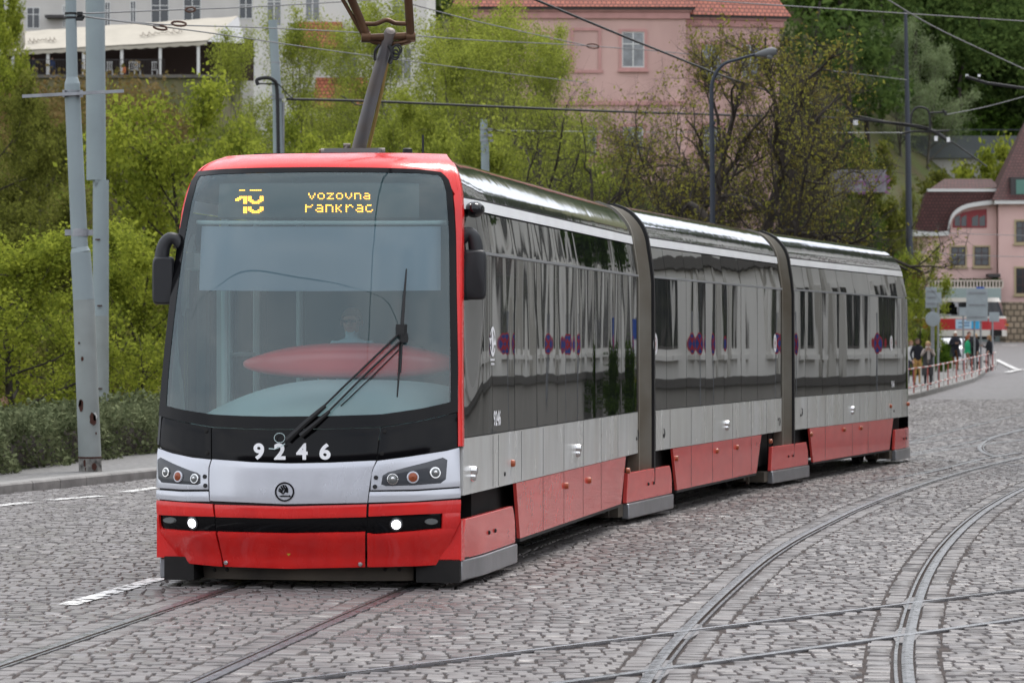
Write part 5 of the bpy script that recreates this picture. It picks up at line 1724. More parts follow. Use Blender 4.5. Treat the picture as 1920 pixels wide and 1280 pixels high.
# ================================================================== MASTS, WIRES, LAMPS
M_mast = mat("mast_grey_paint", (0.25, 0.30, 0.315), 0.5, var=0.06, vscale=2)
M_mastold = mat("mast_weathered", (0.29, 0.32, 0.315), 0.65, base2=(0.235, 0.26, 0.25), vscale=2.5)
M_chip = mat("rust_chip", (0.06, 0.022, 0.015), 0.9)
M_chipw = mat("bare_primer", (0.5, 0.5, 0.48), 0.7)
M_sleeve = mat("mast_sleeve", (0.38, 0.37, 0.34), 0.8, base2=(0.03, 0.028, 0.028), vscale=9)
M_galv = mat("galvanised", (0.30, 0.31, 0.33), 0.45, metal=0.6, var=.15, vscale=8)
M_wire = mat("wire_black", (0.02, 0.02, 0.02), 0.6)
M_wirel = mat("wire_grey", (0.16, 0.16, 0.16), 0.5)
M_insul = mat("insulator_brown", (0.09, 0.04, 0.025), 0.35)
M_lampblue = mat("lamp_post_blue", (0.028, 0.035, 0.05), 0.5)

def mast(pts, D, label, mats, name="mast", zb=.12):
    """pts: list of (px, py, width px, material index) up the mast"""
    b = P(pts[0][0], pts[0][1], D)
    r = thing(name, (b[0], b[1], b[2]), label, "mast", group="grey overhead line masts")
    k = D / F
    for (a, b_) in zip(pts[:-1], pts[1:]):
        if a[3] is None: continue
        mb = MB(); pa, pb = P(a[0], a[1], D), P(b_[0], b_[1], D)
        mb.tube(polyline([pa, pb], 4), np.linspace(a[2] / 2 * k, b_[2] / 2 * k, 4), 24)
        mb.build("mast_tube", mats[a[3]], parent=r, smooth=50)
    return r
D1 = 49.0
m1 = mast([(170, 890, 43, 2), (168.5, 856, 43, 0), (157, 562, 40, 1), (151, 473, 38, 1), (149.5, 464, 31, 1), (136, 182, 29.5, 1), (135.5, 158, 29.5, 1), (135, 145, 21.5, 1), (131, -120, 20, 1)],
          D1, "thick pale grey stepped mast with rust chips on the pavement", [M_mastold, M_mast, M_sleeve])
k1 = D1 / F
mb = MB()
def chip(px, py, w, h, m):
    D = D1 - 20.5 * k1
    pts = [P(px + w * math.cos(a) * rnd.uniform(.7, 1.2), py + h * math.sin(a) * rnd.uniform(.75, 1.2), D - .002) for a in np.linspace(0, 6.28, 11)[:-1]]
    mb.prism(pts, (0, .006, 0), m)
mb.lathe(P(168.5, 857, D1), [(22.2 * k1, -.01), (22.6 * k1, .0), (22.2 * k1, .012)], 24, m=0)
for px, py, w, h, m in ((152, 760, 4.5, 11, 0), (150, 755, 3, 6, 0), (174, 786, 7, 12, 0), (178, 781, 4, 9, 1), (154, 672, 2.5, 4.5, 0), (148, 643, 2, 2.5, 0), (180, 812, 1.5, 3, 0), (176, 874, 5, 8, 0), (165, 880, 6, 6, 0), (159, 868, 3, 7, 0)):
    chip(px, py, w, h, m)
mb.build("rust_chips", [M_chip, M_chipw], parent=m1, smooth=0)
mb = MB()
mb.lathe(P(149.5, 436, D1), [(16.4 * k1, -7 * k1), (16.4 * k1, 7 * k1)], 24)
mb.box(P(128, 436, D1), (12 * k1, .05, 11 * k1)); mb.box(P(168, 436, D1), (12 * k1, .05, 11 * k1))
mb.build("mast_clamp", M_galv, parent=m1)
mb = MB()
a, b = P(42, 181, D1 - .15), P(232, 171, D1 - .15)
mb.box((a + b) / 2, (np.linalg.norm(b - a), .05, 6 * k1), 0, tilt=Matrix.Rotation(-math.atan2(b[2] - a[2], b[0] - a[0]), 4, 'Y'))
for x in (120, 153): mb.box(P(x, 176, D1 - .1), (4 * k1, .12, 13 * k1))
mb.lathe(P(136, 171, D1), [(15.2 * k1, -1.5 * k1), (15.2 * k1, 1.5 * k1)], 20); mb.lathe(P(136, 181, D1), [(15.2 * k1, -1.5 * k1), (15.2 * k1, 1.5 * k1)], 20)
mb.build("cross_bar", M_galv, parent=m1)
mb = MB()
for y in (26, 34): mb.lathe(P(132.5, y, D1), [(11.5 * k1, -2 * k1), (11.5 * k1, 2 * k1)], 20)
mb.box(P(150, 26, D1), (10 * k1, .08, 6 * k1)); mb.box(P(149, 36, D1), (13 * k1, .08, 6 * k1)); mb.tube([P(145, 30, D1), P(158, 33, D1)], .03, 8)
mb.build("wire_clamp", M_rubber, parent=m1)
D2 = 60.0
m2 = mast([(189, 790, 30, 0), (189, 592, 30, 1), (189, 338, 30, 1), (180.5, 338, 37, 1), (177.5, -140, 36, 1)], D2, "second thick grey mast standing behind the hedge", [M_mastold, M_mast])
mb = MB()
for px, py in ((183, 449), (187, 573), (187, 728)): mb.box(P(px, py, D2 - .17), (9 * D2 / F, .03, 2.2 * D2 / F))
mb.build("mast_slot", M_chip, parent=m2)
D3 = 82.0; k3 = D3 / F
m3 = mast([(523, 420, 19, 0), (520, 190, 18, 0), (511, 38, 16.5, 0)], D3, "slimmer grey mast with black feeder cables behind the tram's roof", [M_mast])
mb = MB()
mb.tube(smoothline([P(484, 160, D3 - .3), P(482, 150, D3 - .3), P(500, 146, D3 - .3), P(513, 151, D3 - .3), P(519, 165, D3 - .25), P(521, 230, D3 - .25), P(524, 420, D3 - .25)], 30), .045, 8)
mb.tube(smoothline([P(484, 157, D3 - .3), P(515, 158, D3 - .25)], 4), .02, 6)
mb.tube(smoothline([P(505, 148, D3 - .3), P(524, 160, D3 - .3), P(540, 178, D3 - .3), P(552, 187, D3 - .3)], 14), .016, 6)
mb.build("feeder_cable", M_rubber, parent=m3)
mb = MB()
mb.tube([P(531, 192, D3), P(530, 420, D3)], .035, 8)
for y in (118, 179, 185): mb.lathe(P(516, y, D3), [(9.3 * k3, -1.2 * k3), (9.3 * k3, 1.2 * k3)], 16)
mb.box(P(525, 181, D3 - .1), (14 * k3, .1, 9 * k3))
mb.build("mast_clamp", M_galv, parent=m3)
D4 = 106.0; k4 = D4 / F
m4 = mast([(911, 400, 15.5, 0), (909, 265, 15, 0), (907.5, 262, 14, 0), (907, 224, 13, 0)], D4, "short grey mast top rising over the tram's front section", [M_mast])
mb = MB()
for y in (242, 254, 264): mb.lathe(P(908, y, D4), [(8.4 * k4, -1.5 * k4), (8.4 * k4, 1.5 * k4)], 16)
mb.box(P(919, 243, D4), (9 * k4, .1, 5 * k4)); mb.box(P(919, 254, D4), (9 * k4, .1, 5 * k4)); mb.box(P(921, 264, D4), (8 * k4, .1, 4 * k4))
mb.build("mast_clamp", M_galv, parent=m4)
m5 = mast([(1706, 520, 14, 0), (1702, 250, 10, 0), (1698, 20, 6, 0)], 190.0, "thin dark blue-grey mast on the hillside at upper right", [M_lampblue])

def lamp_post(base, pts, D, head, label):
    b = P(base[0], base[1], D); k = D / F
    r = thing("street_lamp", tuple(b), label, "street lamp", group="street lamps")
    mb = MB(); q = smoothline([P(x, y, D) for x, y in pts], 40); mb.tube(q, np.linspace(5.2 * k, 2.4 * k, 40), 10); mb.build("lamp_pole", M_lampblue, parent=r)
    mb = MB()
    for y in (231, 355): mb.lathe(P(base[0], y, D), [(5.6 * k, -.04), (5.6 * k, .04)], 12)
    mb.build("pole_collar", M_lampblue, parent=r)
    a, b = P(*head[0], D), P(*head[1], D); ax = b - a; Ln = np.linalg.norm(ax)
    mb = MB(); mb.lathe(a, [(2.4 * k, 0), (5.5 * k, Ln * .25), (8.5 * k, Ln * .6), (8.6 * k, Ln * .85), (5 * k, Ln)], 14, ax); mb.build("lamp_head", M_grey, parent=r, smooth=60)
    mb = MB(); c = a * .3 + b * .7; mb.lathe(c - np.array((0, 0, 5.5 * k)), [(7 * k, 0), (6.5 * k, .06), (3 * k, .10)], 14, (-.35, 0, -1)); mb.build("lamp_glass", M_lens, parent=r)
    return r
lamp_post((1336, 470), [(1336, 470), (1335.5, 300), (1334, 190), (1337, 150), (1355, 122), (1385, 111), (1420, 101)], 80.0, ((1415, 103), (1456, 96)), "dark blue curved street lamp rising behind the tram's middle section")

# ---- wires: each a thing
def wire(pts, w, label, m=None, D=None, group="overhead wires", name="overhead_wire"):
    q = smoothline([P(x, y, d) for x, y, d in pts], max(14, 8 * len(pts)))
    mb = MB(); mb.tube(q, w, 5); return mb.build(name, m or M_wire, label=label, cat="wire", group=group, smooth=180)
wire([(538, 186, 82), (690, 190, 84), (900, 199, 88), (1200, 211, 96), (1595, 222, 112)], .034, "thick black feeder cable running level from the slim grey mast to the right")
wire([(985, -8, 62), (1100, 40, 66), (1240, 97, 74), (1400, 158, 88), (1590, 214, 112)], .026, "black trolley wire slanting down across the pink house")
wire([(152, 26, 49), (320, 19, 57), (500, 12, 66), (800, -6, 80)], .012, "thin wire leaving the top of the rusty mast almost level", M_wirel)
wire([(152, 31, 49), (300, 46, 56), (480, 52, 64), (690, 62, 75)], .012, "thin wire with insulator crossing the cafe awning", M_wirel)
wire([(152, 31, 49), (300, 50, 56), (420, 66, 62), (640, 98, 73), (900, 132, 90), (1100, 155, 104)], .012, "lowest of three thin wires fanning from the rusty mast", M_wirel)
wire([(760, 66, 76), (900, 76, 83), (1110, 87, 92), (1320, 105, 104), (1700, 150, 124)], .013, "thin span wire with insulator across the pink house's upper windows", M_wirel)
wire([(770, 8, 72), (900, 42, 76), (1100, 86, 88)], .013, "thin wire dropping from the pantograph to the insulator by the blind window", M_wirel)
wire([(1240, -4, 90), (1500, 13, 100), (1920, 40, 118)], .018, "dark wire along the top edge over the hillside wood", M_wirel)
wire([(1648, -10, 84), (1760, 55, 92), (1920, 130, 104)], .02, "wire dropping steeply to the right over the hillside", M_wirel)
wire([(930, 245, 106), (1240, 248, 110), (1700, 249, 125)], .013, "thin pale wire level with the lower windows of the pink house", mat("wire_pale", (.35, .36, .36), .5))
wire([(1240, 300, 100), (1450, 325, 118), (1640, 340, 140)], .013, "faint wire through the dark trees above the tram", M_wirel)
wire([(1590, 214, 112), (1660, 228, 112), (1740, 240, 112), (1790, 270, 116), (1850, 312, 124)], .03, "black trolley wire junction curving down at the right hillside")
wire([(1770, 216, 118), (1850, 200, 124), (1940, 176, 130)], .016, "wire rising to the right from the round hoop", M_wirel)
wire([(1700, 432, 190), (1800, 438, 200), (1940, 442, 210)], .02, "thin wire across the pink villa's small windows", M_wirel)
wire([(1700, 470, 190), (1800, 478, 200), (1940, 482, 210)], .02, "lower thin wire across the pink villa", M_wirel)
wire([(640, 180, 84), (672, 197, 85), (694, 190, 85)], .016, "short slack jumper wire hanging under the feeder cable left of the pantograph")
def insulator(px0, py0, px1, py1, D, label):
    a, b = P(px0, py0, D), P(px1, py1, D); mb = MB()
    d = b - a; up = np.array((0, 0, 1.0)) * 4 * D / F
    n = 10; t = np.linspace(0, 2 * math.pi, 24)
    c = (a + b) / 2
    mb.tube(np.array([c + d * .5 * math.cos(q) * (1 if abs(math.cos(q)) > .2 else 1) + up * math.sin(q) for q in t]), .02, 6)
    mb.build("insulator", M_insul, label=label, cat="insulator", group="strain insulators on the wires")
insulator(288, 50, 313, 54, 56, "ring insulator on the wire over the cafe awning, lower left one")
insulator(322, 44, 349, 46, 57, "ring insulator on the wire over the cafe awning, middle one")
insulator(348, 19, 366, 18, 58, "ring insulator on the wire before the grey building's window")
insulator(1100, 86, 1123, 88, 92, "ring insulator beside the blind window of the pink house")
# trolley wire fittings at right
def fitting():
    D = 112.0; k = D / F
    r = thing("wire_fitting", tuple(P(1740, 240, D)), "black wire crossing frame with round hoop hanging at right", "wire fitting")
    mb = MB(); mb.tube(smoothline([P(1708, 238, D), P(1709, 215, D), P(1717, 203, D), P(1731, 202, D), P(1742, 211, D), P(1744, 242, D)], 24), .035, 8)
    mb.tube([P(1744, 212, D), P(1776, 210, D)], .03, 8); mb.tube([P(1768, 206, D), P(1774, 216, D)], .04, 8); mb.build("hoop", M_wire, parent=r)
    mb = MB(); mb.tube(smoothline([P(1585, 222, D), P(1650, 228, D), P(1740, 243, D), P(1782, 268, D)], 16), .05, 8)
    mb.tube(smoothline([P(1688, 252, D), P(1710, 247, D), P(1750, 247, D), P(1780, 245, D)], 12), .035, 8)
    mb.box(P(1593, 210, D), (22 * k, .1, 5 * k)); mb.lathe(P(1594, 227, D - .1), [(6 * k, 0), (6 * k, .06)], 14, (0, 1, 0)); mb.build("frame_bar", M_wire, parent=r)
    for x, y, w in ((1604, 230, 9), (1755, 260, 6), (1778, 262, 6)):
        mb = MB(); mb.box(P(x, y, D - .1), (w * k, .06, 9 * k)); mb.build("white_tag", M_white, parent=r)
    r = thing("wire_fitting", tuple(P(1815, 145, 96)), "grey trolley wire section rod entering from the right edge", "wire fitting")
    D = 96.0; k = D / F
    mb = MB(); mb.tube([P(1811, 144, D), P(1850, 156, D), P(1935, 168, D)], .045, 8); mb.tube([P(1835, 145, D), P(1840, 156, D)], .025, 6); mb.build("rod", M_wire, parent=r)
    for x, y in ((1813, 142), (1836, 142), (1852, 156)):
        mb = MB(); mb.box(P(x, y, D), (5 * k, .05, 4.5 * k)); mb.build("white_insulator", M_white, parent=r)
fitting()

# ================================================================== BUILDINGS
M_pink = mat("pink_plaster", (0.60, 0.395, 0.355), 0.9, base2=(0.46, 0.295, 0.265), vscale=.5, stretch=(1, 1, .4))
M_pinkd = mat("pink_trim", (0.48, 0.26, 0.24), 0.85, var=.1, vscale=2)
M_grey_pl = mat("grey_plaster", (0.52, 0.50, 0.47), 0.9, var=.06, vscale=.8)
M_whitepl = mat("white_plaster", (0.62, 0.61, 0.58), 0.9, var=.06, vscale=.8)
M_tile = None
def tiles(name, c1, c2, sc):
    m, t = new_mat(name); o = N(t, "ShaderNodeOutputMaterial"); b = N(t, "ShaderNodeBsdfPrincipled"); b.inputs['Roughness'].default_value = .8
    geo = N(t, "ShaderNodeNewGeometry"); mp = N(t, "ShaderNodeMapping"); mp.inputs['Rotation'].default_value = (R(90), 0, 0)
    L(t, geo, 'Position', mp, 'Vector')
    br = N(t, "ShaderNodeTexBrick"); br.inputs['Scale'].default_value = sc; br.inputs['Brick Width'].default_value = .24; br.inputs['Row Height'].default_value = .22; br.inputs['Mortar Size'].default_value = .03
    br.inputs['Color1'].default_value = c4(c1); br.inputs['Color2'].default_value = c4(c2); br.inputs['Mortar'].default_value = c4([q * .45 for q in c2])
    L(t, mp, 'Vector', br, 'Vector'); L(t, br, 'Color', b, 'Base Color')
    bp = N(t, "ShaderNodeBump"); bp.inputs['Distance'].default_value = .05; bp.invert = True; L(t, br, 'Fac', bp, 'Height'); L(t, bp, 'Normal', b, 'Normal')
    L(t, b, 0, o, 0); return m
M_tile = tiles("red_tiles", (.36, .11, .07), (.26, .075, .05), 1.0)
M_tile_or = tiles("orange_tiles", (.48, .16, .08), (.36, .11, .06), 1.0)
M_tile_br = tiles("brown_tiles", (.105, .038, .035), (.075, .028, .026), .9)
M_pane = mat("window_glass", (0.03, 0.035, 0.04), 0.05, ior=1.6)
M_panel = mat("window_glass_curtain", (0.16, 0.17, 0.18), 0.08, ior=1.6, var=.4, vscale=2)
M_framew = mat("window_frame_white", (0.62, 0.62, 0.60), 0.6)
M_framebr = mat("window_frame_brown", (0.06, 0.03, 0.025), 0.6)
M_framered = mat("window_frame_red", (0.22, 0.02, 0.025), 0.5)
M_ochre = mat("stone_surround", (0.40, 0.33, 0.20), 0.8)
M_cream = mat("canvas_cream", (0.42, 0.385, 0.32), 0.85, var=.06, vscale=1)
M_ledge = mat("dark_stone", (0.13, 0.12, 0.105), 0.9, var=.3, vscale=2)
M_mossy = mat("mossy_wall", (0.20, 0.165, 0.11), 0.95, base2=(0.11, 0.12, 0.05), vscale=.7)
M_gutter = mat("gutter_dark", (0.05, 0.045, 0.045), 0.6)

class Wall:
    """vertical wall plane: u along it, out towards the viewer"""
    def __init__(self, O, deg): a = R(deg); self.O = np.array(O[:2], float); self.e = np.array((math.cos(a), math.sin(a))); self.o = np.array((math.sin(a), -math.cos(a))); self.a = a
    def pt(self, u, out, z): return np.array((self.O[0] + u * self.e[0] + out * self.o[0], self.O[1] + u * self.e[1] + out * self.o[1], z))
    def box(self, mb, u0, u1, o0, o1, z0, z1, m=None):
        mb.box8([self.pt(u, o, z) for z in (z0, z1) for o in (o1, o0) for u in (u0, u1)], m)
    def hit(self, px, py):
        k = (px - 960) / F; u = (k * self.O[1] - self.O[0]) / (self.e[0] - k * self.e[1]); Y = self.O[1] + u * self.e[1]
        return u, CAMZ + (HOR - py) / F * Y
def window(wl, parent, px0, py0, px1, py1, frame, pane, trim=None, tw=.14, mull=(1, 1), sill=True, name="window"):
    u0, z1 = wl.hit(px0, py0); u1, z0 = wl.hit(px1, py1)
    return window_m(wl, parent, u0, u1, z0, z1, frame, pane, trim, tw, mull, sill, name)
def window_m(wl, parent, u0, u1, z0, z1, frame, pane, trim=None, tw=.14, mull=(1, 1), sill=True, name="window"):
    f = .06
    mb = MB()
    for a, b, c, d in ((u0, u0 + f, z0, z1), (u1 - f, u1, z0, z1), (u0 + f, u1 - f, z0, z0 + f), (u0 + f, u1 - f, z1 - f, z1)): wl.box(mb, a, b, -.05, .03, c, d)
    for i in range(mull[0]):
        q = u0 + (u1 - u0) * (i + 1) / (mull[0] + 1); wl.box(mb, q - .03, q + .03, -.05, .028, z0 + f, z1 - f)
    for i in range(mull[1]):
        q = z0 + (z1 - z0) * ((i + 1) / (mull[1] + 1) if mull[1] > 1 else .66); wl.box(mb, u0 + f, u1 - f, -.05, .026, q - .025, q + .025)
    w = mb.build(name, frame, parent=parent, smooth=0)
    mb = MB(); wl.box(mb, u0 + f * .5, u1 - f * .5, -.04, .012, z0 + f * .5, z1 - f * .5); mb.build("pane", pane, parent=w, smooth=0)
    if trim:
        mb = MB()
        for a, b, c, d in ((u0 - tw, u0, z0 - tw, z1 + tw), (u1, u1 + tw, z0 - tw, z1 + tw), (u0, u1, z1, z1 + tw), (u0, u1, z0 - tw, z0)): wl.box(mb, a, b, -.05, .075, c, d)
        if sill: wl.box(mb, u0 - tw - .08, u1 + tw + .08, -.05, .16, z0 - tw - .1, z0 - tw)
        mb.build("window_surround", trim, parent=w, smooth=0)
    return w

def pink_house():
    D = 175.0
    wl = Wall(P(865, 300, D), 1.5)
    zb = 6.0; ze = CAMZ + (HOR - 22) / F * D
    uR = wl.hit(1286, 100)[0]
    r = thing("pink_house", tuple(wl.pt(uR / 2, 0, zb)), "large pink house with red tiled roof behind the bare trees", "house")
    mb = MB(); wl.box(mb, 0, uR, -11, 0, zb, ze)
    w2 = Wall(wl.pt(uR, -1.2, 0), 12)
    uW = w2.hit(1462, 100)[0]
    w2.box(mb, -.4, uW, -8, 0, zb, ze - .25)
    mb.build("wall", M_pink, parent=r, smooth=0)
    mb = MB()
    wl.box(mb, -.3, uR + .3, -11.3, .25, ze, ze + .22); wl.box(mb, -.2, uR + .2, -.05, .14, ze - .35, ze - .012)
    w2.box(mb, -.3, uW + .3, -8.2, .25, ze - .25, ze - .05); w2.box(mb, -.3, uW + .2, -.05, .12, ze - .6, ze - .262)
    zc = wl.hit(900, 193)[1]; wl.box(mb, -.05, uR + .05, -.05, .10, zc - .12, zc + .10)
    zc2 = wl.hit(900, 300)[1]; wl.box(mb, -.05, uR + .05, -.05, .10, zc2 - .1, zc2 + .08)
    u0, z1 = wl.hit(1075, 58); u1, z0 = wl.hit(1122, 132)
    for a, b, c, d in ((u0 - .14, u0, z0, z1 + .14), (u1, u1 + .14, z0, z1 + .14), (u0, u1, z1, z1 + .14), (u0 - .25, u1 + .25, z0 - .15, z0)): wl.box(mb, a, b, -.05, .07, c, d)
    mb.build("cornice", M_pinkd, parent=r, smooth=0)
    mb = MB(); wl.box(mb, -.45, uR + .45, .25, .38, ze + .1, ze + .25); w2.box(mb, -.4, uW + .4, .26, .38, ze - .15, ze - .02); mb.build("gutter", M_gutter, parent=r, smooth=0)
    mb = MB()
    def roof(w, a, b, back, z0, h):
        A = [w.pt(a, .5, z0), w.pt(b, .5, z0), w.pt(b - 1.5, -back / 2, z0 + h), w.pt(a + 1.5, -back / 2, z0 + h), w.pt(b, -back - .5, z0), w.pt(a, -back - .5, z0)]
        mb.add(A, [(0, 1, 2, 3), (1, 4, 2), (4, 5, 3, 2), (5, 0, 3), (0, 5, 4, 1)])
    roof(wl, -.5, uR + .5, 11, ze + .225, 4.5); roof(w2, -.5, uW + .5, 8, ze - .04, 4.0)
    mb.build("roof", M_tile, parent=r, smooth=0)
    for q in ((904, 68, 943, 133), (1003, 66, 1031, 130), (1166, 60, 1208, 127)): window(wl, r, *q, M_framew, M_panel, M_pinkd)
    for q in ((905, 236, 942, 292), (1004, 236, 1032, 292), (1080, 236, 1118, 292), (1168, 238, 1206, 290)): window(wl, r, *q, M_framew, M_panel, M_pinkd)
    for q in ((1316, 84, 1352, 150), (1390, 84, 1424, 150), (1318, 236, 1352, 290)): window(w2, r, *q, M_framew, M_panel, M_pinkd)
pink_house()

def white_house():
    D = 198.0
    wl = Wall(P(476, 200, D), -2)
    ze = CAMZ + (HOR + 60) / F * D
    uR = wl.hit(800, 100)[0]
    r = thing("white_house", tuple(wl.pt(uR / 2, 0, 8)), "off-white house with orange tiled lean-to roofs behind the pantograph", "house")
    mb = MB(); wl.box(mb, 0, uR, -9, 0, 8, ze); mb.build("wall", M_whitepl, parent=r, smooth=0)
    mb = MB()
    mb.add([wl.pt(-.4, .5, ze), wl.pt(uR + .4, .5, ze), wl.pt(uR - 1, -4.5, ze + 3.5), wl.pt(1, -4.5, ze + 3.5), wl.pt(uR + .4, -9.5, ze), wl.pt(-.4, -9.5, ze)], [(0, 1, 2, 3), (1, 4, 2), (4, 5, 3, 2), (5, 0, 3), (0, 5, 4, 1)])
    mb.build("roof", M_tile, parent=r, smooth=0)
    for (x0, y0, x1, y1) in ((556, 42, 645, 92), (590, 146, 692, 205), (600, 245, 690, 285)):
        mb = MB(); u0, zt = wl.hit(x0, y0); u1, zb = wl.hit(x1, y1)
        mb.box8([wl.pt(u0, 1.6, zb), wl.pt(u1, 1.6, zb), wl.pt(u0, 0, zb), wl.pt(u1, 0, zb), wl.pt(u0 + .1, .12, zt), wl.pt(u1 - .1, .12, zt), wl.pt(u0 + .1, .005, zt), wl.pt(u1 - .1, .005, zt)])
        mb.build("lean_to_roof", M_tile_or, parent=r, smooth=0)
    for q in ((572, -30, 600, 40), (640, 80, 672, 140), (735, -10, 765, 50), (740, 90, 772, 150), (500, -20, 528, 50)): window(wl, r, *q, M_framew, M_panel, None)
white_house()

def cafe():
    D = 245.0
    wl = Wall(P(8, 100, D), 0)
    ze = CAMZ + (HOR + 130) / F * D; zt = CAMZ + (HOR - 145) / F * 230
    uR = wl.hit(474, 20)[0]
    r = thing("grey_building", tuple(wl.pt(uR / 2, 0, zt)), "pale grey plastered building above the cafe terrace at top left", "building")
    mb = MB(); wl.box(mb, 0, uR, -10, 0, zt - 6, ze)
    mb.build("wall", M_grey_pl, parent=r, smooth=0)
    mb = MB(); mb.add([wl.pt(-.5, .6, ze), wl.pt(uR + .5, .6, ze), wl.pt(uR, -5, ze + 4), wl.pt(0, -5, ze + 4), wl.pt(uR + .5, -10.6, ze), wl.pt(-.5, -10.6, ze)], [(0, 1, 2, 3), (1, 4, 2), (4, 5, 3, 2), (5, 0, 3), (0, 5, 4, 1)]); mb.build("roof", M_tile, parent=r, smooth=0)
    for q in ((50, 14, 75, 54), (117, 10, 124, 52), (196, 4, 207, 50), (244, 2, 255, 48), (283, -6, 317, 44), (344, -2, 377, 40), (448, -4, 474, 36)): window(wl, r, *q, M_framew, M_pane, None)
    mb = MB()
    wl.box(mb, wl.hit(88, 30)[0], wl.hit(122, 30)[0], .0, 1.2, wl.hit(90, 36)[1], wl.hit(90, 31)[1]); mb.build("door_hood", M_gutter, parent=r, smooth=0)
    # terrace wall
    w2 = Wall(P(-90, 145, 228), 0)
    uT = w2.hit(308, 145)[0]
    t = thing("terrace_wall", tuple(w2.pt(uT / 2, 0, zt - 7)), "mossy brown retaining wall carrying the cafe terrace", "wall")
    mb = MB(); w2.box(mb, 0, uT + 4, -16, 0, zt - 9, zt - .22); mb.build("wall", M_mossy, parent=t, smooth=0)
    mb = MB(); w2.box(mb, -.2, uT + 4, -16, .25, zt - .215, zt); mb.build("coping", M_ledge, parent=t, smooth=0)
    # railing
    q = thing("terrace_railing", tuple(w2.pt(uT / 2, .1, zt)), "black iron railing along the edge of the cafe terrace", "railing")
    mb = MB()
    zr = CAMZ + (HOR - 113) / F * 228
    n = int(uT / .17)
    for i in range(n + 1): u = uT * i / n; mb.box(w2.pt(u, .1, (zt + zr) / 2), (.025, .025, zr - zt))
    w2.box(mb, 0, uT, .07, .13, zr, zr + .04); mb.build("bars", M_gutter, parent=q, smooth=0)
    # tent roof
    a = thing("cafe_awning", tuple(P(200, 90, 229)), "cream canvas cafe tent with scalloped edge on the terrace", "awning")
    e0, e1 = P(-90, 101, 228.6), P(388, 76, 228.6); r0, r1 = P(-90, 68, 235), P(446, 30, 235)
    mb = MB()
    gr = []
    for v in np.linspace(0, 1, 8):
        row = []
        for u in np.linspace(0, 1, 60):
            p = (e0 * (1 - u) + e1 * u) * (1 - v) + (r0 * (1 - u) + r1 * u) * v
            p = p + np.array((0, 0, -.10 * math.sin(math.pi * v) - .05 * abs(math.sin(u * math.pi * 9))))
            row.append(p)
        gr.append(row)
    gr = np.array(gr); mb.solid(gr, gr - np.array((0, 0, .05)))
    mb.build("canvas", M_cream, parent=a, smooth=60)
    mb = MB(); gr = []
    for u in np.linspace(0, 1, 240):
        p = e0 * (1 - u) + e1 * u; gr.append([p, p - np.array((0, 0, .28 + .06 * abs(math.sin(u * 70))))])
    gr = np.array(gr).transpose(1, 0, 2); mb.solid(gr, gr + np.array((0, .03, 0))); mb.build("valance", M_cream, parent=a, smooth=0)
    b1, b2 = P(455, 30, 240), P(508, 78, 229)
    mb = MB(); mb.add([P(389, 78, 228.7), P(446, 31, 234.9), P(462, 82, 233)], [(0, 1, 2)]); mb.build("gable_side", mat("canvas_grey", (.42, .42, .42), .8), parent=a, smooth=0)
    for px in (24, 90, 157, 228.5, 300.5, 372):
        mb = MB(); k = 229 / F; ytop = 101 - (px + 90) / 478 * 25
        mb.box((P(px, (ytop + 145) / 2, 228.8)), (5.5 * k, .15, (145 - ytop) * k)); mb.build("tent_post", M_framew, parent=a, smooth=0)
    # interior back and darkness
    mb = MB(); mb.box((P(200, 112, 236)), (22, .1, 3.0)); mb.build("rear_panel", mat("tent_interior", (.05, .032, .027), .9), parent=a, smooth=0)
    # painted script on the canvas
    M_script = mat("awning_script", (.18, .15, .12), .8)
    for nm, x0, x1, y0, y1 in (("left", 52, 105, 77, 74), ("right", 262, 342, 66, 58)):
        mb = MB(); n = 60
        pth = []
        for i in range(n):
            u = i / (n - 1); px = x0 + (x1 - x0) * u + 1.5 * math.sin(u * 44); py = y0 + (y1 - y0) * u + (2.2 + 1.5 * math.sin(u * 9)) * math.sin(u * 44 + 1)
            uu = (px + 90) / 478; ye = 101 - 25 * uu; yr = 68 - 38 * (px + 90) / 536; v = (ye - py) / (ye - yr); Dp = 228.6 + 6.4 * v
            pth.append(P(px, py, Dp - .15) + np.array((0, 0, .03)))
        mb.tube(np.array(pth), .028, 4); mb.build("painted_script", M_script, parent=a)
    # closed parasol
    o = thing("parasol", tuple(P(40, 140, 227.5)), "folded cream parasol standing at the left end of the terrace", "parasol")
    k = 227.5 / F
    mb = MB(); mb.lathe(P(39, 92, 227.5), [(6 * k, 0), (8.5 * k, 8 * k), (8 * k, 30 * k), (5 * k, 52 * k), (2.5 * k, 66 * k), (.5 * k, 70 * k)], 14); mb.build("folded_canvas", M_cream, parent=o)
    mb = MB(); mb.tube([P(39, 144, 227.5), P(39, 92, 227.5)], .03, 8); mb.build("pole", M_gutter, parent=o)
    # a few cafe chairs behind the railing
    ch0 = None
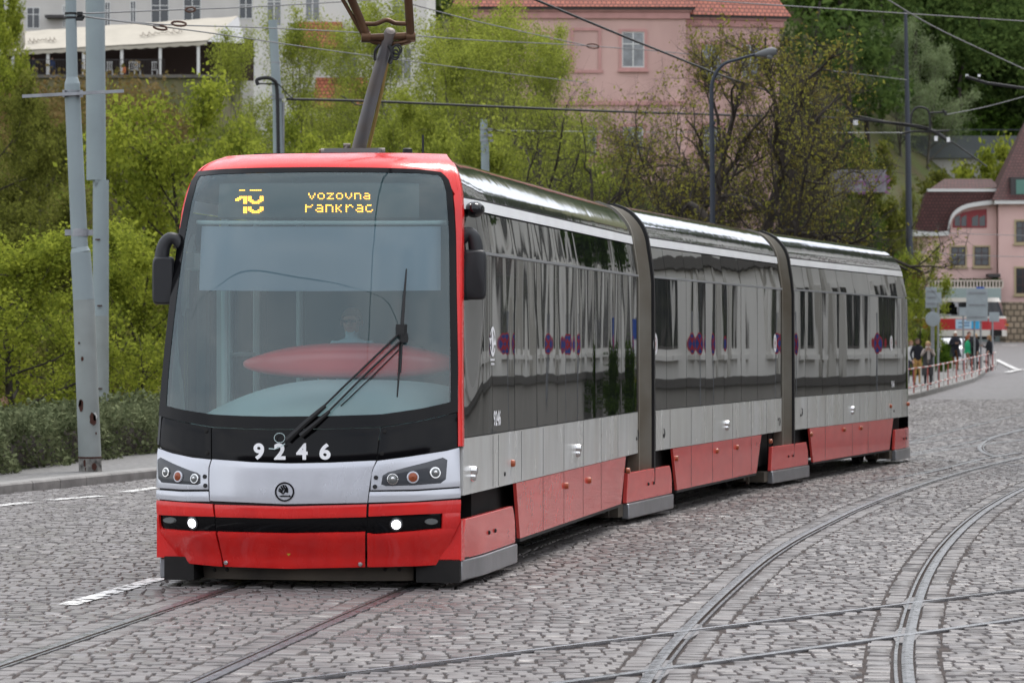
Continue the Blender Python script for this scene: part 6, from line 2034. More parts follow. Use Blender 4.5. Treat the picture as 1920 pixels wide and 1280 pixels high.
    for i, (px, nm) in enumerate(((206, "left of the third tent post"), (247, "right of the third tent post"), (258, "white backed, next to the orange bag"), (290, "left of the fourth tent post"))):
        c = P(px, 143, 229.6)
        if ch0 is None:
            ch0 = thing("cafe_chair", (c[0], c[1], zt), "pale cafe chair " + nm, "chair", group="cafe chairs on the terrace")
            z = zt; x, y = c[0], c[1]
            mb = MB(); mb.box((x, y, z + .45), (.42, .42, .04)); mb.build("seat", M_framew, parent=ch0)
            mb = MB(); 
            for s in (-.14, 0, .14): mb.box((x + s, y - .2, z + .72), (.05, .03, .5))
            mb.box((x, y - .2, z + .98), (.42, .03, .06)); mb.build("backrest", M_framew, parent=ch0)
            for sx in (-.18, .18):
                for sy in (-.18, .18): mb = MB(); mb.box((x + sx, y + sy, z + .215), (.035, .035, .43)); mb.build("leg", M_framew, parent=ch0)
        else: copy_tree(ch0, (c[0], c[1], zt), label="pale cafe chair " + nm)
    mb = MB(); c = P(233, 130, 228.4); mb.lathe(c - np.array((0, 0, .3)), [(.08, 0), (.13, .1), (.12, .35), (.04, .5)], 10); mb.build("bag", mat("orange_bag", (.55, .16, .05), .7), label="orange bag hanging at the terrace railing post", cat="bag")
cafe()

M_pinkv = mat("villa_plaster", (0.68, 0.47, 0.43), 0.9, base2=(0.62, 0.42, 0.385), vscale=.8)
def villa():
    D = 255.0
    wl = Wall(P(1718, 500, D), 0); k = D / F
    U = lambda x: wl.hit(x, 500)[0]; Z = lambda y: CAMZ + (HOR - y) / F * D
    r = thing("pink_villa", tuple(wl.pt(U(1830), 0, Z(640))), "pink villa with brown mansard roof and curved white eave at right", "house")
    mb = MB(); wl.box(mb, U(1720), U(1869), -9, 0, Z(640), Z(437))
    arc = [(1782, 437), (1783, 415), (1790, 402), (1805, 392), (1830, 386), (1869, 382), (1869, 437)]
    mb.prism([wl.pt(U(x), .012, Z(y)) for x, y in arc], (0, 5, 0))
    w2 = Wall(wl.pt(U(1869), .9, 0), -4)
    w2.box(mb, 0, 9, -10, 0, Z(640), Z(378)); mb.build("wall", M_pinkv, parent=r, smooth=0)
    # white eave following the curve
    mb = MB()
    path = [(1708, 439), (1772, 438), (1777, 432), (1780, 416), (1788, 401), (1806, 389), (1832, 383), (1868, 379)]
    q = smoothline([wl.pt(U(x), .28, Z(y)) for x, y in path], 40)
    o_ = np.stack((q + (0, -.25, .16), q + (0, .35, .16))); i_ = np.stack((q + (0, -.25, -.16), q + (0, .35, -.16))); mb.solid(o_, i_)
    w2.box(mb, -.35, 9.5, -.1, .55, Z(384), Z(377)); mb.build("eave", M_framew, parent=r, smooth=30)
    mb = MB()
    mb.prism([wl.pt(U(x), -.3, Z(y)) for x, y in ((1712, 437), (1738, 360), (1880, 352), (1870, 379), (1832, 383), (1806, 389), (1788, 401), (1780, 416), (1776, 434))], (0, 1.2, 0))
    mb.add([wl.pt(U(1740), -1.4, Z(358)), wl.pt(U(1880), -1.4, Z(350)), wl.pt(U(1880), -6, Z(328)), wl.pt(U(1790), -6, Z(328))], [(0, 1, 2, 3)])
    zr = Z(377) ; 
    mb.add([w2.pt(-.5, .6, zr), w2.pt(9.5, .6, zr), w2.pt(9.5, -6, zr + 7.5), w2.pt(3.0, -6, zr + 7.5), w2.pt(-.5, -10, zr)], [(0, 1, 2, 3), (0, 3, 4), (0, 4, 1), (1, 4, 3, 2)])
    mb.build("roof", M_tile_br, parent=r, smooth=0)
    mb = MB(); wl.box(mb, U(1740), U(1876), -.9, -.2, Z(359), Z(354)); mb.build("roof_gutter", M_framew, parent=r, smooth=0)
    for q in ((1783, 463, 1810, 498), (1827, 463, 1854, 498)): window(wl, r, *q, M_framebr, M_pane, M_ochre, tw=.12, mull=(1, 2))
    window(w2, r, 1905, 415, 1930, 454, M_framebr, M_pane, M_ochre, mull=(1, 2)); window(w2, r, 1905, 503, 1930, 550, M_framebr, M_pane, M_ochre, mull=(1, 2))
    # arched attic window
    mb = MB(); pts = [(1786, 427), (1787, 414), (1794, 404), (1806, 398), (1825, 394), (1850, 392), (1850, 427)]; mb.prism([wl.pt(U(x), .07, Z(y)) for x, y in pts], (0, .06, 0)); f = mb.build("attic_window", M_framered, parent=r, smooth=0)
    mb = MB()
    for x0, x1 in ((1790, 1800), (1802, 1812), (1822, 1834), (1836, 1847)): mb.prism([wl.pt(U(x), .085, Z(y)) for x, y in ((x0, 424), (x0, 408), (x1, 403), (x1, 424))], (0, .02, 0))
    mb.build("pane", M_pane, parent=f, smooth=0)
    # roof window in the big gable
    mb = MB(); mb.box(w2.pt(1.6, -.6, Z(352)), (1.5, 1.6, 1.5), 0); dm = mb.build("dormer", M_gutter, parent=r, smooth=0)
    mb = MB(); mb.box(w2.pt(1.75, .22, Z(352)), (.9, .06, 1.1), 0); mb.build("dormer_window", mat("curtain_green", (.10, .22, .18), .6), parent=dm, smooth=0)
    # porch canopy and balcony lattice
    mb = MB(); mb.box(wl.pt(U(1859), .9, Z(517)), (.9, 1.4, .25)); mb.box(wl.pt(U(1864), .5, Z(522)), (.4, .6, .4)); mb.build("porch_canopy", M_gutter, parent=r, smooth=0)
    b = thing("balcony_railing", tuple(wl.pt(U(1810), 2.2, Z(545))), "cream lattice balustrade with plants in front of the pink villa", "railing")
    mb = MB()
    wl.box(mb, U(1735), U(1872), 2.1, 2.3, Z(528.5), Z(526)); wl.box(mb, U(1735), U(1872), 2.1, 2.3, Z(541), Z(539))
    for x in np.linspace(1735, 1872, 24): wl.box(mb, U(x) - .05, U(x) + .05, 2.12, 2.28, Z(539.1), Z(528.4))
    mb.build("lattice", mat("lattice_cream", (.6, .52, .45), .7), parent=b, smooth=0)
    mb = MB(); wl.box(mb, U(1735), U(1868), 1.9, 2.5, Z(640), Z(541.1)); mb.build("plinth", mat("teal_plaster", (.30, .37, .36), .8), parent=b, smooth=0)
    rng = np.random.RandomState(4); n = 1500
    pos = np.stack((rng.uniform(U(1735), U(1872), n) + wl.O[0], wl.O[1] - 1.7 + rng.normal(0, .12, n), rng.uniform(Z(538), Z(524), n)), 1); v, f = leaf_quads(pos, .12, rng)
    make_obj("plants", v, f, LF_dark, parent=b, smooth=0)
    # stone wall right of the red tram
    s = Wall(P(1886, 600, 249), 0)
    t = thing("stone_wall", tuple(s.pt(3, 0, Z(640))), "coursed sandstone retaining wall at the right edge", "wall")
    mb = MB(); s.box(mb, 0, 9, -3, 0, CAMZ - .3, s.hit(1890, 566)[1]); mb.build("masonry", tiles("sandstone", (.34, .27, .19), (.26, .205, .14), .5), parent=t, smooth=0)
    # viaduct on the hill
    w = Wall(P(1560, 300, 290), 3)
    t = thing("viaduct_wall", tuple(w.pt(10, 0, 16)), "grey concrete road wall crossing the hillside above the villa", "wall")
    Zv = lambda y: CAMZ + (HOR - y) / F * 290
    mb = MB(); w.box(mb, -3, 26, -3, -.4, Zv(345), Zv(296)); mb.build("lower_wall", mat("concrete_light", (.36, .35, .33), .9, var=.15, vscale=.6), parent=t, smooth=0)
    mb = MB(); w.box(mb, -3, 26, -3, .1, Zv(295.8), Zv(254)); mb.build("parapet", mat("concrete_dark", (.095, .105, .11), .85, var=.15, vscale=.6), parent=t, smooth=0)
    mb = MB(); w.box(mb, 6.2, 8.6, -.5, -.35, Zv(314), Zv(301)); mb.build("opening", M_black, parent=t, smooth=0)
    mb = MB(); w.box(mb, -3, 26, -.2, -.1, Zv(243), Zv(241.5))
    for i in range(15): w.box(mb, -3 + 2 * i, -2.95 + 2 * i, -.2, -.1, Zv(254), Zv(243))
    mb.build("rail", M_lampblue, parent=t, smooth=0)
    g = thing("graffiti_wall", tuple(P(1590, 350, 215)), "white garden wall with purple blossom spots behind the dark trees", "wall")
    mb = MB(); a = Wall(P(1540, 350, 215), 4); a.box(mb, 0.6, 4.2, -.4, 0, CAMZ + (HOR - 360) / F * 215, CAMZ + (HOR - 318) / F * 215); mb.build("masonry", mat("garden_wall_lilac", (.20,.19,.21), .9, var=.2, vscale=2), parent=g, smooth=0)
    mb = MB()
    for i in range(40): mb.box(a.pt(rnd.uniform(1.6, 4.5), .01, CAMZ + (HOR - rnd.uniform(330, 364)) / F * 215), (rnd.uniform(.05, .25), .02, rnd.uniform(.05, .2)))
    mb.build("paint_spots", mat("purple_spots", (.22, .10, .20), .8), parent=g, smooth=0)
villa()

# ---- the street's right side, seen mirrored in the tram's windows
def right_side():
    O = np.array((11.6, 54.0)); E_ = np.array((23.0, 122.0)); dv = E_ - O; Ln = np.linalg.norm(dv)
    # facade faces the street (towards -x)
    class W2(Wall):
        def __init__(s): s.O = E_; s.e = -dv / Ln; s.o = np.array((-dv[1], dv[0])) / Ln; s.a = math.atan2(s.e[1], s.e[0])
    w = W2()
    M_beige = mat("beige_facade", (0.72, 0.70, 0.65), 0.9, var=.05, vscale=.7)
    M_sand = mat("facade_base", (0.30, 0.28, 0.25), 0.9, var=.1, vscale=1)
    M_dk = mat("facade_dark_trim", (0.10, 0.09, 0.08), 0.8)
    r = thing("beige_building", tuple(w.pt(Ln / 2, 0, 0)), "long beige street building mirrored in the tram's dark windows", "building")
    mb = MB(); w.box(mb, 0, Ln, -12, 0, -.2, 12.6); mb.build("wall", M_beige, parent=r, smooth=0)
    mb = MB(); w.box(mb, -.05, Ln + .05, -.05, .10, -.2, 1.15); mb.build("plinth", M_sand, parent=r, smooth=0)
    mb = MB()
    w.box(mb, -.05, Ln + .05, -.05, .22, 1.152, 1.32); w.box(mb, -.05, Ln + .05, -.05, .18, 5.1, 5.35); w.box(mb, -.05, Ln + .05, -.05, .3, 12.2, 12.55)
    mb.build("ledge", M_dk, parent=r, smooth=0)
    mb = MB(); mb.add([w.pt(-.5, .6, 12.601), w.pt(Ln + .5, .6, 12.601), w.pt(Ln - 3, -6, 17.4), w.pt(3, -6, 17.4), w.pt(Ln + .5, -12.6, 12.601), w.pt(-.5, -12.6, 12.601)], [(0, 1, 2, 3), (1, 4, 2), (4, 5, 3, 2), (5, 0, 3), (0, 5, 4, 1)])
    mb.build("roof", M_tile, parent=r, smooth=0)
    u = 1.4
    while u < Ln - 2:
        window_m(w, r, u, u + 1.15, 1.9, 4.3, M_dk, M_pane, M_beige, tw=.12, mull=(1, 1)); window_m(w, r, u, u + 1.15, 6.1, 8.0, M_dk, M_pane, M_beige, tw=.12, mull=(1, 1)); window_m(w, r, u, u + 1.15, 9.5, 11.3, M_dk, M_pane, M_beige, tw=.12, mull=(1, 1))
        u += 2.75
    mb = MB()
    for q in np.arange(0.4, Ln, 5.5): w.box(mb, q, q + .5, -.05, .14, 1.321, 5.099)
    mb.build("pilaster", mat("pilaster_beige", (.50, .48, .43), .9), parent=r, smooth=0)
    # strip of pavement
    # signs
    M_sb = mat("sign_blue", (0.02, 0.07, 0.32), 0.4); M_sr = mat("sign_red", (0.5, 0.02, 0.03), 0.4)
    def noparking(c, label, rad=.21):
        t = thing("no_parking_sign", (c[0], c[1], 0), label, "road sign", group="no stopping signs on the right pavement")
        mb = MB(); mb.tube([(c[0], c[1], 0), (c[0], c[1], 2.6)], .03, 8); mb.build("post", M_galv, parent=t)
        ax = np.array((-w.o[0] * .25 + -.80, -.6, 0)); ax /= np.linalg.norm(ax)
        cc = np.array((c[0], c[1], 2.0)) + ax * .05
        mb = MB(); mb.lathe(cc, [(rad, 0), (rad, .02)], 28, ax, m=0); mb.lathe(cc + ax * .0205, [(rad * .86, 0), (rad * .86, .004)], 28, ax, m=1)
        t_ = np.array((-ax[1], ax[0], 0)); zz = np.array((0, 0, 1.0))
        for s in (1, -1):
            a, b = cc - (t_ * s + zz) * rad * .55, cc + (t_ * s + zz) * rad * .55; nn = (zz * 1.0 - t_ * s) * .022
            mb.prism([a + nn + ax * .028, a - nn + ax * .028, b - nn + ax * .028, b + nn + ax * .028], ax * .004, 0)
        mb.build("disc", [M_sr, M_sb], parent=t)
    noparking((15.2, 82.0), "no stopping sign mirrored in the front section", rad=.22)
    noparking((11.2, 60.5), "no stopping sign mirrored in the middle section"); noparking((11.4, 64.6), "no stopping sign mirrored in the tail section")
    for c, lb in (((15.3, 82.5), "blue parking sign mirrored in the front section, first"), ((15.8, 85.0), "blue parking sign mirrored in the front section, second")):
        t = thing("parking_sign", (c[0], c[1], 0), lb, "road sign", group="parking signs on the right pavement")
        mb = MB(); mb.tube([(c[0], c[1], 0), (c[0], c[1], 2.7)], .03, 8); mb.build("post", M_galv, parent=t)
        mb = MB(); mb.box((c[0] - .05, c[1] - .04, 2.4), (.5, .03, .5), R(-52)); mb.build("plate", M_sb, parent=t); mb = MB(); mb.box((c[0] - .05, c[1] - .04, 1.92), (.5, .03, .4), R(-52)); mb.build("lower_plate", M_framew, parent=t)
    for i, (q, dq) in enumerate(((10, 1.2), (14, 1.2), (19, 1.3), (27, 1.3), (33, 1.2), (43, 1.2))):
        p = w.pt(q, dq, 0)
        b = tree("bush", LF_green if i % 2 else LF_spring, M_bark, 0, p[1], 0, f"green bush at the foot of the beige building, {('first','second','third','fourth','fifth','last')[i]} from its far end", name="bush", X=p[0], group="bushes before the beige building", cat="bush")
        b.scale = (.62, .62, .62); b.location.z = 0
    for i, (x, y) in enumerate(((25.5, 128), (29, 140), (33, 153), (16, 44), (14.5, 33), (15.5, 22))):
        b = tree("full", LF_green, M_bark, 0, y, 0, f"green tree on the right pavement outside the view, {('nearest beyond','second beyond','third beyond','nearest before','second before','third before')[i]} the beige building", X=x, group="trees on the right pavement")
        b.scale = (.95, .95, 1.0)
    for i, (x, y, sc) in enumerate(((13.4, 58, 1.0), (12.2, 48, 1.05), (11.2, 38, 1.0), (17.3, 84, .95), (15.6, 71, .95))):  # unseen crowns, added to block the sky in the roof's reflection
        b = tree("street", LF_dark, M_bark, 0, y, 0, f"tall dark green street tree mirrored in the tram's roof edge, {('third','second','nearest','fifth','fourth')[i]} along the right pavement", X=x, group="tall added trees on the right pavement")
        b.scale = (sc * .85, sc * .85, sc); b.location.z = 0
    mb = MB()
    g_ = []
    for y in np.linspace(10, 126, 30):
        x0 = float(np.interp(y, [10, 54, 122, 126], [8.6, 10.1, 20.9, 21.5])); g_.append([(x0, y, float(gz(y)) + .02), (x0, y, float(gz(y)) + .12), (x0 + 3.2, y, float(gz(y)) + .125)])
    mb.grid(g_); mb.build("right_pavement", M_pave, kind="structure", smooth=20)
right_side()

# ---- unseen house row, added behind the camera so the tram's nose mirrors dark
def behind():
    w = Wall((45.0, -42.0), 180)
    r = thing("added_house_row", (0, -42, 0), "dark town house row across the street mirrored in the tram's black nose panels", "building")
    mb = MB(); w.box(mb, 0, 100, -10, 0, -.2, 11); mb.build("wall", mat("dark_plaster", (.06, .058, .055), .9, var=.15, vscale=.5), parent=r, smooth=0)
    mb = MB(); mb.add([w.pt(-.5, .6, 11), w.pt(100.5, .6, 11), w.pt(97, -5, 15), w.pt(3, -5, 15), w.pt(100.5, -10.6, 11), w.pt(-.5, -10.6, 11)], [(0, 1, 2, 3), (1, 4, 2), (4, 5, 3, 2), (5, 0, 3), (0, 5, 4, 1)]); mb.build("roof", M_tile_br, parent=r, smooth=0)
    for z0, z1 in ((1.5, 3.6), (5.0, 7.1), (8.2, 10.0)):
        for u in np.arange(2, 98, 7.5): window_m(w, r, u, u + 1.3, z0, z1, M_framew, M_pane, None)
behind()
def nose_wires():
    """two overhead wires crossing above the track in front of the tram; the raked windscreen mirrors them"""
    def refl(px, py, zw):
        u, z = to_uv(np.array(float(px)), np.array(float(py)))
        p = front(u, z); n = front(u, z, .1) - p; n /= np.linalg.norm(n)
        v = p - np.array((0, 0, CAMZ)); v /= np.linalg.norm(v); d = v - 2 * v.dot(n) * n
        return p + d * (zw - p[2]) / d[2]
    for (a, b, zw, w, lb) in (((722, 330), (694, 575), 6.2, .034, "trolley wire above the track, mirrored as a dark line in the windscreen"), ((420, 530), (740, 592), 6.1, .009, "cross span wire above the track, mirrored across the windscreen"), ((1, 1), (2, 2), 0, 0, None)):
        if lb is None: continue
        A, B_ = refl(*a, zw), refl(*b, zw); d = B_ - A
        mb = MB(); mb.tube(polyline([A - d * .6, B_ + d * .6], 12), w, 6); mb.build("overhead_wire", M_wire, label=lb, cat="wire", group="overhead wires", smooth=180)
        print("nose wire", A, B_)
nose_wires()
# ================================================================== PEOPLE
M_skin = mat("skin", (0.50, 0.30, 0.22), 0.55)
_cm = {}
def cloth(c):
    k = tuple(c)
    if k not in _cm: _cm[k] = mat("cloth", c, 0.85, var=.12, vscale=6)
    return _cm[k]
def person(loc, rz, H, label, top, legs, hair, shoes=(.03, .028, .025), arms=None, seat=None, coat=None, hairlen=.06, hairvol=1.0, lean=0.0, glasses=False, group=None, sit_floor=False, short=True, scarf=None, step=0.0):
    """loc = point under the feet (or seat for seat poses); the figure faces -y turned by rz"""
    k = H / 1.75
    r = thing("person", loc, label, "person", rz=rz, group=group)
    M = ROOTM[r.name]
    V, E, Rr, kind = [], [], [], []
    def v(p, rad): V.append((p[0] * k, p[1] * k, p[2] * k)); Rr.append(rad * k); return len(V) - 1
    def e(a, b, kd): E.append((a, b)); kind.append(kd)
    hz = .95 if seat is None else .12
    pel = v((0, 0, hz), .145); sp = v((0, -.01 - lean * .3, hz + .2), .13); ch = v((0, -.01 - lean * .7, hz + .38), .15)
    nb = v((0, 0 - lean, hz + .53), .07); nk = v((0, -.012 - lean, hz + .585), .056)
    h0 = v((0, -.03 - lean, hz + .645), .075); h1 = v((0, -.025 - lean, hz + .72), .088); h2 = v((0, -.015 - lean, hz + .775), .062)
    for a, b, kd in ((pel, sp, 't'), (sp, ch, 't'), (ch, nb, 't'), (nb, nk, 's'), (nk, h0, 's'), (h0, h1, 's'), (h1, h2, 's')): e(a, b, kd)
    nose = v((0, -.125 - lean, hz + .675), .014); e(h0, nose, 's')
    arms = arms or {}
    for sx in (-1, 1):
        ar = arms.get(sx) or [(.235, .02, 1.16), (.245, -.05, .92)]
        sh = v((sx * .165, -lean, hz + .46), .075); e(ch, sh, 't')
        off = hz - .95
        el = v((sx * ar[0][0], ar[0][1] - lean * .7, ar[0][2] + off), .046); wr = v((sx * ar[1][0], ar[1][1] - lean * .5, ar[1][2] + off), .032)
        e(sh, el, 't'); e(el, wr, 't' if short else 's')
        d = np.array(ar[1]) - np.array(ar[0]); d[0] *= sx; d /= np.linalg.norm(d)
        w0 = np.array((sx * ar[1][0], ar[1][1] - lean * .5, ar[1][2] + off)); side = np.cross(d, (0, 0, 1.0) if abs(d[2]) < .9 else (0, 1.0, 0)); side /= np.linalg.norm(side); nrm = np.cross(side, d)
        pm = v(w0 + d * .075, .030); e(wr, pm, 's')
        for q, (o_, ln) in enumerate(((-.030, .068), (-.011, .08), (.010, .076), (.029, .06))):
            f1 = v(w0 + d * .11 + side * o_, .0095); f2 = v(w0 + d * (.11 + ln * .55) + side * o_ * 1.1 + nrm * .012, .0085); f3 = v(w0 + d * (.11 + ln * .85) + side * o_ * 1.1 + nrm * .034, .007)
            e(pm, f1, 's'); e(f1, f2, 's'); e(f2, f3, 's')
        t1 = v(w0 + d * .055 - side * .044, .011); t2 = v(w0 + d * .095 - side * .058 + nrm * .012, .009); e(pm, t1, 's'); e(t1, t2, 's')
        if seat is None:
            hp = v((sx * .092, 0, .90), .095); kn = v((sx * .10, -.03 - sx * step * .5, .50), .062); an = v((sx * .105, .02 - sx * step, .085), .043); to = v((sx * .125, -.15 - sx * step, .035), .036)
        elif sit_floor:
            hp = v((sx * .10, -.05, .12), .10); kn = v((sx * .16, -.42, .48), .062); an = v((sx * .14, -.62, .09), .043); to = v((sx * .15, -.78, .04), .036)
        else:
            hp = v((sx * .10, -.06, .10), .10); kn = v((sx * .13, -.46, .10), .065); an = v((sx * .13, -.44, -.34), .043); to = v((sx * .14, -.60, -.40), .036)
        e(pel, hp, 'l'); e(hp, kn, 'l'); e(kn, an, 'l'); e(an, to, 'f')
    me = bpy.data.meshes.new("skeleton"); me.from_pydata(V, E, [])
    ob = bpy.data.objects.new("skeleton", me); COL.objects.link(ob)
    sk = ob.modifiers.new("skin", 'SKIN'); sk.use_smooth_shade = True
    for i, sv in enumerate(me.skin_vertices[0].data): sv.radius = (Rr[i], Rr[i] * (.78 if i in (sp, ch, pel) else 1.0)); sv.use_root = (i == pel)
    sb = ob.modifiers.new("sub", 'SUBSURF'); sb.levels = 2; sb.render_levels = 2
    dg = bpy.context.evaluated_depsgraph_get(); dg.update()
    bm_ = bpy.data.meshes.new_from_object(ob.evaluated_get(dg))
    bpy.data.objects.remove(ob); bpy.data.meshes.remove(me)
    bm_.name = "body"; bm_.materials.clear()
    for m_ in (cloth(top), cloth(legs), M_skin, cloth(shoes)): bm_.materials.append(m_)
    Va = np.array(V); ea = np.array(E); code = np.array([{'t': 0, 'l': 1, 's': 2, 'f': 3}[q] for q in kind])
    cen = np.array([p.center for p in bm_.polygons])
    a, b = Va[ea[:, 0]], Va[ea[:, 1]]; ab = b - a
    rad = np.array(Rr)[ea].mean(1)
    t = np.clip(((cen[:, None] - a[None]) * ab[None]).sum(2) / (ab * ab).sum(1)[None], 0, 1)
    d = np.linalg.norm(cen[:, None] - a[None] - ab[None] * t[..., None], axis=2) - rad[None]
    mi = code[d.argmin(1)]
    if seat is None: mi = np.where((cen[:, 2] < .93 * k) & (mi == 0) & (np.abs(cen[:, 0]) < .16 * k), 1, mi)
    bm_.polygons.foreach_set("material_index", mi.astype(np.int32)); bm_.shade_smooth()
    body = bpy.data.objects.new("body", bm_); COL.objects.link(body); body.parent = r
    def lw(p): return np.asarray(p) @ np.array(M)[:3, :3].T + np.array(M)[:3, 3]
    hc = np.array((0, -.02 - lean, hz + .70)) * k
    # hair: cap round the back and top of the head
    g = []
    for th in np.linspace(0.02, 1, 12):
        row = []
        for ph in np.linspace(0, 2 * math.pi, 25):
            back = .5 + .5 * math.sin(ph)          # 1 at the back (+y), 0 at the face
            lim = R(62) + back * R(62)
            a_ = th * lim
            rr = np.array((.098, .112, .118)) * hairvol * k
            p = hc + np.array((rr[0] * math.sin(a_) * math.cos(ph), .008 * k + rr[1] * math.sin(a_) * math.sin(ph), rr[2] * math.cos(a_)))
            if th > .8: p[2] -= hairlen * back * (th - .8) * 5 * k
            row.append(p)
        g.append(row)
    g = np.array(g); inner = hc + (g - hc) * .86
    mb = MB(); mb.solid(lw(g.reshape(-1, 3)).reshape(g.shape), lw(inner.reshape(-1, 3)).reshape(g.shape)); mb.build("hair", cloth(hair), parent=r, smooth=60)
    mb = MB()
    for sx in (-1, 1): mb.lathe(lw(hc + np.array((sx * .034, -.083, -.010)) * k), [(.011 * k, -.01), (.011 * k, .004), (.005 * k, .008)], 8, np.array(M)[:3, :3] @ np.array((0, -1.0, 0)))
    mb.build("eyes", M_black, parent=r)
    mb = MB()
    for sx in (-1, 1): mb.lathe(lw(hc + np.array((sx * .092, .005, -.02)) * k), [(.012 * k, -.008), (.03 * k, .004), (.02 * k, .01)], 8, np.array(M)[:3, :3] @ np.array((sx * 1.0, 0, 0)))
    mb.box(lw(hc + np.array((0, -.088, -.072)) * k), (.045 * k, .012, .009), rz); mb.build("ears_and_mouth", cloth((.40, .19, .15)), parent=r)
    if glasses:
        mb = MB()
        for sx in (-1, 1): mb.box(lw(hc + np.array((sx * .038, -.102, -.008)) * k), (.046 * k, .010, .022 * k), rz)
        mb.box(lw(hc + np.array((0, -.103, 0)) * k), (.03 * k, .008, .008), rz)
        for sx in (-1, 1): mb.box(lw(hc + np.array((sx * .09, -.05, 0)) * k), (.008, .1 * k, .01), rz)
        mb.build("glasses", M_black, parent=r)
    if coat:
        colr, zlo, wid = coat
        rows = []
        for z, w, dd in ((1.43, .19, .115), (1.30, .215, .15), (1.1, .185, .145), (.95, .20, .155), ((.95 + zlo) / 2, .20 + wid * .5, .165 + wid * .3), (zlo, .21 + wid, .175 + wid * .6)):
            rows.append([(w * math.cos(p) * k, (dd * math.sin(p) - .0) * k, z * k) for p in np.linspace(-math.pi / 2 + .22, 1.5 * math.pi - .22, 26)])
        g = np.array(rows); inner = g * np.array((.93, .93, 1))
        mb = MB(); mb.solid(lw(g.reshape(-1, 3)).reshape(g.shape), lw(inner.reshape(-1, 3)).reshape(g.shape)); mb.build("coat", cloth(colr), parent=r, smooth=60)
    if scarf:
        mb = MB(); mb.lathe(lw(np.array((0, -.02, 1.47)) * k), [(.07 * k, 0), (.10 * k, .03 * k), (.095 * k, .09 * k), (.07 * k, .11 * k)], 14)
        mb.box(lw(np.array((.02, -.17, 1.25)) * k), (.10 * k, .03, .36 * k), rz); mb.build("scarf", cloth(scarf), parent=r)
    return r
GP = "people waiting behind the red and white railing"
def at(px, py): g_ = G(px, py, .125); return (g_[0], g_[1], g_[2])
CL = (0.012, 0.013, 0.02)
person(at(1720, 722), R(10), 1.80, "man in black sweater, mustard trousers and sunglasses behind the railing", CL, (.46, .27, .09), (.05, .03, .02), glasses=True, group=GP, arms={-1: [(.25, .03, 1.17), (.22, -.10, .95)], 1: [(.25, .03, 1.17), (.22, -.10, .95)]})
person(at(1740, 727), R(-5), 1.72, "blonde woman in long dark grey coat holding a phone before her chin", (.35, .30, .27), (.03, .03, .035), (.52, .36, .17), coat=((.055, .055, .057), .48, .06), scarf=(.55, .50, .47), hairlen=.10, shoes=(.6, .6, .6), group=GP,
       arms={-1: [(.25, -.10, 1.20), (.09, -.27, 1.40)], 1: [(.25, -.10, 1.20), (.09, -.27, 1.40)]})
person(at(1708, 719), R(0), 1.70, "brown-haired person in white shirt half hidden by the tram's tail", (.62, .62, .62), (.06, .06, .08), (.20, .10, .04), hairlen=.12, group=GP)
person(at(1791, 695), R(5), 1.86, "tall white-haired man in dark open coat and brown trousers, hands together", (.02, .022, .035), (.22, .09, .03), (.66, .62, .54), coat=((.014, .015, .022), .62, .10), group=GP,
       arms={-1: [(.27, .0, 1.17), (.05, -.25, 1.22)], 1: [(.27, .0, 1.17), (.05, -.25, 1.22)]})
person(at(1814, 694), R(70), 1.66, "red-haired woman in a bright green jacket behind the railing", (.02, .36, .16), (.30, .16, .10), (.26, .075, .03), hairlen=.20, hairvol=1.1, shoes=(.6, .6, .6), group=GP, coat=((.02, .36, .16), .86, .03))
person(at(1829, 694), R(-60), 1.76, "fair-haired person in black jacket turned towards the green jacket", CL, (.02, .02, .022), (.42, .28, .14), hairlen=.08, group=GP, coat=((.012, .012, .014), .80, .03))
person(at(1817, 690), R(20), 1.80, "dark-haired person hidden behind the woman in green", (.015, .015, .02), (.02, .02, .02), (.10, .03, .025), hairlen=.05, group=GP)
person(at(1855, 697), R(-75), 1.70, "ponytailed woman in black jacket at the right end of the railing, facing left", CL, (.10, .03, .03), (.25, .14, .06), hairlen=.22, hairvol=1.12, group=GP, step=.12,
       arms={-1: [(.22, -.08, 1.17), (.14, -.30, 1.25)], 1: [(.22, .02, 1.17), (.22, -.12, 1.02)]}, coat=((.013, .014, .018), .84, .03))
# driver
hd = P(660, 610, 28.95)
person((hd[0], hd[1] + .03, hd[2] - .82 * .95 + .045), -T1.a, 1.66, "tram driver with glasses and pale blue shirt behind the windscreen", (.46, .66, .74), (.04, .05, .07), (.20, .15, .10), seat=True, glasses=True,
       arms={-1: [(.30, -.10, 1.18), (.20, -.36, 1.12)], 1: [(.30, -.10, 1.18), (.20, -.36, 1.12)]}, hairlen=.0)
# left man, sitting beyond the hedge
g0 = P(6, 744, 66.0)
person((g0[0], g0[1], g0[2] - .93), R(35), 1.78, "bald man in blue checked shirt sitting beyond the hedge at the left edge", (.10, .17, .42), (.05, .05, .06), (.36, .21, .15), seat=True, sit_floor=True, hairlen=0.0, hairvol=.93)
zt_ = CAMZ + (HOR - 145) / F * 230
for px, lb, c in ((62, "guest in dark clothes at the cafe terrace, left one", (.02, .02, .03)), (97, "guest in blue at the cafe terrace behind the railing, right one", (.03, .06, .16))):
    c0 = P(px, 143, 229.4); person((c0[0], c0[1], zt_ + .42), R(30), 1.72, lb, c, (.03, .03, .04), (.06, .03, .02), seat=True, group="guests on the cafe terrace")

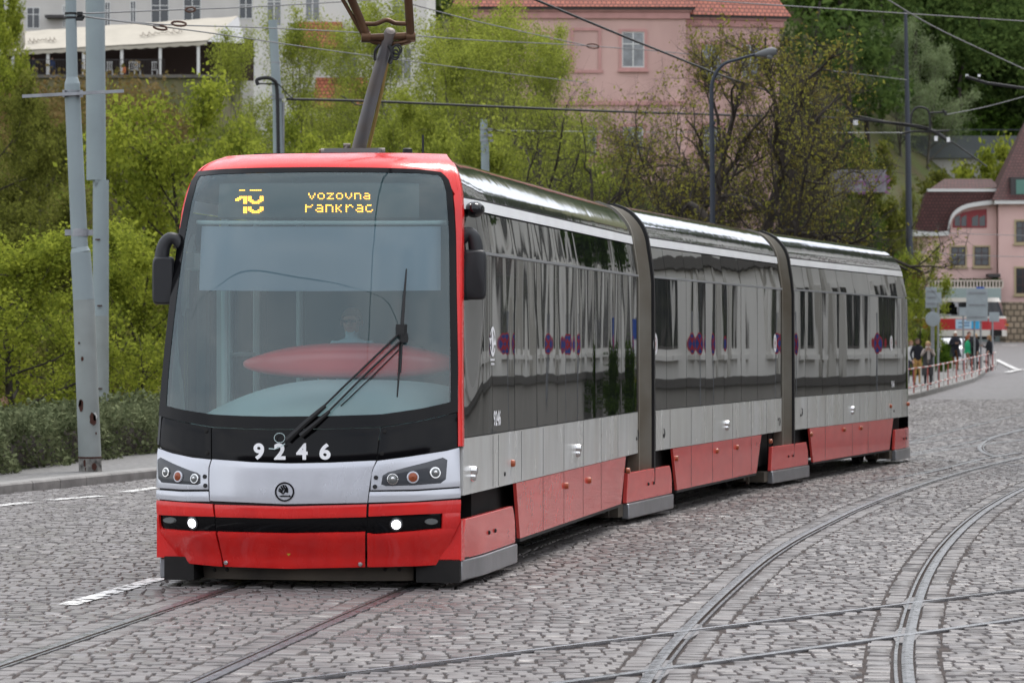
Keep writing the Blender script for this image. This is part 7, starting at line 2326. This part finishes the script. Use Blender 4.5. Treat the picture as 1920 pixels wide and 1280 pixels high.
# ================================================================== RAILING, SIGNS, CAR, RED TRAM
M_rw_r = mat("rail_red", (.46, .12, .10), .5); M_rw_w = mat("rail_white", (.66, .63, .60), .5)
def railing():
    base = np.array([G(x, y, .13) for x, y in ((1688, 746), (1704, 739), (1751, 729), (1815, 709.5), (1867, 693))])
    q = polyline(base, 23)
    r = thing("railing", tuple(q[11]), "red and white striped pedestrian railing along the far kerb", "railing")
    H_ = .85
    for i, p in enumerate(q):
        mb = MB(); mb.tube([p, p + (0, 0, H_)], .025, 8); mb.build("post", M_rw_w if i % 2 == 0 else M_rw_r, parent=r)
    for h in (H_, .22):
        for i in range(len(q) - 1):
            a, b = q[i] + (0, 0, h), q[i + 1] + (0, 0, h); m_ = (a + b) / 2
            mb = MB(); mb.tube([a, m_], .024, 8, m=0); mb.tube([m_, b], .024, 8, m=1); mb.build("rail_bar", [M_rw_r, M_rw_w], parent=r)
railing()
M_signback = mat("sign_back_grey", (.34, .38, .40), .5, metal=.3, var=.08, vscale=3)
def sign(px, D, top, bot, poles, label, round_=False, w=22):
    k = D / F; base = terrain(0, 0)
    gx = (px - 960) / F * D; zb = float(gz(D)) + .12
    r = thing("road_sign", (gx, D, zb), label, "road sign", group="grey backs of road signs")
    for x, yt in poles:
        mb = MB(); a = P(x, yt, D); mb.tube([(a[0], a[1], zb), a], .045, 8); mb.build("post", M_galv, parent=r)
    mb = MB()
    if round_: mb.lathe(P(px, (top + bot) / 2, D - .12), [(w / 2 * k, 0), (w / 2 * k, .03), (w / 2 * k * .9, .035)], 24, (0, -1, 0))
    else: mb.box(P(px, (top + bot) / 2, D - .12), (w * k, .03, (bot - top) * k))
    pn = mb.build("panel", M_signback, parent=r)
    if not round_ and bot - top > 30:
        mb = MB()
        for y in np.linspace(top + 8, bot - 8, 3): mb.box(P(px, y, D - .15), (w * k * .8, .03, .06))
        mb.build("stiffener", M_galv, parent=r)
    return r
sign(1746, 138, 538, 577, [(1747, 540)], "rectangular grey sign back on the left pole above the bush", w=21)
sign(1749, 136, 584, 612, [(1750, 580)], "round grey sign back below the rectangular one on the left pole", round_=True, w=28)
sign(1759, 141, 548, 568, [(1759, 548)], "small grey sign back half behind the left rectangular one", w=12)
sign(1832, 158, 541, 602, [(1827, 541), (1839, 541)], "large grey sign back on two posts before the red tram", w=40)
sign(1805, 162, 576, 592, [(1806, 576)], "small grey sign back left of the large one, before the white advert", w=14)
sign(1864, 166, 585, 603, [(1861, 585)], "small grey sign back right of the large one at the tram's nose", w=19)
mb = MB(); mb.box(P(1838, 539.5, 157.9), (15 * 158 / F, .05, 3.5 * 158 / F)); mb.build("street_plate", mat("blue_plate", (.03, .10, .45), .4), label="small blue plate on top of the large grey sign", cat="plate", smooth=0)

def car():
    c = G(1790, 668, 0.0); c = np.array(((1781 - 960) / F * 178, 178, float(gz(178)) + .0))
    r = thing("parked_car", tuple(c), "white parked car glimpsed between the bush and the white-haired man", "car", rz=R(20))
    M = np.array(ROOTM[r.name])
    def lw(p): return np.asarray(p, float) @ M[:3, :3].T + M[:3, 3]
    prof = [(-.88, .25), (-.88, .62), (-.86, .88), (-.80, .95), (-.70, 1.40), (-.55, 1.47), (0, 1.5)]
    full = prof + [(-x, z) for x, z in prof[-2::-1]]
    rows = []
    for y, sx, zt in ((-2.1, .86, .55), (-2.0, .95, .62), (-1.2, 1, .66), (-.6, 1, .98), (-.1, 1, 1), (1.2, 1, 1), (1.9, .97, .72), (2.05, .9, .55)):
        rows.append([(x * sx, y, .25 + (z - .25) * (zt if z > .9 else min(1, zt + .35))) for x, z in full])
    mb = MB(); mb.grid(lw(np.array(rows).reshape(-1, 3)).reshape(len(rows), len(full), 3))
    for rr in (rows[0], rows[-1]): mb.add(lw(np.array(rr)), [tuple(range(len(full)))])
    mb.build("body", mat("white_car_paint", (.62, .63, .65), .2, coat=.6), parent=r, smooth=40)
    mb = MB()
    for sx in (-1, 1): mb.add(lw([(sx * .825, -.45, .98), (sx * .825, 1.4, .98), (sx * .735, 1.15, 1.36), (sx * .735, -.15, 1.36)]), [(0, 1, 2, 3)])
    mb.add(lw([(-.7, -.92, .97), (.7, -.92, .97), (.6, -.22, 1.40), (-.6, -.22, 1.40)]), [(0, 1, 2, 3)])
    mb.build("windows", M_pane, parent=r, smooth=0)
    for sx in (-1, 1):
        for y in (-1.3, 1.3):
            mb = MB(); mb.lathe(lw([(sx * .80, y, .31)])[0], [(.31, -.1), (.31, .08), (.26, .1), (.2, .06), (.05, .08)], 18, M[:3, :3] @ np.array((sx, 0, 0))); mb.build("wheel", M_rubber, parent=r)
        mb = MB(); mb.box(lw([(sx * .66, -2.08, .62)])[0], (.26, .06, .12), R(20)); mb.build("headlight", M_lens, parent=r)
car()

def red_tram():
    D = 243.0; k = D / F
    O = P(1888, 640, D); z0 = CAMZ + (HOR - 637.5) / F * D
    T = Frame((O[0] - .3, O[1]), -72)   # runs away to the left behind the bush
    # in this frame s goes backwards along the body, w to its (image) right-hand side
    ang = R(-72)
    r = thing("old_tram", (O[0], O[1], z0), "older red and white tram with advert passing in the background", "tram", rz=0)
    M_ored = mat("old_tram_red", (.46, .02, .025), .3, coat=.4); M_ocream = mat("old_tram_cream", (.66, .62, .56), .4)
    d = np.array((-math.cos(R(12)), math.sin(R(12)))); n = np.array((-math.sin(R(12)), -math.cos(R(12))))   # n towards the camera
    B0 = np.array((O[0], O[1]))
    def pt(s, w, z): return np.array((B0[0] + d[0] * s + n[0] * w, B0[1] + d[1] * s + n[1] * w, z0 + z))
    def band(z1, z2, inset, m, name, s1=14.0, off=0.0):
        mb = MB(); rows = []
        for z in (z1, z2):
            t = z / 3.0; taper = .55 * max(0, (z - 1.2) / 1.8) ** 1.5
            row = [pt(s1, 1.2 + off, z), pt(8, 1.2 + off, z), pt(1.3 + taper, 1.2 + off, z), pt(.55 + taper, 1.1 + off, z), pt(.12 + taper - off, .75, z), pt(taper - off, 0, z), pt(.12 + taper - off, -.75, z), pt(1.3 + taper, -1.2, z), pt(s1, -1.2, z)]
            rows.append(row)
        mb.grid(rows); mb.add(rows[1], [tuple(range(len(row)))]); mb.add(rows[0], [tuple(range(len(row)))])
        return mb.build(name, m, parent=r, smooth=40)
    band(.28, .75, 0, M_ocream, "lower_skirt", 14, 0); band(.75, 1.55, 0, M_ored, "side_panel", off=.012); band(1.55, 1.72, 0, M_ocream, "waist_band", off=.006)
    wb = band(1.72, 2.75, 0, M_black, "window_band"); band(2.75, 3.05, 0, M_ocream, "roof")
    for i in range(7):
        mb = MB(); s = 2.6 + i * 1.6; mb.box8([pt(q, w, z) for z in (1.72, 2.75) for q in (s, s + .09) for w in (1.15, 1.215)]); mb.build("window_post", M_ocream if i < 1 else M_ored, parent=r, smooth=0)
    mb = MB(); mb.box8([pt(q, w, z) for z in (1.75, 2.72) for q in (3.4, 6.0) for w in (1.19, 1.222)], 0)
    for q in range(14): mb.box(pt(rnd.uniform(3.5, 5.9), 1.226, rnd.uniform(1.9, 2.6)), (rnd.uniform(.2, .6), .01, rnd.uniform(.1, .4)), -R(12), m=1)
    mb.build("window_poster", [mat("poster_grey", (.40, .40, .42), .5), M_black], parent=r, smooth=0)
    mb = MB(); mb.box8([pt(q, w, z) for z in (.80, 1.5) for q in (1.75, 3.6) for w in (1.2, 1.225)], 0); mb.box8([pt(q, w, z) for z in (.80, 1.5) for q in (1.9, 2.45) for w in (1.2, 1.228)], 1)
    for j, (a, b, zz) in enumerate(((2.6, 3.4, 1.25), (2.6, 3.1, 1.05), (3.0, 3.4, .95))): mb.box8([pt(q, w, z) for z in (zz - .05, zz + .05) for q in (a, b) for w in (1.2, 1.23)], 2)
    mb.build("advert", [mat("advert_pale", (.45, .62, .75), .5), mat("advert_blue", (.05, .40, .70), .5), mat("advert_dark", (.12, .22, .38), .5)], parent=r, smooth=0)
    mb = MB(); mb.box8([pt(q, w, z) for z in (.05, .30) for q in (.9, 13.5) for w in (-1.0, 1.0)]); mb.box8([pt(q, w, z) for z in (.3, .74) for q in (.3, 1.1) for w in (.6, 1.215)]); mb.build("underframe", M_under, parent=r, smooth=0)
    mb = MB(); mb.box(pt(.02, .35, 1.1), (.35, .1, .16), 0); mb.build("route_plate", mat("plate_orange", (.5, .20, .04), .5), parent=r, smooth=0)
    for w in (.55, -.55): mb = MB(); mb.lathe(pt(.12, w, .95), [(.11, 0), (.11, .06), (.07, .08)], 14, (1, -.2, 0)); mb.build("headlight", M_lens, parent=r)
    mb = MB(); mb.box8([pt(q, w, z) for z in (3.06, 3.4) for q in (4.5, 8.0) for w in (-.7, .7)]); mb.build("roof_gear", M_gutter, parent=r, smooth=0)
red_tram()
